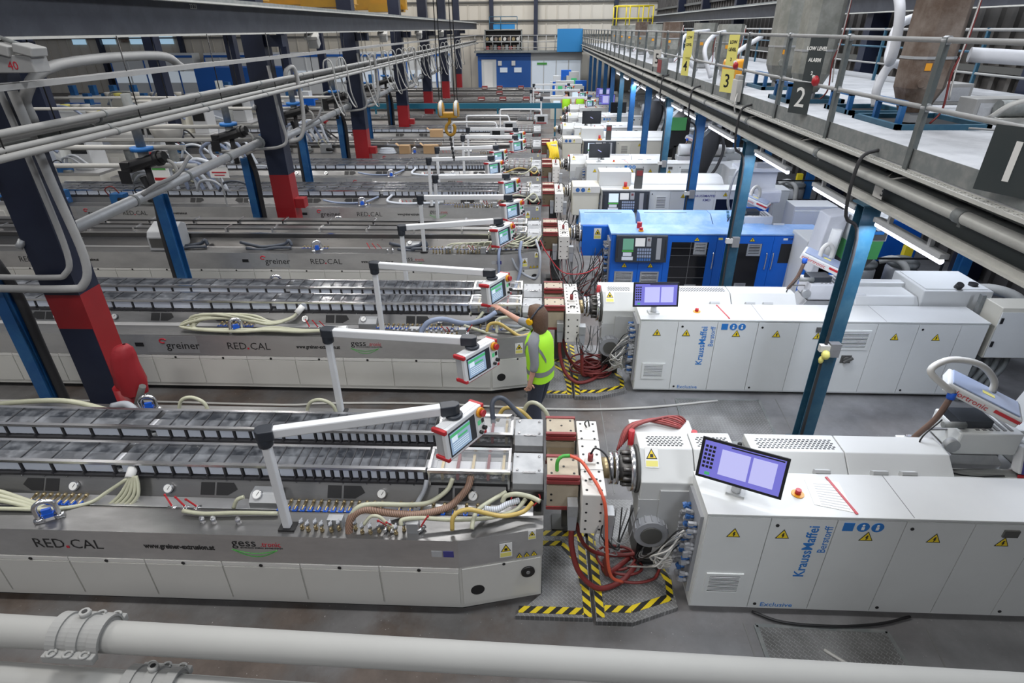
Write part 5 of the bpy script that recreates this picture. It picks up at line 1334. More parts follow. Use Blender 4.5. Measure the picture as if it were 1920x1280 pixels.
white_hose([(4.95, 9.3, 3.65), (4.93, 9.35, 3.9), (5.1, 9.5, 4.18), (5.35, 9.6, 4.15), (5.6, 9.5, 3.8), (5.75, 9.4, 3.62)], .06, 'white hose bending over beside the empty hatch')
white_hose([(5.2, 8.0, 4.38), (6.2, 7.6, 4.32), (7.4, 7.2, 4.25)], .085, 'thick white duct running right from the brown hopper')
white_hose([(5.95, 8.2, 5.6), (6.0, 8.1, 5.0), (6.2, 7.9, 4.6), (6.6, 7.6, 4.4)], .09, 'thick white pipe curving down at the right edge')
white_hose([(4.2, 13.0, 3.65), (3.9, 13.4, 3.95), (4.3, 14.2, 4.2), (4.9, 14.6, 4.5)], .05, 'white hose curling below the tall grey pair')
white_hose([(4.0, 14.9, 3.65), (3.8, 15.0, 4.2), (4.1, 15.6, 4.5), (4.6, 16.2, 4.6)], .05, 'white hose in front of the smaller grey hopper')
white_hose([(4.3, 17.6, 3.65), (3.8, 17.4, 4.1), (4.0, 18.0, 4.5), (4.8, 18.8, 4.6)], .05, 'white hose before the fifth hopper')
hose('deck_cable', [(5.05, 7.35, 3.63), (5.7, 7.1, 3.62), (6.6, 7.25, 3.63), (7.4, 7.0, 3.63)], .012, 'cable_grey', 'thin grey cable lying across the white deck', 'cable')
for i, (x, y, w, d, h) in enumerate(((5.95, 8.2, .9, .35, .28), (6.3, 10.2, .8, .5, .3), (6.4, 6.7, 1.0, .3, .25))):
    t = thing('deck_duct', 'dusty grey duct box on the deck, %s' % ('behind the brown hopper', 'beside the white hose loop', 'by the wall-side rail')[i], 'duct', (x, y, 3.6), 'duct boxes on the deck')
    MB().box(x-w/2, x+w/2, y-d/2, y+d/2, 3.6, 3.6+h).build('box', 'conduit', t, bev=.01); MB().box(x-w/2+.05, x+w/2-.05, y-d/2-.01, y-d/2, 3.65, 3.6+h-.05).build('cover', 'deck_dust', t)
t = thing('pump_unit', 'small dusty pump with pipes on the deck behind the brown hopper', 'pump', (5.9, 8.0, 3.6))
MB().cyl((5.7, 7.9, 3.78), (6.2, 7.9, 3.78), .10, 12).build('motor', 'dusty_steel', t); MB().box(5.65, 6.3, 7.75, 8.05, 3.6, 3.68).build('foot', 'dusty_pipe', t)
MB().tube([(5.5, 7.7, 3.7), (5.6, 7.6, 3.85), (5.8, 7.6, 3.9), (6.0, 7.7, 3.8)], .03, 8).build('lead', 'vein_hose', t)
# far end of the walkway: yellow cage, blue frames
t = thing('yellow_cage', 'bright yellow guard cage at the far end of the walkway', 'guard rail', (6.2, 48, 4.6))
m = MB()
for x in (5.3, 6.2, 7.1, 7.8):
    for y in (46, 48): m.cyl((x, y, 4.6), (x, y, 6.0), .045, 6)
for z in (5.25, 6.0): m.cyl((5.3, 46, z), (7.8, 46, z), .04, 6).cyl((5.3, 48, z), (7.8, 48, z), .04, 6).cyl((5.3, 46, z), (5.3, 48, z), .04, 6)
m.build('rails', 'rail_yellow', t); MB().box(5.2, 7.9, 45.9, 48.1, 4.5, 4.6).build('floor_panel', 'bluepost', t); MB().box(5.3, 7.8, 46.2, 47.8, 3.6, 4.5).build('support', 'dusty_pipe', t)
# ================================================================ hoses and cables of the first lines
def H(name, pts, r, mt, lab, grp=None, cat='hose', n=8): return hose(name, pts, r, mt, lab, cat, n, 5, grp)
# --- nearest line, die end
H('ribbed_hose', [(-0.569, 3.970, 1.133), (-0.595, 3.880, 1.075), (-0.711, 3.800, 0.969), (-0.814, 3.740, 0.947), (-1.023, 3.680, 0.942), (-1.262, 3.620, 1.013), (-1.436, 3.560, 1.105), (-1.530, 3.520, 1.073), (-1.564, 3.490, 0.997), (-1.573, 3.470, 0.898)], .034, 'ribbed_hose', 'brown ribbed hose sweeping left over the nearest deck', n=10)
H('water_hose', [(-0.735, 3.970, 1.109), (-0.784, 3.900, 1.025), (-0.927, 3.800, 0.974), (-1.076, 3.720, 1.015), (-1.349, 3.620, 1.110), (-1.472, 3.560, 1.140), (-1.543, 3.520, 1.079), (-1.580, 3.490, 0.984)], .022, 'hose_clear', 'pale clear hose lying along the brown ribbed hose')
H('water_hose', [(-0.004, 3.720, 1.084), (-0.086, 3.660, 1.028), (-0.245, 3.600, 1.032), (-0.393, 3.580, 1.078), (-0.534, 3.560, 1.136), (-0.632, 3.540, 1.122), (-0.676, 3.510, 1.078), (-0.682, 3.480, 0.978)], .020, 'hose_yellow', 'amber yellow hose looping over the nearest deck')
H('water_hose', [(-1.112, 3.470, 1.023), (-1.101, 3.500, 1.060), (-0.937, 3.540, 1.044), (-0.691, 3.560, 1.013), (-0.448, 3.600, 0.994), (-0.299, 3.650, 0.980), (-0.148, 3.720, 0.991), (-0.066, 3.800, 1.042)], .019, 'hose_clear', 'long pale clear hose running right beneath the amber hose')
H('water_hose', [(-0.274, 3.780, 1.010), (-0.245, 3.800, 1.067), (-0.151, 3.800, 1.096), (-0.028, 3.780, 1.087), (0.061, 3.740, 1.073)], .022, 'hose_clear', 'pale clear hose arching beside the nearest tool block')
H('ribbed_hose', [(-0.423, 3.660, 1.053), (-0.319, 3.680, 1.024), (-0.229, 3.740, 1.031), (-0.128, 3.800, 1.021)], .027, 'ribbed_white', 'short white ribbed hose under the clear arch', n=10)
H('water_hose', [(-0.245, 3.880, 1.042), (-0.377, 3.780, 1.025), (-0.480, 3.660, 1.032), (-0.512, 3.560, 1.007), (-0.517, 3.500, 0.970)], .020, 'hose_clear', 'slanting clear hose dropping to the deck near the amber hose')
H('water_hose', [(-1.441, 3.480, 1.006), (-1.379, 3.520, 1.066), (-1.302, 3.520, 1.063), (-1.235, 3.500, 1.005), (-1.151, 3.480, 0.979)], .015, 'hose_clear', 'small clear hose hooped over the brass valves')
H('water_hose', [(-0.973, 3.950, 1.094), (-0.984, 3.880, 1.044), (-1.027, 3.800, 0.990), (-1.057, 3.760, 0.951)], .022, 'hose_grey', 'short grey hose dropping from the nearest tank end')
# --- bundle from the white cuff
t = thing('hose_cuff', 'white cuff gathering hoses at the nearest front tank', 'hose cuff', (-3.730, 3.950, 1.112))
MB().cyl((-3.729, 3.900, 1.079), (-3.735, 3.990, 1.128), .042, 14).build('cuff', 'paper', t)
for k, (dx, dy) in enumerate(((0, 0), (7, 1), (14, 2), (21, 2), (27, 1))):
    H('bundle_hose', [(-3.734, 3.910, 1.083), (-3.768, 3.860, 0.991), (-3.838, 3.780, 0.900)] if k == 9 else [(-3.715+.012*k, 3.91, 1.10), (-3.76+.03*k, 3.86, 1.02), (-3.82+.045*k, 3.80, .94), (-3.93+.05*k, 3.74, .86), (-4.05+.05*k, 3.70, .80)], .016, 'hose_clear', 'pale hose falling from the white cuff into the nearest trough', 'pale hoses falling from the white cuff')
H('water_hose', [(-3.74, 3.90, 1.08), (-3.92, 3.82, .98), (-4.05, 3.72, .93), (-4.30, 3.62, .95), (-4.7, 3.60, .96), (-5.4, 3.60, .96)], .018, 'hose_clear', 'pale hose leaving the white cuff along the deck to the left')
for k in range(3): H('water_hose', [(-5.6, 3.62+.05*k, .98+.03*k), (-5.0, 3.66+.04*k, 1.02+.02*k), (-4.6, 3.64+.03*k, .97), (-4.42, 3.62+.03*k, .90)], .020, 'hose_clear', 'pale hose curving over the nearest deck at the left edge', 'pale hoses at the left edge')
H('water_hose', [(-3.10, 3.62, .97), (-2.9, 3.60, .965), (-2.6, 3.62, .965), (-2.25, 3.63, .96)], .018, 'hose_clear', 'pale hose lying straight on the nearest deck behind the nipples')
H('water_hose', [(-2.70, 3.72, .92), (-2.66, 3.74, 1.0), (-2.6, 3.76, 1.02)], .018, 'hose_clear', 'short pale hose bent up to the instrument box')
# --- rear edge of the nearest table
H('water_hose', [(-4.75, 5.1, .95), (-5.2, 5.12, 1.06), (-5.7, 5.12, 1.05), (-6.4, 5.1, .97)], .03, 'hose_clear', 'thick pale hose on the rear deck left of the red cover')
H('grey_sleeve', [(-4.72, 5.1, 1.02), (-4.55, 5.1, 1.05), (-4.4, 5.05, .97)], .04, 'hose_grey', 'short grey sleeve joining the thick pale hose')
for k, x in enumerate((-3.8, -2.35)): H('water_hose', [(x-.18, 5.1, .95), (x-.12, 5.12, 1.10), (x, 5.13, 1.14), (x+.13, 5.12, 1.08), (x+.17, 5.1, .95)], .02, 'hose_clear', 'pale hose hooped on the rear deck %s' % ('near the column foot', 'behind the elbow of the nearest console')[k])
H('coolant_hose', [(-.42, 4.75, 1.15), (-.43, 4.85, 1.34), (-.33, 4.90, 1.36), (-.18, 4.86, 1.22), (-.03, 4.80, 1.08), (.02, 4.76, .95)], .026, 'hose_dark', 'dark blue-grey hose arching behind the nearest console')
H('water_hose', [(-.40, 5.0, 1.0), (-.32, 5.02, 1.15), (-.15, 5.0, 1.14), (.0, 4.95, 1.0), (.05, 4.9, .93)], .022, 'hose_yellow', 'amber hose lying over the rear of the nearest tool block')
H('water_hose', [(-.15, 5.05, .97), (-.08, 5.05, 1.18), (.02, 5.02, 1.22), (.13, 4.98, 1.12), (.16, 4.93, .95)], .022, 'hose_clear', 'pale hose arch at the worker\'s feet behind the tool block')
# --- second line
yb = 3.56
t = thing('hose_cuff', 'white cuff gathering hoses at the second line front tank', 'hose cuff', (-3.44, 7.5, 1.1))
MB().cyl((-3.50, 7.44, 1.06), (-3.42, 7.52, 1.14), .045, 14).build('cuff', 'paper', t)
rh = random.Random(5)
for k in range(7):
    w_ = lambda a=.05: rh.uniform(-a, a)
    H('bundle_hose', [(-3.48, 7.45, 1.08), (-3.58, 7.38+w_(.03), 1.01), (-3.85+w_(), 7.26+w_(), .99), (-4.25+w_(.15), 7.24+w_(), 1.07+w_()), (-4.75+w_(.12), 7.20+w_(), 1.08+w_()), (-4.98+w_(.12), 7.12+w_(.03), 1.0), (-4.7+w_(.1), 7.06+w_(.03), .975), (-4.15, 7.05+w_(.04), .97), (-3.75, 7.08+w_(.05), .985), (-3.3, 7.05+w_(.04), .975), (-2.75, 7.06+.012*k, .975)], .020, 'hose_clear', 'pale hose of the tangled bundle on the second table deck', 'pale hose bundle on the second table')
solo(MB().cyl((-2.78, 7.09, .98), (-2.66, 7.10, .99), .05, 12), 'hose_cuff', 'paper', 'white cuff at the right end of the tangled bundle', 'hose cuff')
H('coolant_hose', [(-0.575, 7.450, 1.113), (-0.762, 7.350, 1.032), (-1.019, 7.250, 1.027), (-1.311, 7.200, 1.115), (-1.508, 7.150, 1.087), (-1.608, 7.100, 0.960), (-1.640, 7.050, 0.833)], .036, 'hose_blue', 'thick blue-grey hose sagging to the second deck', n=10)
H('water_hose', [(-0.765, 7.500, 1.086), (-0.860, 7.400, 1.005), (-1.034, 7.350, 0.959)], .024, 'hose_clear', 'short pale hose under the console the worker touches')
H('water_hose', [(-0.150, 7.350, 1.040), (-0.340, 7.350, 1.088), (-0.528, 7.300, 1.077), (-0.557, 7.250, 0.983), (-0.544, 7.150, 0.899)], .022, 'hose_clear', 'pale hose hooped left of the worker\'s ear defender')
H('water_hose', [(-0.111, 7.300, 0.964), (-0.297, 7.200, 0.927), (-0.559, 7.150, 0.907), (-0.821, 7.150, 0.979), (-1.014, 7.200, 1.018)], .022, 'hose_clear', 'pale hose sagging across the second deck')
H('water_hose', [(-0.694, 7.150, 0.947), (-0.650, 7.200, 1.041), (-0.522, 7.200, 1.059), (-0.370, 7.150, 0.986), (-0.219, 7.100, 0.913), (-0.093, 7.150, 0.923)], .024, 'hose_yellow', 'amber hose looped on the second deck beside the worker')
H('ribbed_hose', [(-0.491, 7.300, 0.992), (-0.301, 7.300, 0.961), (-0.150, 7.350, 0.955)], .03, 'hose_grey', 'short grey ribbed hose beside the worker\'s arm')
# --- third line: dark hoses on the front trough, pale bunch at the die end
for k, (a, b, w) in enumerate(((-5.9, -4.9, 'left'), (-7.6, -6.6, 'far left'), (-2.9, -2.2, 'right'))):
    H('drain_hose', [(a, 10.75, 1.0), (a+.3, 10.70, .95), ((a+b)/2, 10.68, .93), (b-.1, 10.70, .98), (b, 10.72, 1.05), (b+.05, 10.70, .95)], .035, 'hose_dark', 'dark drain hose on the third table, %s one' % w)
    H('drain_hose', [(a+.2, 10.55, .95), (a+.5, 10.52, .93), (b-.2, 10.52, .97), (b+.1, 10.55, .97)], .03, 'hose_dark', 'dark hose nearest the deck edge of the third table, %s one' % w)
rr = random.Random(3)
for k in range(9):
    x0 = -1.75+.12*k
    H('water_hose', [(x0, 10.50, .93), (x0+.05, 10.52, 1.05+.01*k), (x0+.3, 10.55, 1.08), (x0+.7, 10.65, .98+rr.uniform(0, .08)), (min(x0+1.1, .05), 10.85, 1.1), (min(x0+1.2, .08), 11.0, 1.15)], .014, 'hose_clear', 'thin tan hose of the bunch at the die end of the third table', 'tan hoses on the third table')
H('coolant_hose', [(-.30, 10.6, 1.1), (-.33, 10.42, .95), (-.30, 10.30, .7), (-.40, 10.15, .35), (-.50, 10.0, .2)], .03, 'hose_blue', 'blue-grey hose hanging down the end of the third table')
H('coolant_hose', [(-.02, 10.7, 1.1), (.06, 10.45, .9), (.05, 10.35, .6), (-.05, 10.35, .45), (-.35, 10.34, .62), (-.5, 10.4, .9)], .025, 'hose_grey', 'grey hose looped over the end of the third table')
H('coolant_hose', [(-.7, 10.5, 1.1), (-.72, 10.31, .93), (-.72, 10.28, .6), (-.72, 10.2, .3)], .028, 'hose_blue', 'blue-grey hose hanging over the skirt of the third table')
H('signal_cable', [(.06, 10.7, 1.1), (.2, 10.5, .9), (.5, 10.45, .55), (.9, 10.5, .5), (1.2, 10.6, .6)], .010, 'red', 'thin red cable hanging between the third table and the blue extruder', cat='cable')
# --- fourth and fifth lines
for (y, w) in ((13.85, 'fourth'), (16.95, 'fifth')):
    H('water_hose', [(-3.6, y+.25, 1.1), (-3.7, y+.1, .98), (-3.3, y+.0, .95), (-2.8, y, .96), (-2.4, y+.02, .96)], .03, 'hose_white', 'white hose drooping on the %s table' % w)
    H('water_hose', [(-3.95, y+.25, 1.05), (-4.3, y+.05, .96), (-4.9, y, .96), (-5.3, y+.1, 1.0)], .025, 'hose_blue', 'bluish hose sagging on the %s table' % w)
    H('water_hose', [(-1.0, y+.1, .98), (-.6, y+.15, 1.12), (-.3, y+.3, 1.05), (-.1, y+.1, .98), (.05, y+.4, 1.1)], .022, 'hose_yellow' if w == 'fifth' else 'hose_clear', 'looped hose at the die end of the %s table' % w)
    H('water_hose', [(-.9, y+.2, .98), (-.4, y, 1.0), (-.1, y+.25, 1.15), (.05, y+.2, .95)], .02, 'hose_clear', 'second looped hose at the die end of the %s table' % w)
for k in range(6):
    H('yellow_hose', [(.30+.06*k, 20.55+.05*k, 1.25), (.42+.05*k, 20.35, .95), (.36+.07*k, 20.2+.04*k, .55), (.45+.05*k, 20.2, .2), (.5+.06*k, 20.3, .05)], .04, 'yellow', 'yellow hose hanging in the bunch at the sixth line die head', 'yellow hoses at the sixth die head')
# --- red heater hoses at the first two die heads
def red_set(y, w, coil):
    H('heater_hose', [(.35, y+.40, .70), (.36, y+.36, .5), (.44, y+.28, .25), (.62, y+.24, .10), (.85, y+.34, .09), (1.0, y+.5, .12)], .026, 'hose_red', 'dark red heater hose dropping from the left plug of the %s die head' % w)
    H('heater_hose', [(.66, y+.32, .70), (.68, y+.30, .45), (.70, y+.33, .2), (.78, y+.45, .1), (.95, y+.6, .1)], .026, 'hose_red', 'dark red heater hose dropping from the right plug of the %s die head' % w)
    H('heater_hose', [(.40, y+.45, .70), (.48, y+.50, .4), (.64, y+.58, .18), (.9, y+.62, .12), (1.1, y+.6, .2)], .02, 'hose_red', 'thin dark red hose behind the two plugs of the %s die head' % w)
    r2 = random.Random(int(y*7)); c0 = (.86, y+.62)
    for k in range(coil):
        a0 = r2.uniform(0, 6); R0 = r2.uniform(.10, .26); ox, oy = r2.uniform(-.08, .12), r2.uniform(-.12, .12)
        H('coiled_cable', [(c0[0]+ox+R0*math.cos(a0+q*.7)*1.1, c0[1]+oy+R0*math.sin(a0+q*.7)*.8, .075+.012*k+.02*math.sin(q)) for q in range(11)], .014, 'hose_red', 'dark red cable coiled on the step below the %s die head' % w, 'coiled red cables at the %s die head' % w, 'cable', 6)
    for k in range(5):
        j1, j2, j3 = r2.uniform(-.08, .08), r2.uniform(-.1, .1), r2.uniform(-.1, .12)
        H('signal_cable', [(.60+.03*k, y+.33, .92), (.62+j1, y+.25+.02*k, .74+j2), (.70+j3, y+.26, .60+j1), (.80+j1, y+.36+j3*.5, .62+j2), (.74+.05*k, y+.42, .95)], .0065, 'black' if k % 2 else 'cable_grey', 'thin looped signal cable at the plugs of the %s die head' % w, 'signal cables at the %s die head' % w, 'cable', 6)
    for k in range(5):
        j1, j2 = r2.uniform(-.1, .1), r2.uniform(-.08, .08)
        H('loop_cable', [(1.30, y+.22+.05*k, .9-.1*k), (1.16+j1*.4, y+.2+j2, .75-.08*k+j1), (1.08+j2, y+.24, .5+j1), (1.18+j1, y+.3+j2, .42-.03*k), (1.24, y+.24, .55-.03*k), (1.12+j2, y+.34, .3), (1.0+j1, y+.5, .1)], .008, 'vein_hose', 'pale cable looped beside the plugs of the %s cabinet' % w, 'pale looped cables at the %s cabinet' % w, 'cable', 6)
    for k in range(7):
        H('power_cable', [(1.32, y+.2+.03*k, .95-.07*k), (1.22-.01*k, y+.18+.02*k, .92-.08*k), (1.10-.02*k, y+.25+.03*k, .60-.05*k), (.98+.02*k, y+.4+.04*k, .28), (1.05, y+.5+.05*k, .12)], .007, 'cable_grey' if k % 3 else 'black', 'thin grey cable hanging from the plugs of the %s extruder cabinet' % w, 'cables hanging at the %s cabinet end' % w, 'cable', 6)
red_set(TY[0], 'nearest', 3); red_set(TY[1], 'second', 14)
H('thermo_hose', [(.21, 3.98, 1.18), (.21, 4.0, 1.30), (.25, 4.02, 1.345), (.32, 4.03, 1.35)], .017, 'text_green', 'green-sleeved end of the orange hose on the nearest die')
H('thermo_hose', [(.32, 4.03, 1.35), (.42, 3.98, 1.33), (.50, 3.86, 1.28), (.57, 3.74, 1.22), (.62, 3.66, 1.08), (.66, 3.62, .62), (.72, 3.62, .3), (.85, 3.7, .12)], .015, 'hose_orange', 'orange-red hose arching down from the nearest die head')
for k in range(7): H('heater_lead', [(.80+.02*k, 4.40+.03*k, 1.12), (.90+.02*k, 4.60, 1.245+.006*k), (1.10+.05*k, 4.70+.015*k, 1.255+.004*(k%3)), (1.38+.02*k, 4.62+.02*k, 1.25), (1.52, 4.72+.012*k, 1.12)], .011, 'lead_red' if k % 3 else 'hose_red', 'red heater lead draped over the white guard behind the nearest barrel', 'red leads over the rear guard', 'cable', 6)
# --- cable tangle before the blue extruder
for k in range(26):
    a = rr.uniform(.25, 1.35); b = rr.uniform(.2, 1.3); y0 = rr.uniform(10.75, 11.3); r1 = rr.uniform(.1, .35)
    H('loose_cable', [(a, y0, rr.uniform(.7, 1.1)), (a+rr.uniform(-.1, .1), y0-.25, rr.uniform(.3, .6)), ((a+b)/2, y0-.5, .03), (b, y0-.75, .02+.002*k), (b+r1, y0-.6, .03), (b+r1*.5, y0-.35, .04), (min(1.38, b+.6), 10.9, rr.uniform(.2, .9))], .008, ('black', 'hose_red', 'cable_grey', 'black')[k % 4], 'loose thin cable in the tangle before the blue extruder', 'cable tangle before the blue extruder', 'cable', 6)
for k in range(14):
    y0 = 14.4; a = rr.uniform(.3, 1.1)
    H('loose_cable', [(a, y0+.3, rr.uniform(.7, 1.1)), (a+rr.uniform(-.2, .2), y0, .4), (a+rr.uniform(-.3, .3), y0-.3, .03), (rr.uniform(.8, 1.5), y0-.1, .05), (1.5, y0+.2, rr.uniform(.3, .8))], .009, ('black', 'cable_grey')[k % 2], 'loose thin cable hanging at the fourth die head', 'cables at the fourth die head', 'cable', 6)
# --- white hoses lying in the aisle
H('floor_hose', [(-8.5, 6.55, .02), (-6.0, 6.62, .02), (-3.6, 6.60, .02), (-3.0, 6.66, .02), (-1.5, 6.70, .02), (.2, 6.62, .02), (1.4, 6.68, .02), (2.6, 6.90, .02)], .016, 'vein_hose', 'pale hose lying along the floor of the aisle by the worker')
H('floor_hose', [(2.0, 3.50, .03), (2.25, 3.40, .03), (2.7, 3.38, .03), (3.1, 3.42, .03), (3.4, 3.5, .03)], .012, 'black', 'black cable sagging out from under the nearest cabinet', cat='cable')
H('floor_hose', [(2.50, 3.16, .02), (2.72, 2.95, .02), (2.80, 2.70, .02), (2.83, 2.4, .02)], .014, 'vein_hose', 'short white hose lying across the nearest trench cover')
# ================================================================ the worker
def skin_mesh(name, V, E, mt, parent, sub=2):
    off = ORG[parent.name]
    me = bpy.data.meshes.new(name); me.from_pydata([(v[0]-off[0], v[1]-off[1], v[2]-off[2]) for v, r in V], E, []); me.materials.append(MT[mt])
    o = bpy.data.objects.new(name, me); COL.objects.link(o); o.parent = parent; ORG[o.name] = off
    sk = o.modifiers.new('skin', 'SKIN'); sk.use_smooth_shade = True
    for i, (v, r) in enumerate(V):
        s = me.skin_vertices[0].data[i]; s.radius = r if hasattr(r, '__len__') else (r, r); s.use_root = (i == 0)
    sb = o.modifiers.new('sub', 'SUBSURF'); sb.levels = sub; sb.render_levels = sub
    return o
def loft(rings, n, side, front):
    """rings: (centre, half width, half depth)"""
    m = MB()
    for (c, a, b) in rings:
        c = Vector(c)
        for k in range(n):
            t = 2*PI*k/n; ct, st = math.cos(t), math.sin(t)
            m.v.append(tuple(c+side*(a*(abs(ct)**.85)*(1 if ct > 0 else -1))+front*(b*(abs(st)**.85)*(1 if st > 0 else -1))))
    for i in range(len(rings)-1):
        for k in range(n): m.f.append((i*n+k, i*n+(k+1) % n, (i+1)*n+(k+1) % n, (i+1)*n+k)); m.s.append(True)
    return m
def worker():
    F = Vector((-.88, .47, 0)).normalized(); L = Vector((-F.y, F.x, 0)); R_ = -L; Z = Vector((0, 0, 1))
    B = Vector((.07, 6.13, 0))
    t = thing('person', 'worker in a lime hi-vis vest and yellow ear defenders reaching to a console', 'person', tuple(B))
    pel = B+Z*.95; chest = B+Z*1.36+F*.03; neck = B+Z*1.53+F*.04; head = B+Z*1.68+F*.07
    ls = B+L*.185+Z*1.44+F*.02; rs = B+R_*.15+Z*1.45+F*.08
    le = ls+Vector((.03, -.03, -.29)); lw = le+Vector((-.05, .0, -.25))
    hand = Vector((-0.509, 6.620, 1.595)); re = rs*.47+hand*.53+Vector((.02, 0, -.05)); rw = re*.3+hand*.7
    lk = B+L*.09+Z*.50+F*.04; la = B+L*.09+Z*.09; rk = B+R_*.09+Z*.52+F*.06; ra = B+R_*.10+Z*.09+F*.22
    V = [(pel, .11), (B+Z*1.15+F*.01, .11), (chest, .12), (neck, .055), (B+Z*1.60+F*.055, .055), (head, .095), (head+Z*.07, .075),
         (ls, .055), (le, .042), (lw, .032), (rs, .055), (re, .042), (rw, .032), (B+L*.09+Z*.88, .085), (lk, .06), (la, .045), (B+R_*.09+Z*.88, .085), (rk, .06), (ra, .045)]
    E = [(0, 1), (1, 2), (2, 3), (3, 4), (4, 5), (5, 6), (2, 7), (7, 8), (8, 9), (2, 10), (10, 11), (11, 12), (0, 13), (13, 14), (14, 15), (0, 16), (16, 17), (17, 18)]
    def hand_(w, d, up, side, curl):
        i0 = len(V); wi = V.index(next(v for v in V if v[0] is w))
        palm = w+d*.07; V.append((palm, (.036, .022))); E.append((wi, i0))
        for k, (o, ln) in enumerate(((-.030, .070), (-.010, .080), (.011, .075), (.030, .060))):
            a = len(V); p1 = palm+d*.03+side*o; p2 = p1+(d*.8-up*curl).normalized()*ln*.55; p3 = p2+(d*.5-up*curl*1.6).normalized()*ln*.5
            V.extend([(p1, .011), (p2, .0095), (p3, .008)]); E.extend([(i0, a), (a, a+1), (a+1, a+2)])
        a = len(V); p1 = palm-d*.02+side*-.042; p2 = p1+(d*.7-side*.5).normalized()*.04; V.extend([(p1, .012), (p2, .010)]); E.extend([(i0, a), (a, a+1)])
    hand_(lw, (Z*-1+F*.15).normalized(), -F, F, .5)
    dr = (hand-rw).normalized(); hand_(rw, dr, Z, dr.cross(Z).normalized(), .15)
    b = skin_mesh('body', V, E, 'skin', t, 1)
    # trousers and shoes
    tr = loft([(pel+Z*.12, .165, .115), (pel+Z*.0, .185, .135), (B+Z*.86, .18, .13)], 16, L, F); 
    for (s, k_, a_) in ((1, lk, la), (-1, rk, ra)):
        hp = B+L*(.09*s)+Z*.90
        rg = loft([(hp, .095, .125), (hp*.6+k_*.4, .09, .105), (k_, .075, .085), (k_*.5+a_*.5, .07, .08), (a_+Z*.0, .068, .082), (a_-Z*.04, .07, .09)], 12, L, F)
        n = len(tr.v); tr.v += rg.v; tr.f += [tuple(i+n for i in f) for f in rg.f]; tr.s += rg.s
    tr.build('trousers', 'trousers', t)
    for (a_) in (la, ra):
        c = Vector((a_.x, a_.y, 0)); m = loft([(c+Z*.0+F*.06, .045, .14), (c+Z*.04+F*.06, .048, .14), (c+Z*.075+F*.03, .045, .10), (c+Z*.11, .04, .055)], 12, L, F); m.build('shoe', 'black', t)
    # shirt: collar, sleeves
    sh = [(chest-Z*.05, .10), (B+Z*1.47+F*.03, .085), (neck+Z*.015, .068), (ls, .078), (ls*.45+le*.55, .066), (le, .060), (le*.55+lw*.45, .054), (rs, .075), (rs*.5+re*.5, .064), (re*.96+rw*.04, .056)]
    skin_mesh('shirt', [(Vector(v), r) for v, r in sh], [(0, 1), (1, 2), (1, 3), (3, 4), (4, 5), (5, 6), (1, 7), (7, 8), (8, 9)], 'shirt', t, 1)
    secs = [(.86, .195, .150, 0), (.97, .198, .152, .0), (1.10, .20, .15, .01), (1.24, .205, .155, .02), (1.36, .20, .155, .03), (1.44, .165, .13, .035), (1.495, .10, .09, .04)]
    vest = loft([(B+Z*z+F*f, a, b_) for z, a, b_, f in secs], 20, L, F); vest.build('hi_vis_vest', 'hi_vis', t)
    def at(z):
        for i in range(len(secs)-1):
            if secs[i][0] <= z <= secs[i+1][0]:
                q = (z-secs[i][0])/(secs[i+1][0]-secs[i][0]); return [secs[i][j]*(1-q)+secs[i+1][j]*q for j in range(4)]
    def band(z0, z1, mt, nm):
        r = []
        for z in (z0, (z0+z1)/2, z1): s = at(z); r.append((B+Z*z+F*s[3], s[1]+.004, s[2]+.004))
        loft(r, 20, L, F).build(nm, mt, t)
    band(.965, 1.03, 'reflective', 'reflective_band')
    # reflective bands over the shoulders, hugging the vest
    def on(z, ang, e=.006):
        q = at(z); ct, st = math.cos(ang), math.sin(ang)
        return B+Z*z+F*q[3]+L*((q[1]+e)*(abs(ct)**.85)*(1 if ct > 0 else -1))+F*((q[2]+e)*(abs(st)**.85)*(1 if st > 0 else -1))
    def strap(path, w, nm, mt):
        m = MB(); P_ = [on(z, a) for z, a in path]; Q_ = [on(z-w, a) for z, a in path]
        for i in range(len(P_)-1): m.add([P_[i], P_[i+1], Q_[i+1], Q_[i]], [(0, 1, 2, 3)])
        m.build(nm, mt, t)
    strap([(1.22, 1.15), (1.30, .85), (1.38, .55), (1.45, .25), (1.47, 0), (1.45, -.25), (1.38, -.55), (1.30, -.85), (1.20, -1.1)], .06, 'shoulder_band', 'reflective')
    strap([(1.42, -2.0), (1.34, -2.0), (1.26, -2.0)], .085, 'back_patch', 'vest_green')
    # hair, ears, ear defenders, nose
    hr = loft([(head-Z*.21-F*.06, .075, .05), (head-Z*.15-F*.06, .108, .075), (head-Z*.08-F*.045, .116, .09), (head-Z*.01-F*.03, .118, .105), (head+Z*.06-F*.015, .113, .115), (head+Z*.12-F*.0, .088, .095), (head+Z*.148, .045, .05), (head+Z*.153, .002, .002)], 14, L, F)
    hr.build('hair', 'hair', t)
    MB().ball(tuple(head+F*.105-Z*.015), (.016, .016, .022), 8).build('nose', 'skin', t)
    e = MB()
    for s in (-.035, .035): e.ball(tuple(head+F*.093+L*s+Z*.02), .011, 6)
    e.build('eyes', 'text_black', t)
    MB().bar(head+F*.096+L*.025-Z*.055, head+F*.096-L*.025-Z*.055, .012, .010).build('mouth', 'red_dull', t)
    for s in (1, -1):
        p = head+L*(s*.115)-Z*.02+F*.025
        MB().lathe([(.036, 0), (.044, .008), (.044, .028), (.03, .036)], p, L*s, 14).build('ear_defender', 'muff', t)
    hb = []
    for k in range(11):
        a = PI*k/10; hb.append(head+L*(.124*math.cos(a))+Z*(.150*math.sin(a)-.005)-F*.085*math.sin(a)+F*.02)
    m = MB()
    for i in range(10): m.bar(hb[i], hb[i+1], .045, .014, up=tuple(F))
    m.build('head_band', 'hose_dark', t)
worker()
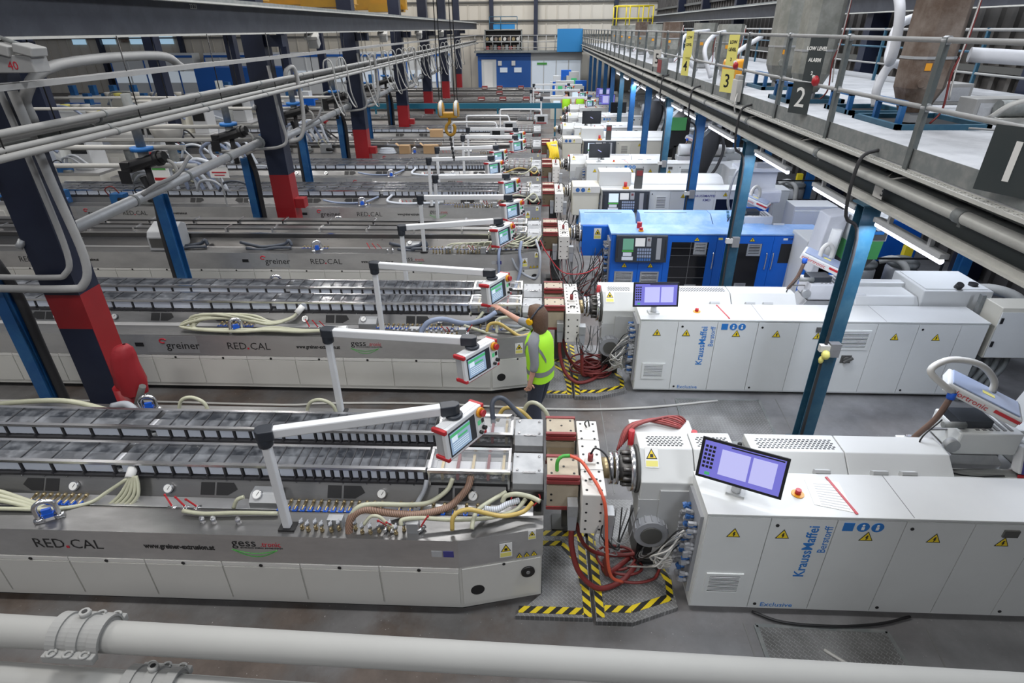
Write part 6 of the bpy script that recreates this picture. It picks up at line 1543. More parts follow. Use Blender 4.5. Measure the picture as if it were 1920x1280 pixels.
def far_person(x, y, lab, mt):
    t = thing('person', lab, 'person', (x, y, 0), 'distant workers in hi-vis vests')
    F = Vector((0, -1, 0)); L = Vector((1, 0, 0)); B = Vector((x, y, 0)); Z = Vector((0, 0, 1))
    V = [(B+Z*.95, .12), (B+Z*1.35, .14), (B+Z*1.52, .06), (B+Z*1.66, .10), (B+L*.2+Z*1.44, .06), (B+L*.25+Z*1.15, .05), (B+L*.24+Z*.9, .04), (B-L*.2+Z*1.44, .06), (B-L*.25+Z*1.15, .05), (B-L*.24+Z*.9, .04), (B+L*.1+Z*.5, .08), (B+L*.1+Z*.05, .06), (B-L*.1+Z*.5, .08), (B-L*.1+Z*.05, .06)]
    skin_mesh('body', V, [(0, 1), (1, 2), (2, 3), (1, 4), (4, 5), (5, 6), (1, 7), (7, 8), (8, 9), (0, 10), (10, 11), (0, 12), (12, 13)], 'skin', t, 1)
    loft([(B+Z*.85, .2, .15), (B+Z*1.1, .21, .16), (B+Z*1.38, .22, .16), (B+Z*1.5, .12, .1)], 14, L, F).build('hi_vis_vest', 'hi_vis', t)
    m = loft([(B+Z*.95, .19, .14), (B+Z*.85, .19, .14)], 12, L, F)
    for s in (-.1, .1):
        rg = loft([(B+L*s+Z*.9, .1, .12), (B+L*s+Z*.5, .09, .1), (B+L*s+Z*.03, .08, .1)], 10, L, F); n = len(m.v); m.v += rg.v; m.f += [tuple(i+n for i in f) for f in rg.f]; m.s += rg.s
    m.build('trousers', 'trousers', t); MB().ball(tuple(B+Z*1.72), (.11, .11, .1), 10).build('hair', 'hair', t)
far_person(1.45, 33.0, 'distant worker in a lime hi-vis vest, left one of two', 0); far_person(2.15, 32.6, 'distant worker in a lime hi-vis vest, right one of two', 0)
# ================================================================ feeders and drive ends on the right
def feeder(cx, cy, lab, pink, zb=1.02):
    t = thing('dosing_feeder', lab, 'feeder', (cx, cy, zb), 'dosing feeders on the extruders')
    MB().box(cx-.25, cx+.65, cy-.30, cy+.32, zb-.25, zb).build('feed_block', 'white', t, bev=.01)
    MB().box(cx-.20, cx+.55, cy-.24, cy+.26, zb, zb+.05).build('tray', 'steel_bright', t)
    MB().prism([(cx-.12, zb+.05), (cx+.45, zb+.05), (cx+.36, zb+.16), (cx-.05, zb+.16)], cy-.18, cy+.2, 'y').build('collar', 'galv', t)
    MB().box(cx-.06, cx+.50, cy-.20, cy+.20, zb+.18, zb+.42).build('hopper_box', pink, t, bev=.015)
    s = MB()
    for i in range(6): s.box(cx+.10+i*.06, cx+.13+i*.06, cy-.15, cy+.15, zb+.42, zb+.426)
    s.build('lid_slots', 'cable_grey', t)
    MB().box(cx-.05, cx+.25, cy-.12, cy+.1, zb+.42, zb+.50).build('drive', 'joint', t); MB().cyl((cx-.22, cy-.15, zb+.48), (cx-.02, cy-.15, zb+.48), .03, 10).build('drive_rod', 'dusty_steel', t)
    MB().cyl((cx-.10, cy-.22, zb+.28), (cx-.10, cy-.16, zb+.28), .065, 14).build('motor_disc', 'galv', t)
    R = Matrix.Rotation(-.55, 3, 'Z') @ Matrix.Rotation(.30, 3, 'Y'); c = Vector((cx+.12, cy-.02, zb+.70))
    MB().obox(c, (.62, .32, .10), R).build('display_case', 'white_top', t, bev=.015)
    MB().obox(c+R@Vector((0, 0, .058)), (.56, .27, .016), R).build('case_lid', 'hose_blue', t, bev=.006)
    m = MB(); m.obox(c+R@Vector((.20, -.163, .012)), (.20, .006, .03), R).obox(c+R@Vector((.312, 0, .012)), (.006, .30, .03), R); m.build('red_stripe', 'red', t)
    tx = text('lettering', 'colortronic', .075, 'red', t, tuple(c+R@Vector((-.29, -.164, -.025))), (0, 0, 0)); tx.rotation_euler = (R @ Matrix.Rotation(PI/2, 3, 'X')).to_euler()
    MB().obox(c+R@Vector((.02, -.02, .068)), (.10, .05, .003), R).build('type_label', 'pale_yellow', t)
    p = c+R@Vector((.06, .08, .06))
    if cy < 5: MB().tube([p, p+Vector((-.02, .02, .12)), p+Vector((-.18, .05, .26)), p+Vector((-.45, .05, .30)), p+Vector((-.62, .0, .22)), p+Vector((-.50, -.04, .10)), p+Vector((-.38, -.04, .02))], .030, 10, 5).build('suction_hose', 'vein_hose', t)
    else: MB().tube([p, p+Vector((0, .01, .13)), p+Vector((-.07, .02, .21)), p+Vector((-.15, .01, .14)), p+Vector((-.17, -.02, .0))], .030, 10, 5).build('suction_hose', 'vein_hose', t)
    q = p+Vector((-.38, -.04, .02)); MB().cyl(q, q+Vector((0, 0, -.07)), .036, 10).build('blue_coupling', 'valve_blue', t)
    MB().tube([q+Vector((0, 0, -.07)), q+Vector((-.05, 0, -.3)), q+Vector((-.16, .02, -.55)), q+Vector((-.16, .05, -.8))], .026, 8).build('supply_hose', 'hose_brown', t)
    MB().bar(q+Vector((-.08, .0, -.42)), q+Vector((.3, .02, -.42)), .03, .012).build('stay', 'cable_grey', t)
    MB().tube([(cx-.2, cy-.1, zb+.5), (cx-.36, cy-.15, zb+.3), (cx-.30, cy-.2, zb+.1), (cx+.05, cy-.28, zb+.0), (cx+.4, cy-.3, zb+.02)], .008, 6).build('thin_lead', 'black', t)
    g = MB().obox((cx+.62, cy-.22, zb+.16), (.22, .10, .26), Matrix.Rotation(-.3, 3, 'X')); g.build('control_box', 'console_white', t, bev=.01)
    MB().obox((cx+.62, cy-.285, zb+.15), (.18, .008, .2), Matrix.Rotation(-.3, 3, 'X')).build('control_face', 'text_navy', t); MB().obox((cx+.62, cy-.30, zb+.02), (.20, .01, .03), Matrix.Rotation(-.3, 3, 'X')).build('red_edge', 'red', t)
    return t
feeder(3.94, 4.55, 'dosing feeder with an angled display case at the nearest extruder', 'white')
feeder(4.0, 8.0, 'dosing feeder with a pinkish hopper on the second extruder', 'powder')
feeder(4.1, 11.4, 'dosing feeder coated in white dust on the blue extruder', 'powder')
feeder(4.6, 18.2, 'dusty dosing feeder on the fifth extruder', 'powder')
# white dosing station standing behind the second line
t = thing('dosing_station', 'white station with a black and green front behind the nearest walkway column', 'dosing unit', (5.2, 9.4, 0))
MB().box(4.75, 5.2, 9.3, 9.9, .05, 1.15).build('plinth_box', 'blue_machine', t)
MB().prism([(4.62, 1.0), (4.75, .9), (4.95, 1.0), (5.02, 2.05), (4.72, 2.0)], 9.3, 9.7, 'y').build('filter_case', 'powder', t, bev=.02)
MB().cyl((4.84, 9.28, 1.35), (4.87, 9.28, 1.80), .08, 12).build('filter_canister', 'paper', t)
MB().box(5.05, 5.65, 9.2, 9.65, 1.62, 2.02).build('controller', 'white_top', t, bev=.01)
MB().box(5.07, 5.63, 9.193, 9.2, 1.64, 1.99).build('controller_face', 'dark_grate', t)
MB().box(5.12, 5.28, 9.188, 9.193, 1.78, 1.92).build('display', 'paper', t); MB().cyl((5.48, 9.193, 1.86), (5.48, 9.186, 1.86), .06, 18).build('round_logo', 'hose_white', t); MB().box(5.38, 5.58, 9.188, 9.193, 1.74, 1.79).build('blue_label', 'text_blue', t); MB().box(5.09, 5.25, 9.188, 9.193, 1.655, 1.675).build('red_label', 'red', t)
MB().prism([(9.24, 1.30), (9.6, 1.30), (9.6, 1.62), (9.2, 1.62)], 5.05, 5.62, 'x').build('green_panel', 'green_sheet', t)
MB().prism([(5.05, 1.30), (5.62, 1.30), (5.4, 1.0), (5.1, .9)], 9.3, 9.6, 'y').build('chute', 'dark_grate', t)
MB().tube([(5.25, 9.5, 2.02), (5.25, 9.45, 2.09), (5.4, 9.45, 2.09), (5.4, 9.5, 2.02)], .02, 8).build('carry_handle', 'vein_hose', t); MB().box(5.45, 5.58, 9.35, 9.5, 2.02, 2.09).build('cap', 'paper', t, bev=.02)
MB().tube([(5.3, 9.2, 1.2), (5.1, 9.1, .95), (5.0, 9.05, .6), (4.95, 9.0, .3)], .035, 8).build('down_pipe', 'galv', t)
# tank and pipework units by the drive ends
def vacuum_unit(x, y, lab):
    t = thing('vacuum_unit', lab, 'pump unit', (x, y, 0), 'vacuum and filter units on the right')
    MB().box(x-.45, x+.35, y-.2, y+.5, .1, 1.35).build('cabinet', 'white_top', t, bev=.02)
    MB().box(x-.45, x+.35, y-.215, y-.2, .15, 1.15).build('cabinet_door', 'white', t)
    for k in (0, 1):
        MB().lathe([(.26, .1), (.26, .75), (.22, .82)], (x+.75+k*.75, y+.1, 0), n=18).build('filter_drum', 'galv', t)
        MB().lathe([(.27, .82), (.27, .88), (.15, .95)], (x+.75+k*.75, y+.1, 0), n=18).build('drum_lid', 'dusty_steel', t)
    MB().tube([(x+.5, y-.1, .9), (x+.3, y-.25, .95), (x+.15, y-.3, .75), (x+.3, y-.28, .5), (x+.55, y-.2, .5)], .075, 10).build('suction_bend', 'dusty_pipe', t)
    MB().tube([(x+1.0, y, .92), (x+1.2, y-.1, 1.0), (x+1.4, y-.2, .85), (x+1.45, y-.2, .5)], .06, 10).build('upper_hose', 'dusty_pipe', t)
    m = MB()
    for xx in (x+.45, x+2.0): m.box(xx, xx+.03, y-.2, y-.17, 0, 1.05)
    m.box(x+.45, x+2.03, y-.2, y-.17, 1.02, 1.05).box(x+.45, x+2.03, y-.2, y-.17, .5, .53); m.build('black_rack', 'black', t)
    MB().box(x+1.6, x+1.75, y+.3, y+.4, .7, 1.1).build('yellow_plate', 'rail_yellow', t)
vacuum_unit(5.25, 10.2, 'grey drums and white cabinet behind the second drive end')
vacuum_unit(5.6, 16.2, 'grey drums and white cabinet behind the fourth extruder')
t = thing('blue_tank', 'dark blue tank with a vent pipe beside the walkway post', 'tank', (7.1, 11.5, 0))
MB().box(6.6, 7.6, 11.3, 11.9, .5, 1.35).build('tank', 'blue_machine', t, bev=.03); MB().cyl((6.5, 11.2, 0), (6.5, 11.2, 1.6), .07, 10).cyl((6.5, 11.2, 1.2), (6.5, 11.2, 1.45), .12, 12).build('vent_pipe', 'galv', t); MB().box(6.7, 7.5, 11.35, 11.85, 0, .5).build('stand', 'black', t)
t = thing('wall_cabinet', 'grey-beige switch cabinet with cable ducts at the right edge', 'switch cabinet', (6.45, 7.35, 0))
MB().box(6.15, 6.75, 7.12, 7.45, .66, 1.42).build('case', 'beige', t, bev=.01); MB().box(6.16, 6.74, 7.105, 7.12, .68, 1.36).build('cabinet_door', 'white', t)
for z in (.85, 1.2): MB().box(6.17, 6.20, 7.09, 7.105, z, z+.08).build('hinge', 'black', t)
for k in range(4): MB().tube([(6.24+.13*k, 7.28, .66), (6.22+.13*k, 7.26, .42), (6.12+.11*k, 7.2, .2), (5.95+.1*k, 7.0, .06)], .038, 8).build('cable_duct', 'dusty_steel', t)
MB().box(6.10, 6.15, 7.45, 7.52, 0, 1.45).box(6.72, 6.78, 7.45, 7.52, 0, 1.45).build('stand_leg', 'dusty_steel', t)
MB().tube([(6.15, 7.3, .75), (6.08, 7.28, .76), (6.04, 7.2, .5), (6.06, 7.1, .1)], .010, 6).build('earth_lead', 'cable_grey', t)
t = thing('drive_unit', 'grey pipes and blue motor behind the second drive box', 'pump unit', (7.0, 8.2, 0))
MB().cyl((6.6, 8.2, .7), (7.2, 8.2, .7), .22, 16).build('blue_motor', 'bluepost', t); MB().tube([(6.5, 8.5, .9), (6.8, 8.4, 1.15), (7.2, 8.2, 1.1), (7.4, 8.0, .8)], .08, 10).build('suction_pipe', 'dusty_pipe', t); MB().cyl((6.45, 7.75, 1.15), (7.4, 7.7, 1.18), .06, 10).build('cross_pipe', 'hose_white', t); MB().box(6.6, 7.2, 8.0, 8.4, 0, .5).build('motor_base', 'dusty_steel', t)
t = thing('conveying_duct', 'white angled duct at the right edge of the aisle', 'duct', (5.3, 5.4, 0))
MB().bar((5.35, 5.5, .1), (5.9, 5.7, 1.3), .25, .35).build('duct', 'white_top', t); MB().box(5.1, 5.6, 5.25, 5.6, 0, .16).build('foot', 'bluepost', t)
MB().bar((5.2, 5.3, 0), (5.0, 5.0, .75), .18, .12).build('blue_stay', 'steelblue', t)
# dusty bulk station between the third and fourth lines
t = thing('bulk_station', 'white dust-covered bulk station with a bent frame on the blue extruder', 'dosing unit', (4.6, 13.0, 0))
MB().box(4.35, 5.35, 12.8, 13.4, 1.95, 2.02).build('table_top', 'powder', t); MB().box(4.5, 5.2, 12.9, 13.3, 1.50, 1.95).build('upper_box', 'powder', t, bev=.02)
MB().prism([(4.55, 1.5), (5.1, 1.5), (4.95, 1.15), (4.7, 1.15)], 12.95, 13.25, 'y').build('funnel', 'white_top', t)
MB().obox((5.0, 12.75, 1.45), (.5, .3, .28), Matrix.Rotation(.2, 3, 'Z')).build('blower', 'powder', t, bev=.04); MB().box(4.7, 5.1, 12.85, 13.0, 2.02, 2.12).build('grille_box', 'plug_grey', t)
MB().tube([(4.45, 12.8, 2.1), (4.25, 12.8, 1.9), (4.2, 12.8, 1.3), (4.4, 12.8, .95), (4.75, 12.8, .85)], .03, 8).build('bent_frame', 'galv', t); MB().tube([(5.1, 12.7, 1.35), (5.1, 12.65, 1.0), (4.95, 12.65, .7), (4.85, 12.7, .4)], .045, 8).build('down_pipe', 'conduit', t)
MB().box(4.5, 5.2, 12.9, 13.3, 0, 1.15).build('stand', 'blue_machine', t)
t = thing('switch_cabinet', 'plain white switch cabinet behind the blue extruder', 'switch cabinet', (5.9, 12.6, 0))
MB().box(5.45, 6.35, 12.3, 12.8, .3, 1.35).build('case', 'white_top', t, bev=.015); MB().box(5.47, 6.33, 12.285, 12.3, .33, 1.25).build('cabinet_door', 'white', t); MB().cyl((6.26, 12.285, .8), (6.26, 12.27, .8), .02, 8).build('lock', 'black', t); MB().box(5.5, 6.3, 12.35, 12.75, 0, .3).build('base', 'dark_grate', t)
def black_bag_unit(x, y, lab):
    t = thing('bag_filter', lab, 'filter', (x, y, 0), 'black bag filters')
    m = MB(); n0 = 12
    rings = [(.10, 1.0), (.18, 1.3), (.34, 1.8), (.36, 2.1), (.28, 2.35), (.1, 2.4)]
    m.lathe([(r, z) for r, z in rings], (x, y, 0), n=10); m.build('bag', 'rubber', t); MB().box(x-.35, x+.35, y-.2, y+.2, .85, 1.0).build('outlet_plate', 'plug_grey', t)
    MB().box(x-.3, x+.3, y-.2, y+.2, 2.35, 2.45).build('top_frame', 'plug_grey', t); MB().cyl((x, y, 0), (x, y, .85), .1, 10).build('stand_pipe', 'galv', t)
    MB().tube([(x-.3, y-.2, 2.3), (x-.42, y-.25, 1.8), (x-.3, y-.25, 1.3), (x-.1, y-.2, 1.0)], .04, 8).build('side_hose', 'rubber', t); MB().tube([(x+.3, y-.2, 2.3), (x+.42, y-.25, 1.8), (x+.3, y-.25, 1.3), (x+.1, y-.2, 1.0)], .04, 8).build('side_hose', 'rubber', t)
black_bag_unit(4.55, 16.5, 'black bag filter beside the bright blue third walkway column'); black_bag_unit(4.2, 22.7, 'black bag filter hung before the green panel'); black_bag_unit(5.6, 20.0, 'black bag filter with a white label behind the fifth extruder')
t = thing('green_panel', 'small green panel on a black frame near the dark walkway column', 'panel', (4.6, 20.2, 0)); MB().box(4.35, 4.85, 20.2, 20.25, 1.7, 2.1).build('panel', 'green_sheet', t); MB().prism([(4.2, 1.0), (5.0, 1.3), (5.0, 2.2), (4.2, 1.6)], 20.3, 20.6, 'y').build('hood', 'black', t); MB().box(4.55, 4.65, 20.3, 20.4, 0, 1.2).build('stand', 'black', t)
# motors on top of the far extruders
for i, (x, y) in enumerate(((4.5, 18.0), (5.2, 17.9), (5.0, 21.8), (4.6, 25.0), (5.0, 28.3), (5.6, 24.9))):
    t = thing('drive_motor', 'grey drive motor on %s' % ('the left of the fifth extruder', 'the right of the fifth extruder', 'the sixth extruder', 'the seventh extruder, left', 'the eighth extruder', 'the seventh extruder, right')[i], 'motor', (x, y, 1.25), 'motors on the far extruders')
    MB().cyl((x-.3, y, 1.48), (x+.3, y, 1.48), .17, 14).build('motor', 'vein_hose' if i % 2 else 'console_grey', t); MB().box(x-.35, x+.35, y-.2, y+.2, 1.2, 1.32).build('base', 'galv', t); MB().cyl((x+.3, y, 1.48), (x+.6, y, 1.48), .08, 10).build('shaft_guard', 'white', t)
t = thing('red_notice', 'red and white notice plate on the fifth extruder top', 'sign', (4.6, 17.5, 1.21)); MB().box(4.45, 4.95, 17.5, 17.52, 1.22, 1.42).build('plate', 'red', t); text('lettering', 'STOP', .13, 'text_white', t, (4.5, 17.498, 1.27), FRONT)
# ================================================================ foreground pipes below the camera
t = thing('foreground_pipe', 'thick pale grey pipe crossing the bottom of the view', 'pipe', (0, 1.22, 2.77), 'pale pipes in the foreground')
def fpt(x, dz=0, dy=0): return (x, 1.22+.014*x+dy, 2.775-.056*x+dz)
MB().cyl(fpt(-3.4), fpt(3.2), .052, 24).build('pipe', 'pipe_grey', t)
t2 = thing('foreground_pipe', 'lower pale grey pipe at the bottom left corner', 'pipe', (-1.5, 1.12, 2.7), 'pale pipes in the foreground')
def fp2(x): return (x, 1.13+.014*x, 2.61-.075*x)
MB().cyl(fp2(-3.4), fp2(2.0), .052, 24).build('pipe', 'pipe_grey', t2)
def clamp(c, lab, d):
    t = thing('pipe_clamp', lab, 'pipe clamp', tuple(c), 'ribbed clamps on the foreground pipes')
    c = Vector(c); d = Vector(d).normalized(); a, b = MB()._frame(d)
    up = Vector((0, .10, 1)); up = (up-d*up.dot(d)).normalized(); sd = d.cross(up)
    def half(o, w, r0, r1, nm):
        m = MB(); vs = []; n = 16
        for e in (-w/2, w/2):
            for q in (r0, r1):
                for i in range(n+1):
                    th = PI*i/n; vs.append(c+d*(o+e)+sd*(q*math.cos(th))+up*(q*math.sin(th)))
        N = n+1; fs = []
        for i in range(n): fs += [(i, i+1, N+i+1, N+i), (2*N+i, 3*N+i, 3*N+i+1, 2*N+i+1), (N+i, 3*N+i, 3*N+i+1, N+i+1), (i, 2*N+i, 2*N+i+1, i+1)]
        m.add(vs, fs); m.build(nm, 'clamp_grey', t)
    half(0, .165, .0525, .066, 'shell')
    for o in (-.070, -.0, .070): half(o, .034, .066, .073, 'rib')
    R = Matrix((d, sd, up)).transposed()
    for s in (-1, 1):
        MB().obox(c+sd*(s*.080)-up*.008, (.172, .030, .030), R).build('flange', 'clamp_grey', t, bev=.004)
        for o in (-.055, 0, .055):
            m = MB(); q = c+d*o+sd*(s*.082)+up*.010; m.tube([q+(d*math.cos(th)+sd*math.sin(th))*.013 for th in [i*PI/4 for i in range(9)]], .005, 6, 2); m.build('bolt_boss', 'clamp_grey', t)
    m = MB(); q = c+up*.064-sd*.022; m.cyl(q, q+up*.024, .017, 14); m.build('nipple', 'clamp_grey', t); m = MB(); m.cyl(q+up*.0241, q+up*.025, .009, 10); m.build('nipple_hole', 'black', t)
clamp(fpt(-1.545), 'ribbed pipe clamp on the thick foreground pipe', (1, .014, -.056))
clamp(fp2(-1.30), 'ribbed pipe clamp on the lower pipe, cut by the frame', (1, .014, -.075))
# ================================================================ far end: offices, mezzanine, shelving
t = thing('office_block', 'bright blue office front with a white door under the far mezzanine', 'office', (-2.5, 52, 0))
MB().box(-5.0, -.7, 51.6, 52.7, 0, 2.9).build('wall', 'office_blue', t); MB().box(-5.1, -.72, 51.4, 52.7, 2.75, 2.95).build('fascia', 'office_blue', t)
MB().box(-4.7, -3.5, 51.55, 51.6, 0, 2.5).build('door_frame', 'wall_white', t); MB().box(-4.5, -3.8, 51.5, 51.55, 0, 2.3).build('door', 'paper', t)
for x in (-2.9, -1.75): MB().box(x-.3, x+.3, 51.5, 51.6, 1.55, 1.9).build('window', 'office_glass', t)
for x in (-3.2, -2.1): MB().box(x-.15, x+.15, 51.45, 51.6, 2.05, 2.4).build('wall_box', 'paper', t)
t = thing('office_block', 'white glazed office front at the far end right of the blue one', 'office', (1.2, 52, 0))
MB().box(-.7, 3.4, 51.6, 52.7, 2.4, 3.0).build('fascia', 'wall_white', t); MB().box(-.7, 3.4, 52.4, 52.7, 0, 2.4).build('rear_wall', 'office_glass', t)
for i in range(4): MB().box(-.6+i*1.0, .3+i*1.0, 51.62, 51.68, .1, 2.35).build('pane', 'office_glass', t)
for x in (-.65, .35, 1.35, 2.35, 3.35): MB().box(x-.04, x+.04, 51.58, 51.7, 0, 2.4).build('mullion', 'wall_white', t)
MB().box(-.2, .6, 51.5, 51.6, 2.1, 2.25).build('green_box', 'text_green', t)
t = thing('mezzanine', 'far mezzanine deck with a grey guard rail above the offices', 'mezzanine', (-1, 51, 3))
MB().box(-5.2, 3.6, 50.8, 53, 3.0, 3.12).build('deck', 'dusty_steel', t)
m = MB()
for i in range(13): m.cyl((-5.1+i*.7, 50.85, 3.1), (-5.1+i*.7, 50.85, 4.2), .03, 6)
for z in (3.35, 3.75, 4.2): m.cyl((-5.2, 50.85, z), (3.6, 50.85, z), .03, 6)
m.build('guard_rail', 'conduit', t)
solo(MB().box(1.35, 3.3, 50.5, 50.6, 3.05, 4.65), 'blue_screen', 'sky_panel', 'bright blue panel standing at the end of the far mezzanine', 'panel')
t = thing('storage_rack', 'dark storage rack full of parts on the far mezzanine', 'rack', (-3, 52, 3.1))
m = MB()
for x in (-4.4, -1.5): m.box(x, x+.08, 51.6, 52.3, 3.12, 4.6)
for z in (3.15, 3.75, 4.55): m.box(-4.4, -1.42, 51.6, 52.4, z, z+.06)
m.build('frame', 'dusty_steel', t); MB().box(-4.35, -1.45, 52.3, 52.4, 3.1, 4.6).build('back', 'black', t)
for i in range(9): MB().box(-4.3+i*.31, -4.07+i*.31, 51.7, 52.2, 3.21, 3.45+.06*(i % 3)).build('part_box', ('red_dull', 'hopper_brown', 'dusty_steel')[i % 3], t)
for i in range(8): MB().cyl((-4.2+i*.35, 51.7, 3.95), (-4.2+i*.35, 52.2, 3.95), .13, 10).build('roll', ('brass', 'vein_hose', 'hopper_brown')[i % 3], t)
t = thing('blue_gear', 'light blue machine frame standing on top of the storage rack', 'machine', (-3, 52, 4.65))
MB().box(-3.7, -2.0, 51.8, 52.3, 4.65, 5.0).build('body', 'sky_panel', t); m = MB()
for x in (-4.0, -3.1, -1.8): m.cyl((x, 51.75, 4.6), (x, 51.75, 5.5), .03, 6)
m.cyl((-4.0, 51.75, 5.5), (-1.8, 51.75, 5.5), .03, 6).cyl((-4.0, 51.75, 5.1), (-1.8, 51.75, 5.1), .03, 6); m.build('rail', 'steelblue', t)
# white glazed partitions of the left bay
for i, (x0, x1) in enumerate(((-35.5, -28.5), (-27.5, -21.0), (-20.5, -13.5), (-13.2, -7.2))):
    t = thing('partition_office', 'white partition office with blue trim at the back, %s from the left' % ('first', 'second', 'third', 'fourth')[i], 'office', (x0, 51.5, 0), 'white partition offices')
    MB().box(x0, x1, 51.4, 52.6, 0, 3.1).build('wall', 'wall_white', t); MB().box(x0, x1, 51.36, 51.4, 2.78, 2.95).build('blue_trim', 'office_blue', t)
    n = 5
    for k in range(n):
        a = x0+(x1-x0)*k/n; b = x0+(x1-x0)*(k+1)/n
        MB().box(a+.08, b-.08, 51.36, 51.4, .9, 1.75).build('window', 'office_glass', t); MB().box(a-.04, a+.04, 51.35, 51.4, 0, 2.78).build('blue_post', 'office_blue' if k % 2 == 0 else 'wall_white', t)
solo(MB().box(-24.5, -18, 44, 46, .0, 2.4), 'blue_booth', 'office_blue', 'blue booth standing in the left bay', 'booth')
# ================================================================ machines of the left bay beyond the column row
def haul_off(x, y, k, lab):
    t = thing('haul_off', lab, 'machine', (x, y, 0), 'haul-off machines in the left bay')
    MB().box(x-1.6, x+1.6, y, y+1.5, 0, .95).build('base', 'panel', t); MB().box(x-1.6, x+1.6, y-.01, y+1.5, .95, 1.02).build('table', 'steel', t)
    MB().box(x-1.4, x+.4, y+.3, y+1.3, 1.02, 1.75+.15*k).build('guard', 'white' if k % 2 else 'beige', t, bev=.02)
    MB().box(x-1.2, x+.2, y+.29, y+.3, 1.15, 1.6).build('guard_window', 'window_pane', t)
    MB().box(x+.6, x+1.2, y+.4, y+1.1, 1.02, 1.9).build('control_tower', 'console_grey', t, bev=.02); MB().box(x+.66, x+1.14, y+.39, y+.4, 1.5, 1.8).build('screen', 'screen_off', t)
    MB().tube([(x-1.5, y+.2, 1.05), (x-1.0, y+.1, 1.5), (x-.3, y+.1, 1.35), (x+.4, y+.2, 1.1)], .05, 8).build('air_hose', 'hose_white', t)
    MB().tube([(x-.9, y+.1, 1.8), (x-.5, y, 2.1), (x+.1, y, 2.0), (x+.5, y+.1, 1.6)], .05, 8).build('air_hose', 'hose_blue', t)
    for i in range(4): MB().lathe([(.16, 0), (.18, .12), (.18, .16)], (x-1.3+i*.42, y+.9, 1.78+.15*k), n=14).build('canister', 'pale_yellow' if i == 1 else 'vein_hose', t)
    m = MB()
    for i in range(6): m.box(x-1.5+i*.5, x-1.2+i*.5, y-.03, y, .3, .8)
    m.split('door_plate', 'panel_edge', t)
k = 0
for j, y in enumerate((13.6, 16.8, 20.3, 23.7, 27.1, 30.5)):
    for i, x in enumerate((-14.6, -18.6)):
        if y < 15 and x < -18: continue
        haul_off(x, y, (i+j) % 3, '%s haul-off machine with hoses in the left bay, row %s from the camera' % (('inner', 'outer')[i], ('one', 'two', 'three', 'four', 'five', 'six')[j]))
for i, (x, y, z, r) in enumerate(((-9.3, 14.2, 2.0, .3), (-9.9, 17.3, 2.0, .26), (-8.9, 20.9, 2.1, .3))):
    for k in range(4): H('blower_hose', [(x+.25*k, y, 1.2), (x-.1+.3*k, y-.05, 1.6+.1*k), (x+.4+.3*k, y-.1, 1.85), (x+.8+.2*k, y-.05, 1.5), (x+.9+.2*k, y, 1.18)], .045, 'hose_white' if k % 2 else 'hose_blue', 'pale blower hose arching over the %s table, %s of four from the left' % (('fourth', 'fifth', 'sixth')[i], ORD[k] if k else 'first'), 'blower hoses left of the columns')
# boxes and coils lying on the tables
for i, (x, y, w) in enumerate(((-3.7, 20.35, .5), (-4.05, 23.75, .5), (-4.6, 20.3, .35))):
    t = thing('cardboard_box', 'open cardboard box on the %s table%s' % (('sixth', 'seventh', 'sixth')[i], ('', '', ', left of the larger one')[i]), 'box', (x, y, .93), 'cardboard boxes on the tables')
    MB().box(x-w/2, x+w/2, y, y+.25, .93, 1.2).build('carton', 'cardboard', t); MB().bar((x-w/2, y, 1.2), (x-w/2-.1, y, 1.28), .2, .01).build('flap', 'cardboard', t)
t = thing('hose_coil', 'coil of pale hose lying on the sixth table beside the boxes', 'hose coil', (-5.1, 20.4, .93))
m = MB()
for q in range(5): m.tube([(-5.2+(.30-.02*q)*math.cos(a*PI/8), 20.35+(.14-.01*q)*math.sin(a*PI/8), .96+.035*q) for a in range(17)], .02, 6, 2)
m.build('coil', 'hose_white', t)
t = thing('blue_guard', 'long teal blue guard rail crossing the far lines', 'guard', (-4, 29.9, 0)); MB().box(-8.8, 1.1, 29.85, 29.95, 1.28, 1.52).build('panel', 'teal', t)
for x in (-8, -5, -2, .8): MB().box(x-.04, x+.04, 29.87, 29.93, 0, 1.28).build('leg', 'teal', t)
for i, (x, y) in enumerate(((-2.0, 34.3), (-3.2, 34.3), (-.7, 34.3), (-2.6, 41.2), (-1.2, 41.2), (-3.6, 41.2), (-2.4, 37.7), (-.2, 37.7))):
    t = thing('red_unit', 'small red-topped cooling unit on a far table, number %s in its row' % ('one', 'two', 'three', 'four', 'five', 'six', 'seven', 'eight')[i], 'machine', (x, y, 1.2), 'red units on the far tables')
    MB().box(x-.18, x+.18, y, y+.3, 1.2, 1.36).build('case', 'red_dull', t); MB().box(x-.14, x+.14, y-.01, y, 1.22, 1.28).build('face', 'vein_hose', t)
for i in range(16):
    x = rr.uniform(.8, 3.0); y = rr.choice((35.4, 38.9, 42.5, 44.5))+rr.uniform(-.2, .6); h = rr.uniform(1.2, 2.1)
    t = thing('far_machine', 'small distant machine cabinet in the crowded far end of the hall', 'machine', (x, y, 0), 'distant machine cabinets at the far end')
    MB().box(x-.35, x+.35, y, y+.5, 0, h).build('case', rr.choice(('white', 'white_top', 'beige', 'blue_machine', 'console_grey')), t); MB().box(x-.2, x+.2, y-.02, y, h*.6, h*.8).build('panel', rr.choice(('screen_off', 'screen_white', 'screen_green', 'plug_blue')), t)

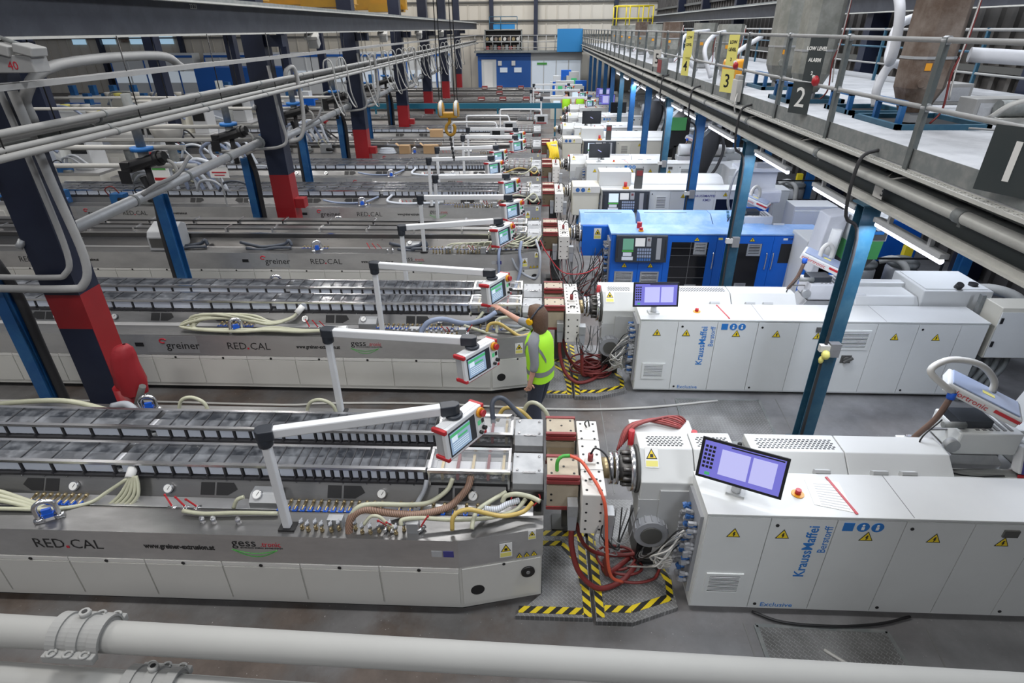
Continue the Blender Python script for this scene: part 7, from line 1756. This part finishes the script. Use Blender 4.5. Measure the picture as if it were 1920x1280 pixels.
# ================================================================ clutter of the left bay
rc = random.Random(21)
for i in range(10):
    x = -7.6-1.4*i+rc.uniform(-.3, .3); y = 15.3+rc.choice((0, 3.3, 6.6))+rc.uniform(-.2, .4)
    t = thing('pipe_drop', 'service pipe drop with a valve in the left bay, %s from the columns' % (ORD[i] if i else 'nearest'), 'pipe', (x, y, 0), 'service pipe drops in the left bay')
    MB().tube([(x, y, 0), (x, y, 1.0), (x, y, 2.2), (x+.05, y, 2.6), (x+.25, y, 2.75), (x+.9, y, 2.75)], .035, 8, 4).build('pipe', rc.choice(('conduit', 'dusty_steel', 'vein_hose')), t)
    MB().cyl((x, y, 1.7), (x, y, 1.85), .06, 10).box(x-.12, x+.12, y-.02, y+.02, 1.76, 1.79).build('valve', rc.choice(('bluepost', 'red', 'black')), t)
for i in range(26):
    x = -7.2-rc.uniform(0, 9); y = rc.choice((13.9, 14.9, 17.0, 18.1, 20.6, 21.7))
    w = rc.uniform(.5, 1.3); h = rc.uniform(.15, .5)
    H('loop_hose', [(x, y, 1.22), (x+w*.2, y-.05, 1.25+h), (x+w*.6, y-.08, 1.28+h), (x+w*.9, y-.03, 1.22+h*.3), (x+w, y+.02, 1.20)], rc.uniform(.018, .04), rc.choice(('hose_white', 'hose_grey', 'hose_dark', 'hose_clear', 'rubber')), 'small hose looped over the tables beyond the column row', 'small looped hoses beyond the column row')
for i in range(14):
    x = -7.4-.75*i; y = rc.choice((13.75, 16.9, 20.45)); 
    t = thing('table_unit', 'small pump and manifold unit on a table beyond the columns, number %s along' % ORD[i], 'pump', (x, y, .93), 'pump units beyond the columns')
    MB().box(x-.18, x+.18, y-.02, y+.2, .93, .93+rc.uniform(.18, .4)).build('case', rc.choice(('console_grey', 'beige', 'dusty_steel', 'bluepost', 'galv')), t, bev=.01)
    MB().cyl((x+.05, y-.03, 1.05), (x+.3, y-.03, 1.05), .05, 10).build('motor', rc.choice(('black', 'plug_blue', 'dusty_steel')), t)
    MB().tube([(x-.15, y, 1.1), (x-.2, y-.05, 1.3), (x, y-.05, 1.38), (x+.1, y, 1.2)], .015, 6).build('lead', rc.choice(('hose_red', 'black', 'hose_clear')), t)
t = thing('notice_board', 'small white notice board with green and red bars behind the nearest actuator', 'sign', (-9.0, 13.5, 1.35))
MB().box(-9.25, -8.8, 13.6, 13.63, 1.45, 2.0).build('board', 'paper', t); MB().box(-9.19, -8.86, 13.595, 13.6, 1.80, 1.90).build('green_bar', 'text_green', t); MB().box(-9.19, -8.86, 13.595, 13.6, 1.55, 1.62).build('red_bar', 'red', t); MB().box(-9.05, -9.0, 13.61, 13.64, .93, 1.45).build('stake', 'galv', t)
t = thing('paper_notice', 'white paper notice clipped near the black actuator', 'sign', (-7.6, 13.4, 1.3)); MB().box(-7.8, -7.35, 13.60, 13.61, 1.62, 1.85).build('sheet', 'paper', t); MB().box(-7.75, -7.4, 13.595, 13.60, 1.73, 1.76).box(-7.7, -7.45, 13.595, 13.60, 1.67, 1.69).build('print', 'text_red', t); MB().box(-7.6, -7.57, 13.61, 13.63, .93, 1.62).build('clip', 'galv', t)
t = thing('grey_hood', 'grey metal hood standing at the table beside the nearest column', 'machine', (-7.0, 10.6, .93))
MB().prism([(10.4, .93), (10.9, .93), (10.9, 1.35), (10.75, 1.42), (10.45, 1.30), (10.4, 1.2)], -7.55, -7.0, 'x').build('hood', 'console_grey', t, bev=.02); MB().box(-7.5, -7.05, 10.39, 10.4, 1.0, 1.18).build('vent', 'dark_grate', t)
for i, (x, y) in enumerate(((-10.9, 15.4), (-10.2, 16.2))):
    t = thing('filter_pot', 'pale round filter pot on a stand in the left bay, %s one' % ('nearer', 'farther')[i], 'filter', (x, y, 0), 'filter pots')
    MB().lathe([(.30, 2.05), (.38, 2.2), (.42, 2.35), (.42, 2.42)], (x, y, 0), n=16).build('pot', 'vein_hose', t); MB().cyl((x, y, 0), (x, y, 2.05), .12, 10).build('stand', 'dusty_steel', t)
# blue machine frames far behind on the left
for i, (x, y, w) in enumerate(((-16, 34.5, 5), (-22, 31, 4), (-10.5, 44.0, 4), (-17, 38, 6), (-26, 36, 5))):
    t = thing('blue_press', 'low blue machine far back in the left bay, number %s' % ('one', 'two', 'three', 'four', 'five')[i], 'machine', (x, y, 0), 'blue machines in the left bay')
    MB().box(x-w/2, x+w/2, y, y+.8, 0, .95).build('base', 'blue_machine', t); MB().box(x-w/2+.3, x+w/2-.3, y+.1, y+.7, .95, 1.35).build('top', 'wall_white', t)
    m = MB()
    for k in range(4): m.box(x-w/2+.4+k*w/4, x-w/2+.7+k*w/4, y+.2, y+.5, 1.35, 1.9)
    m.build('heads', 'bluepost', t)
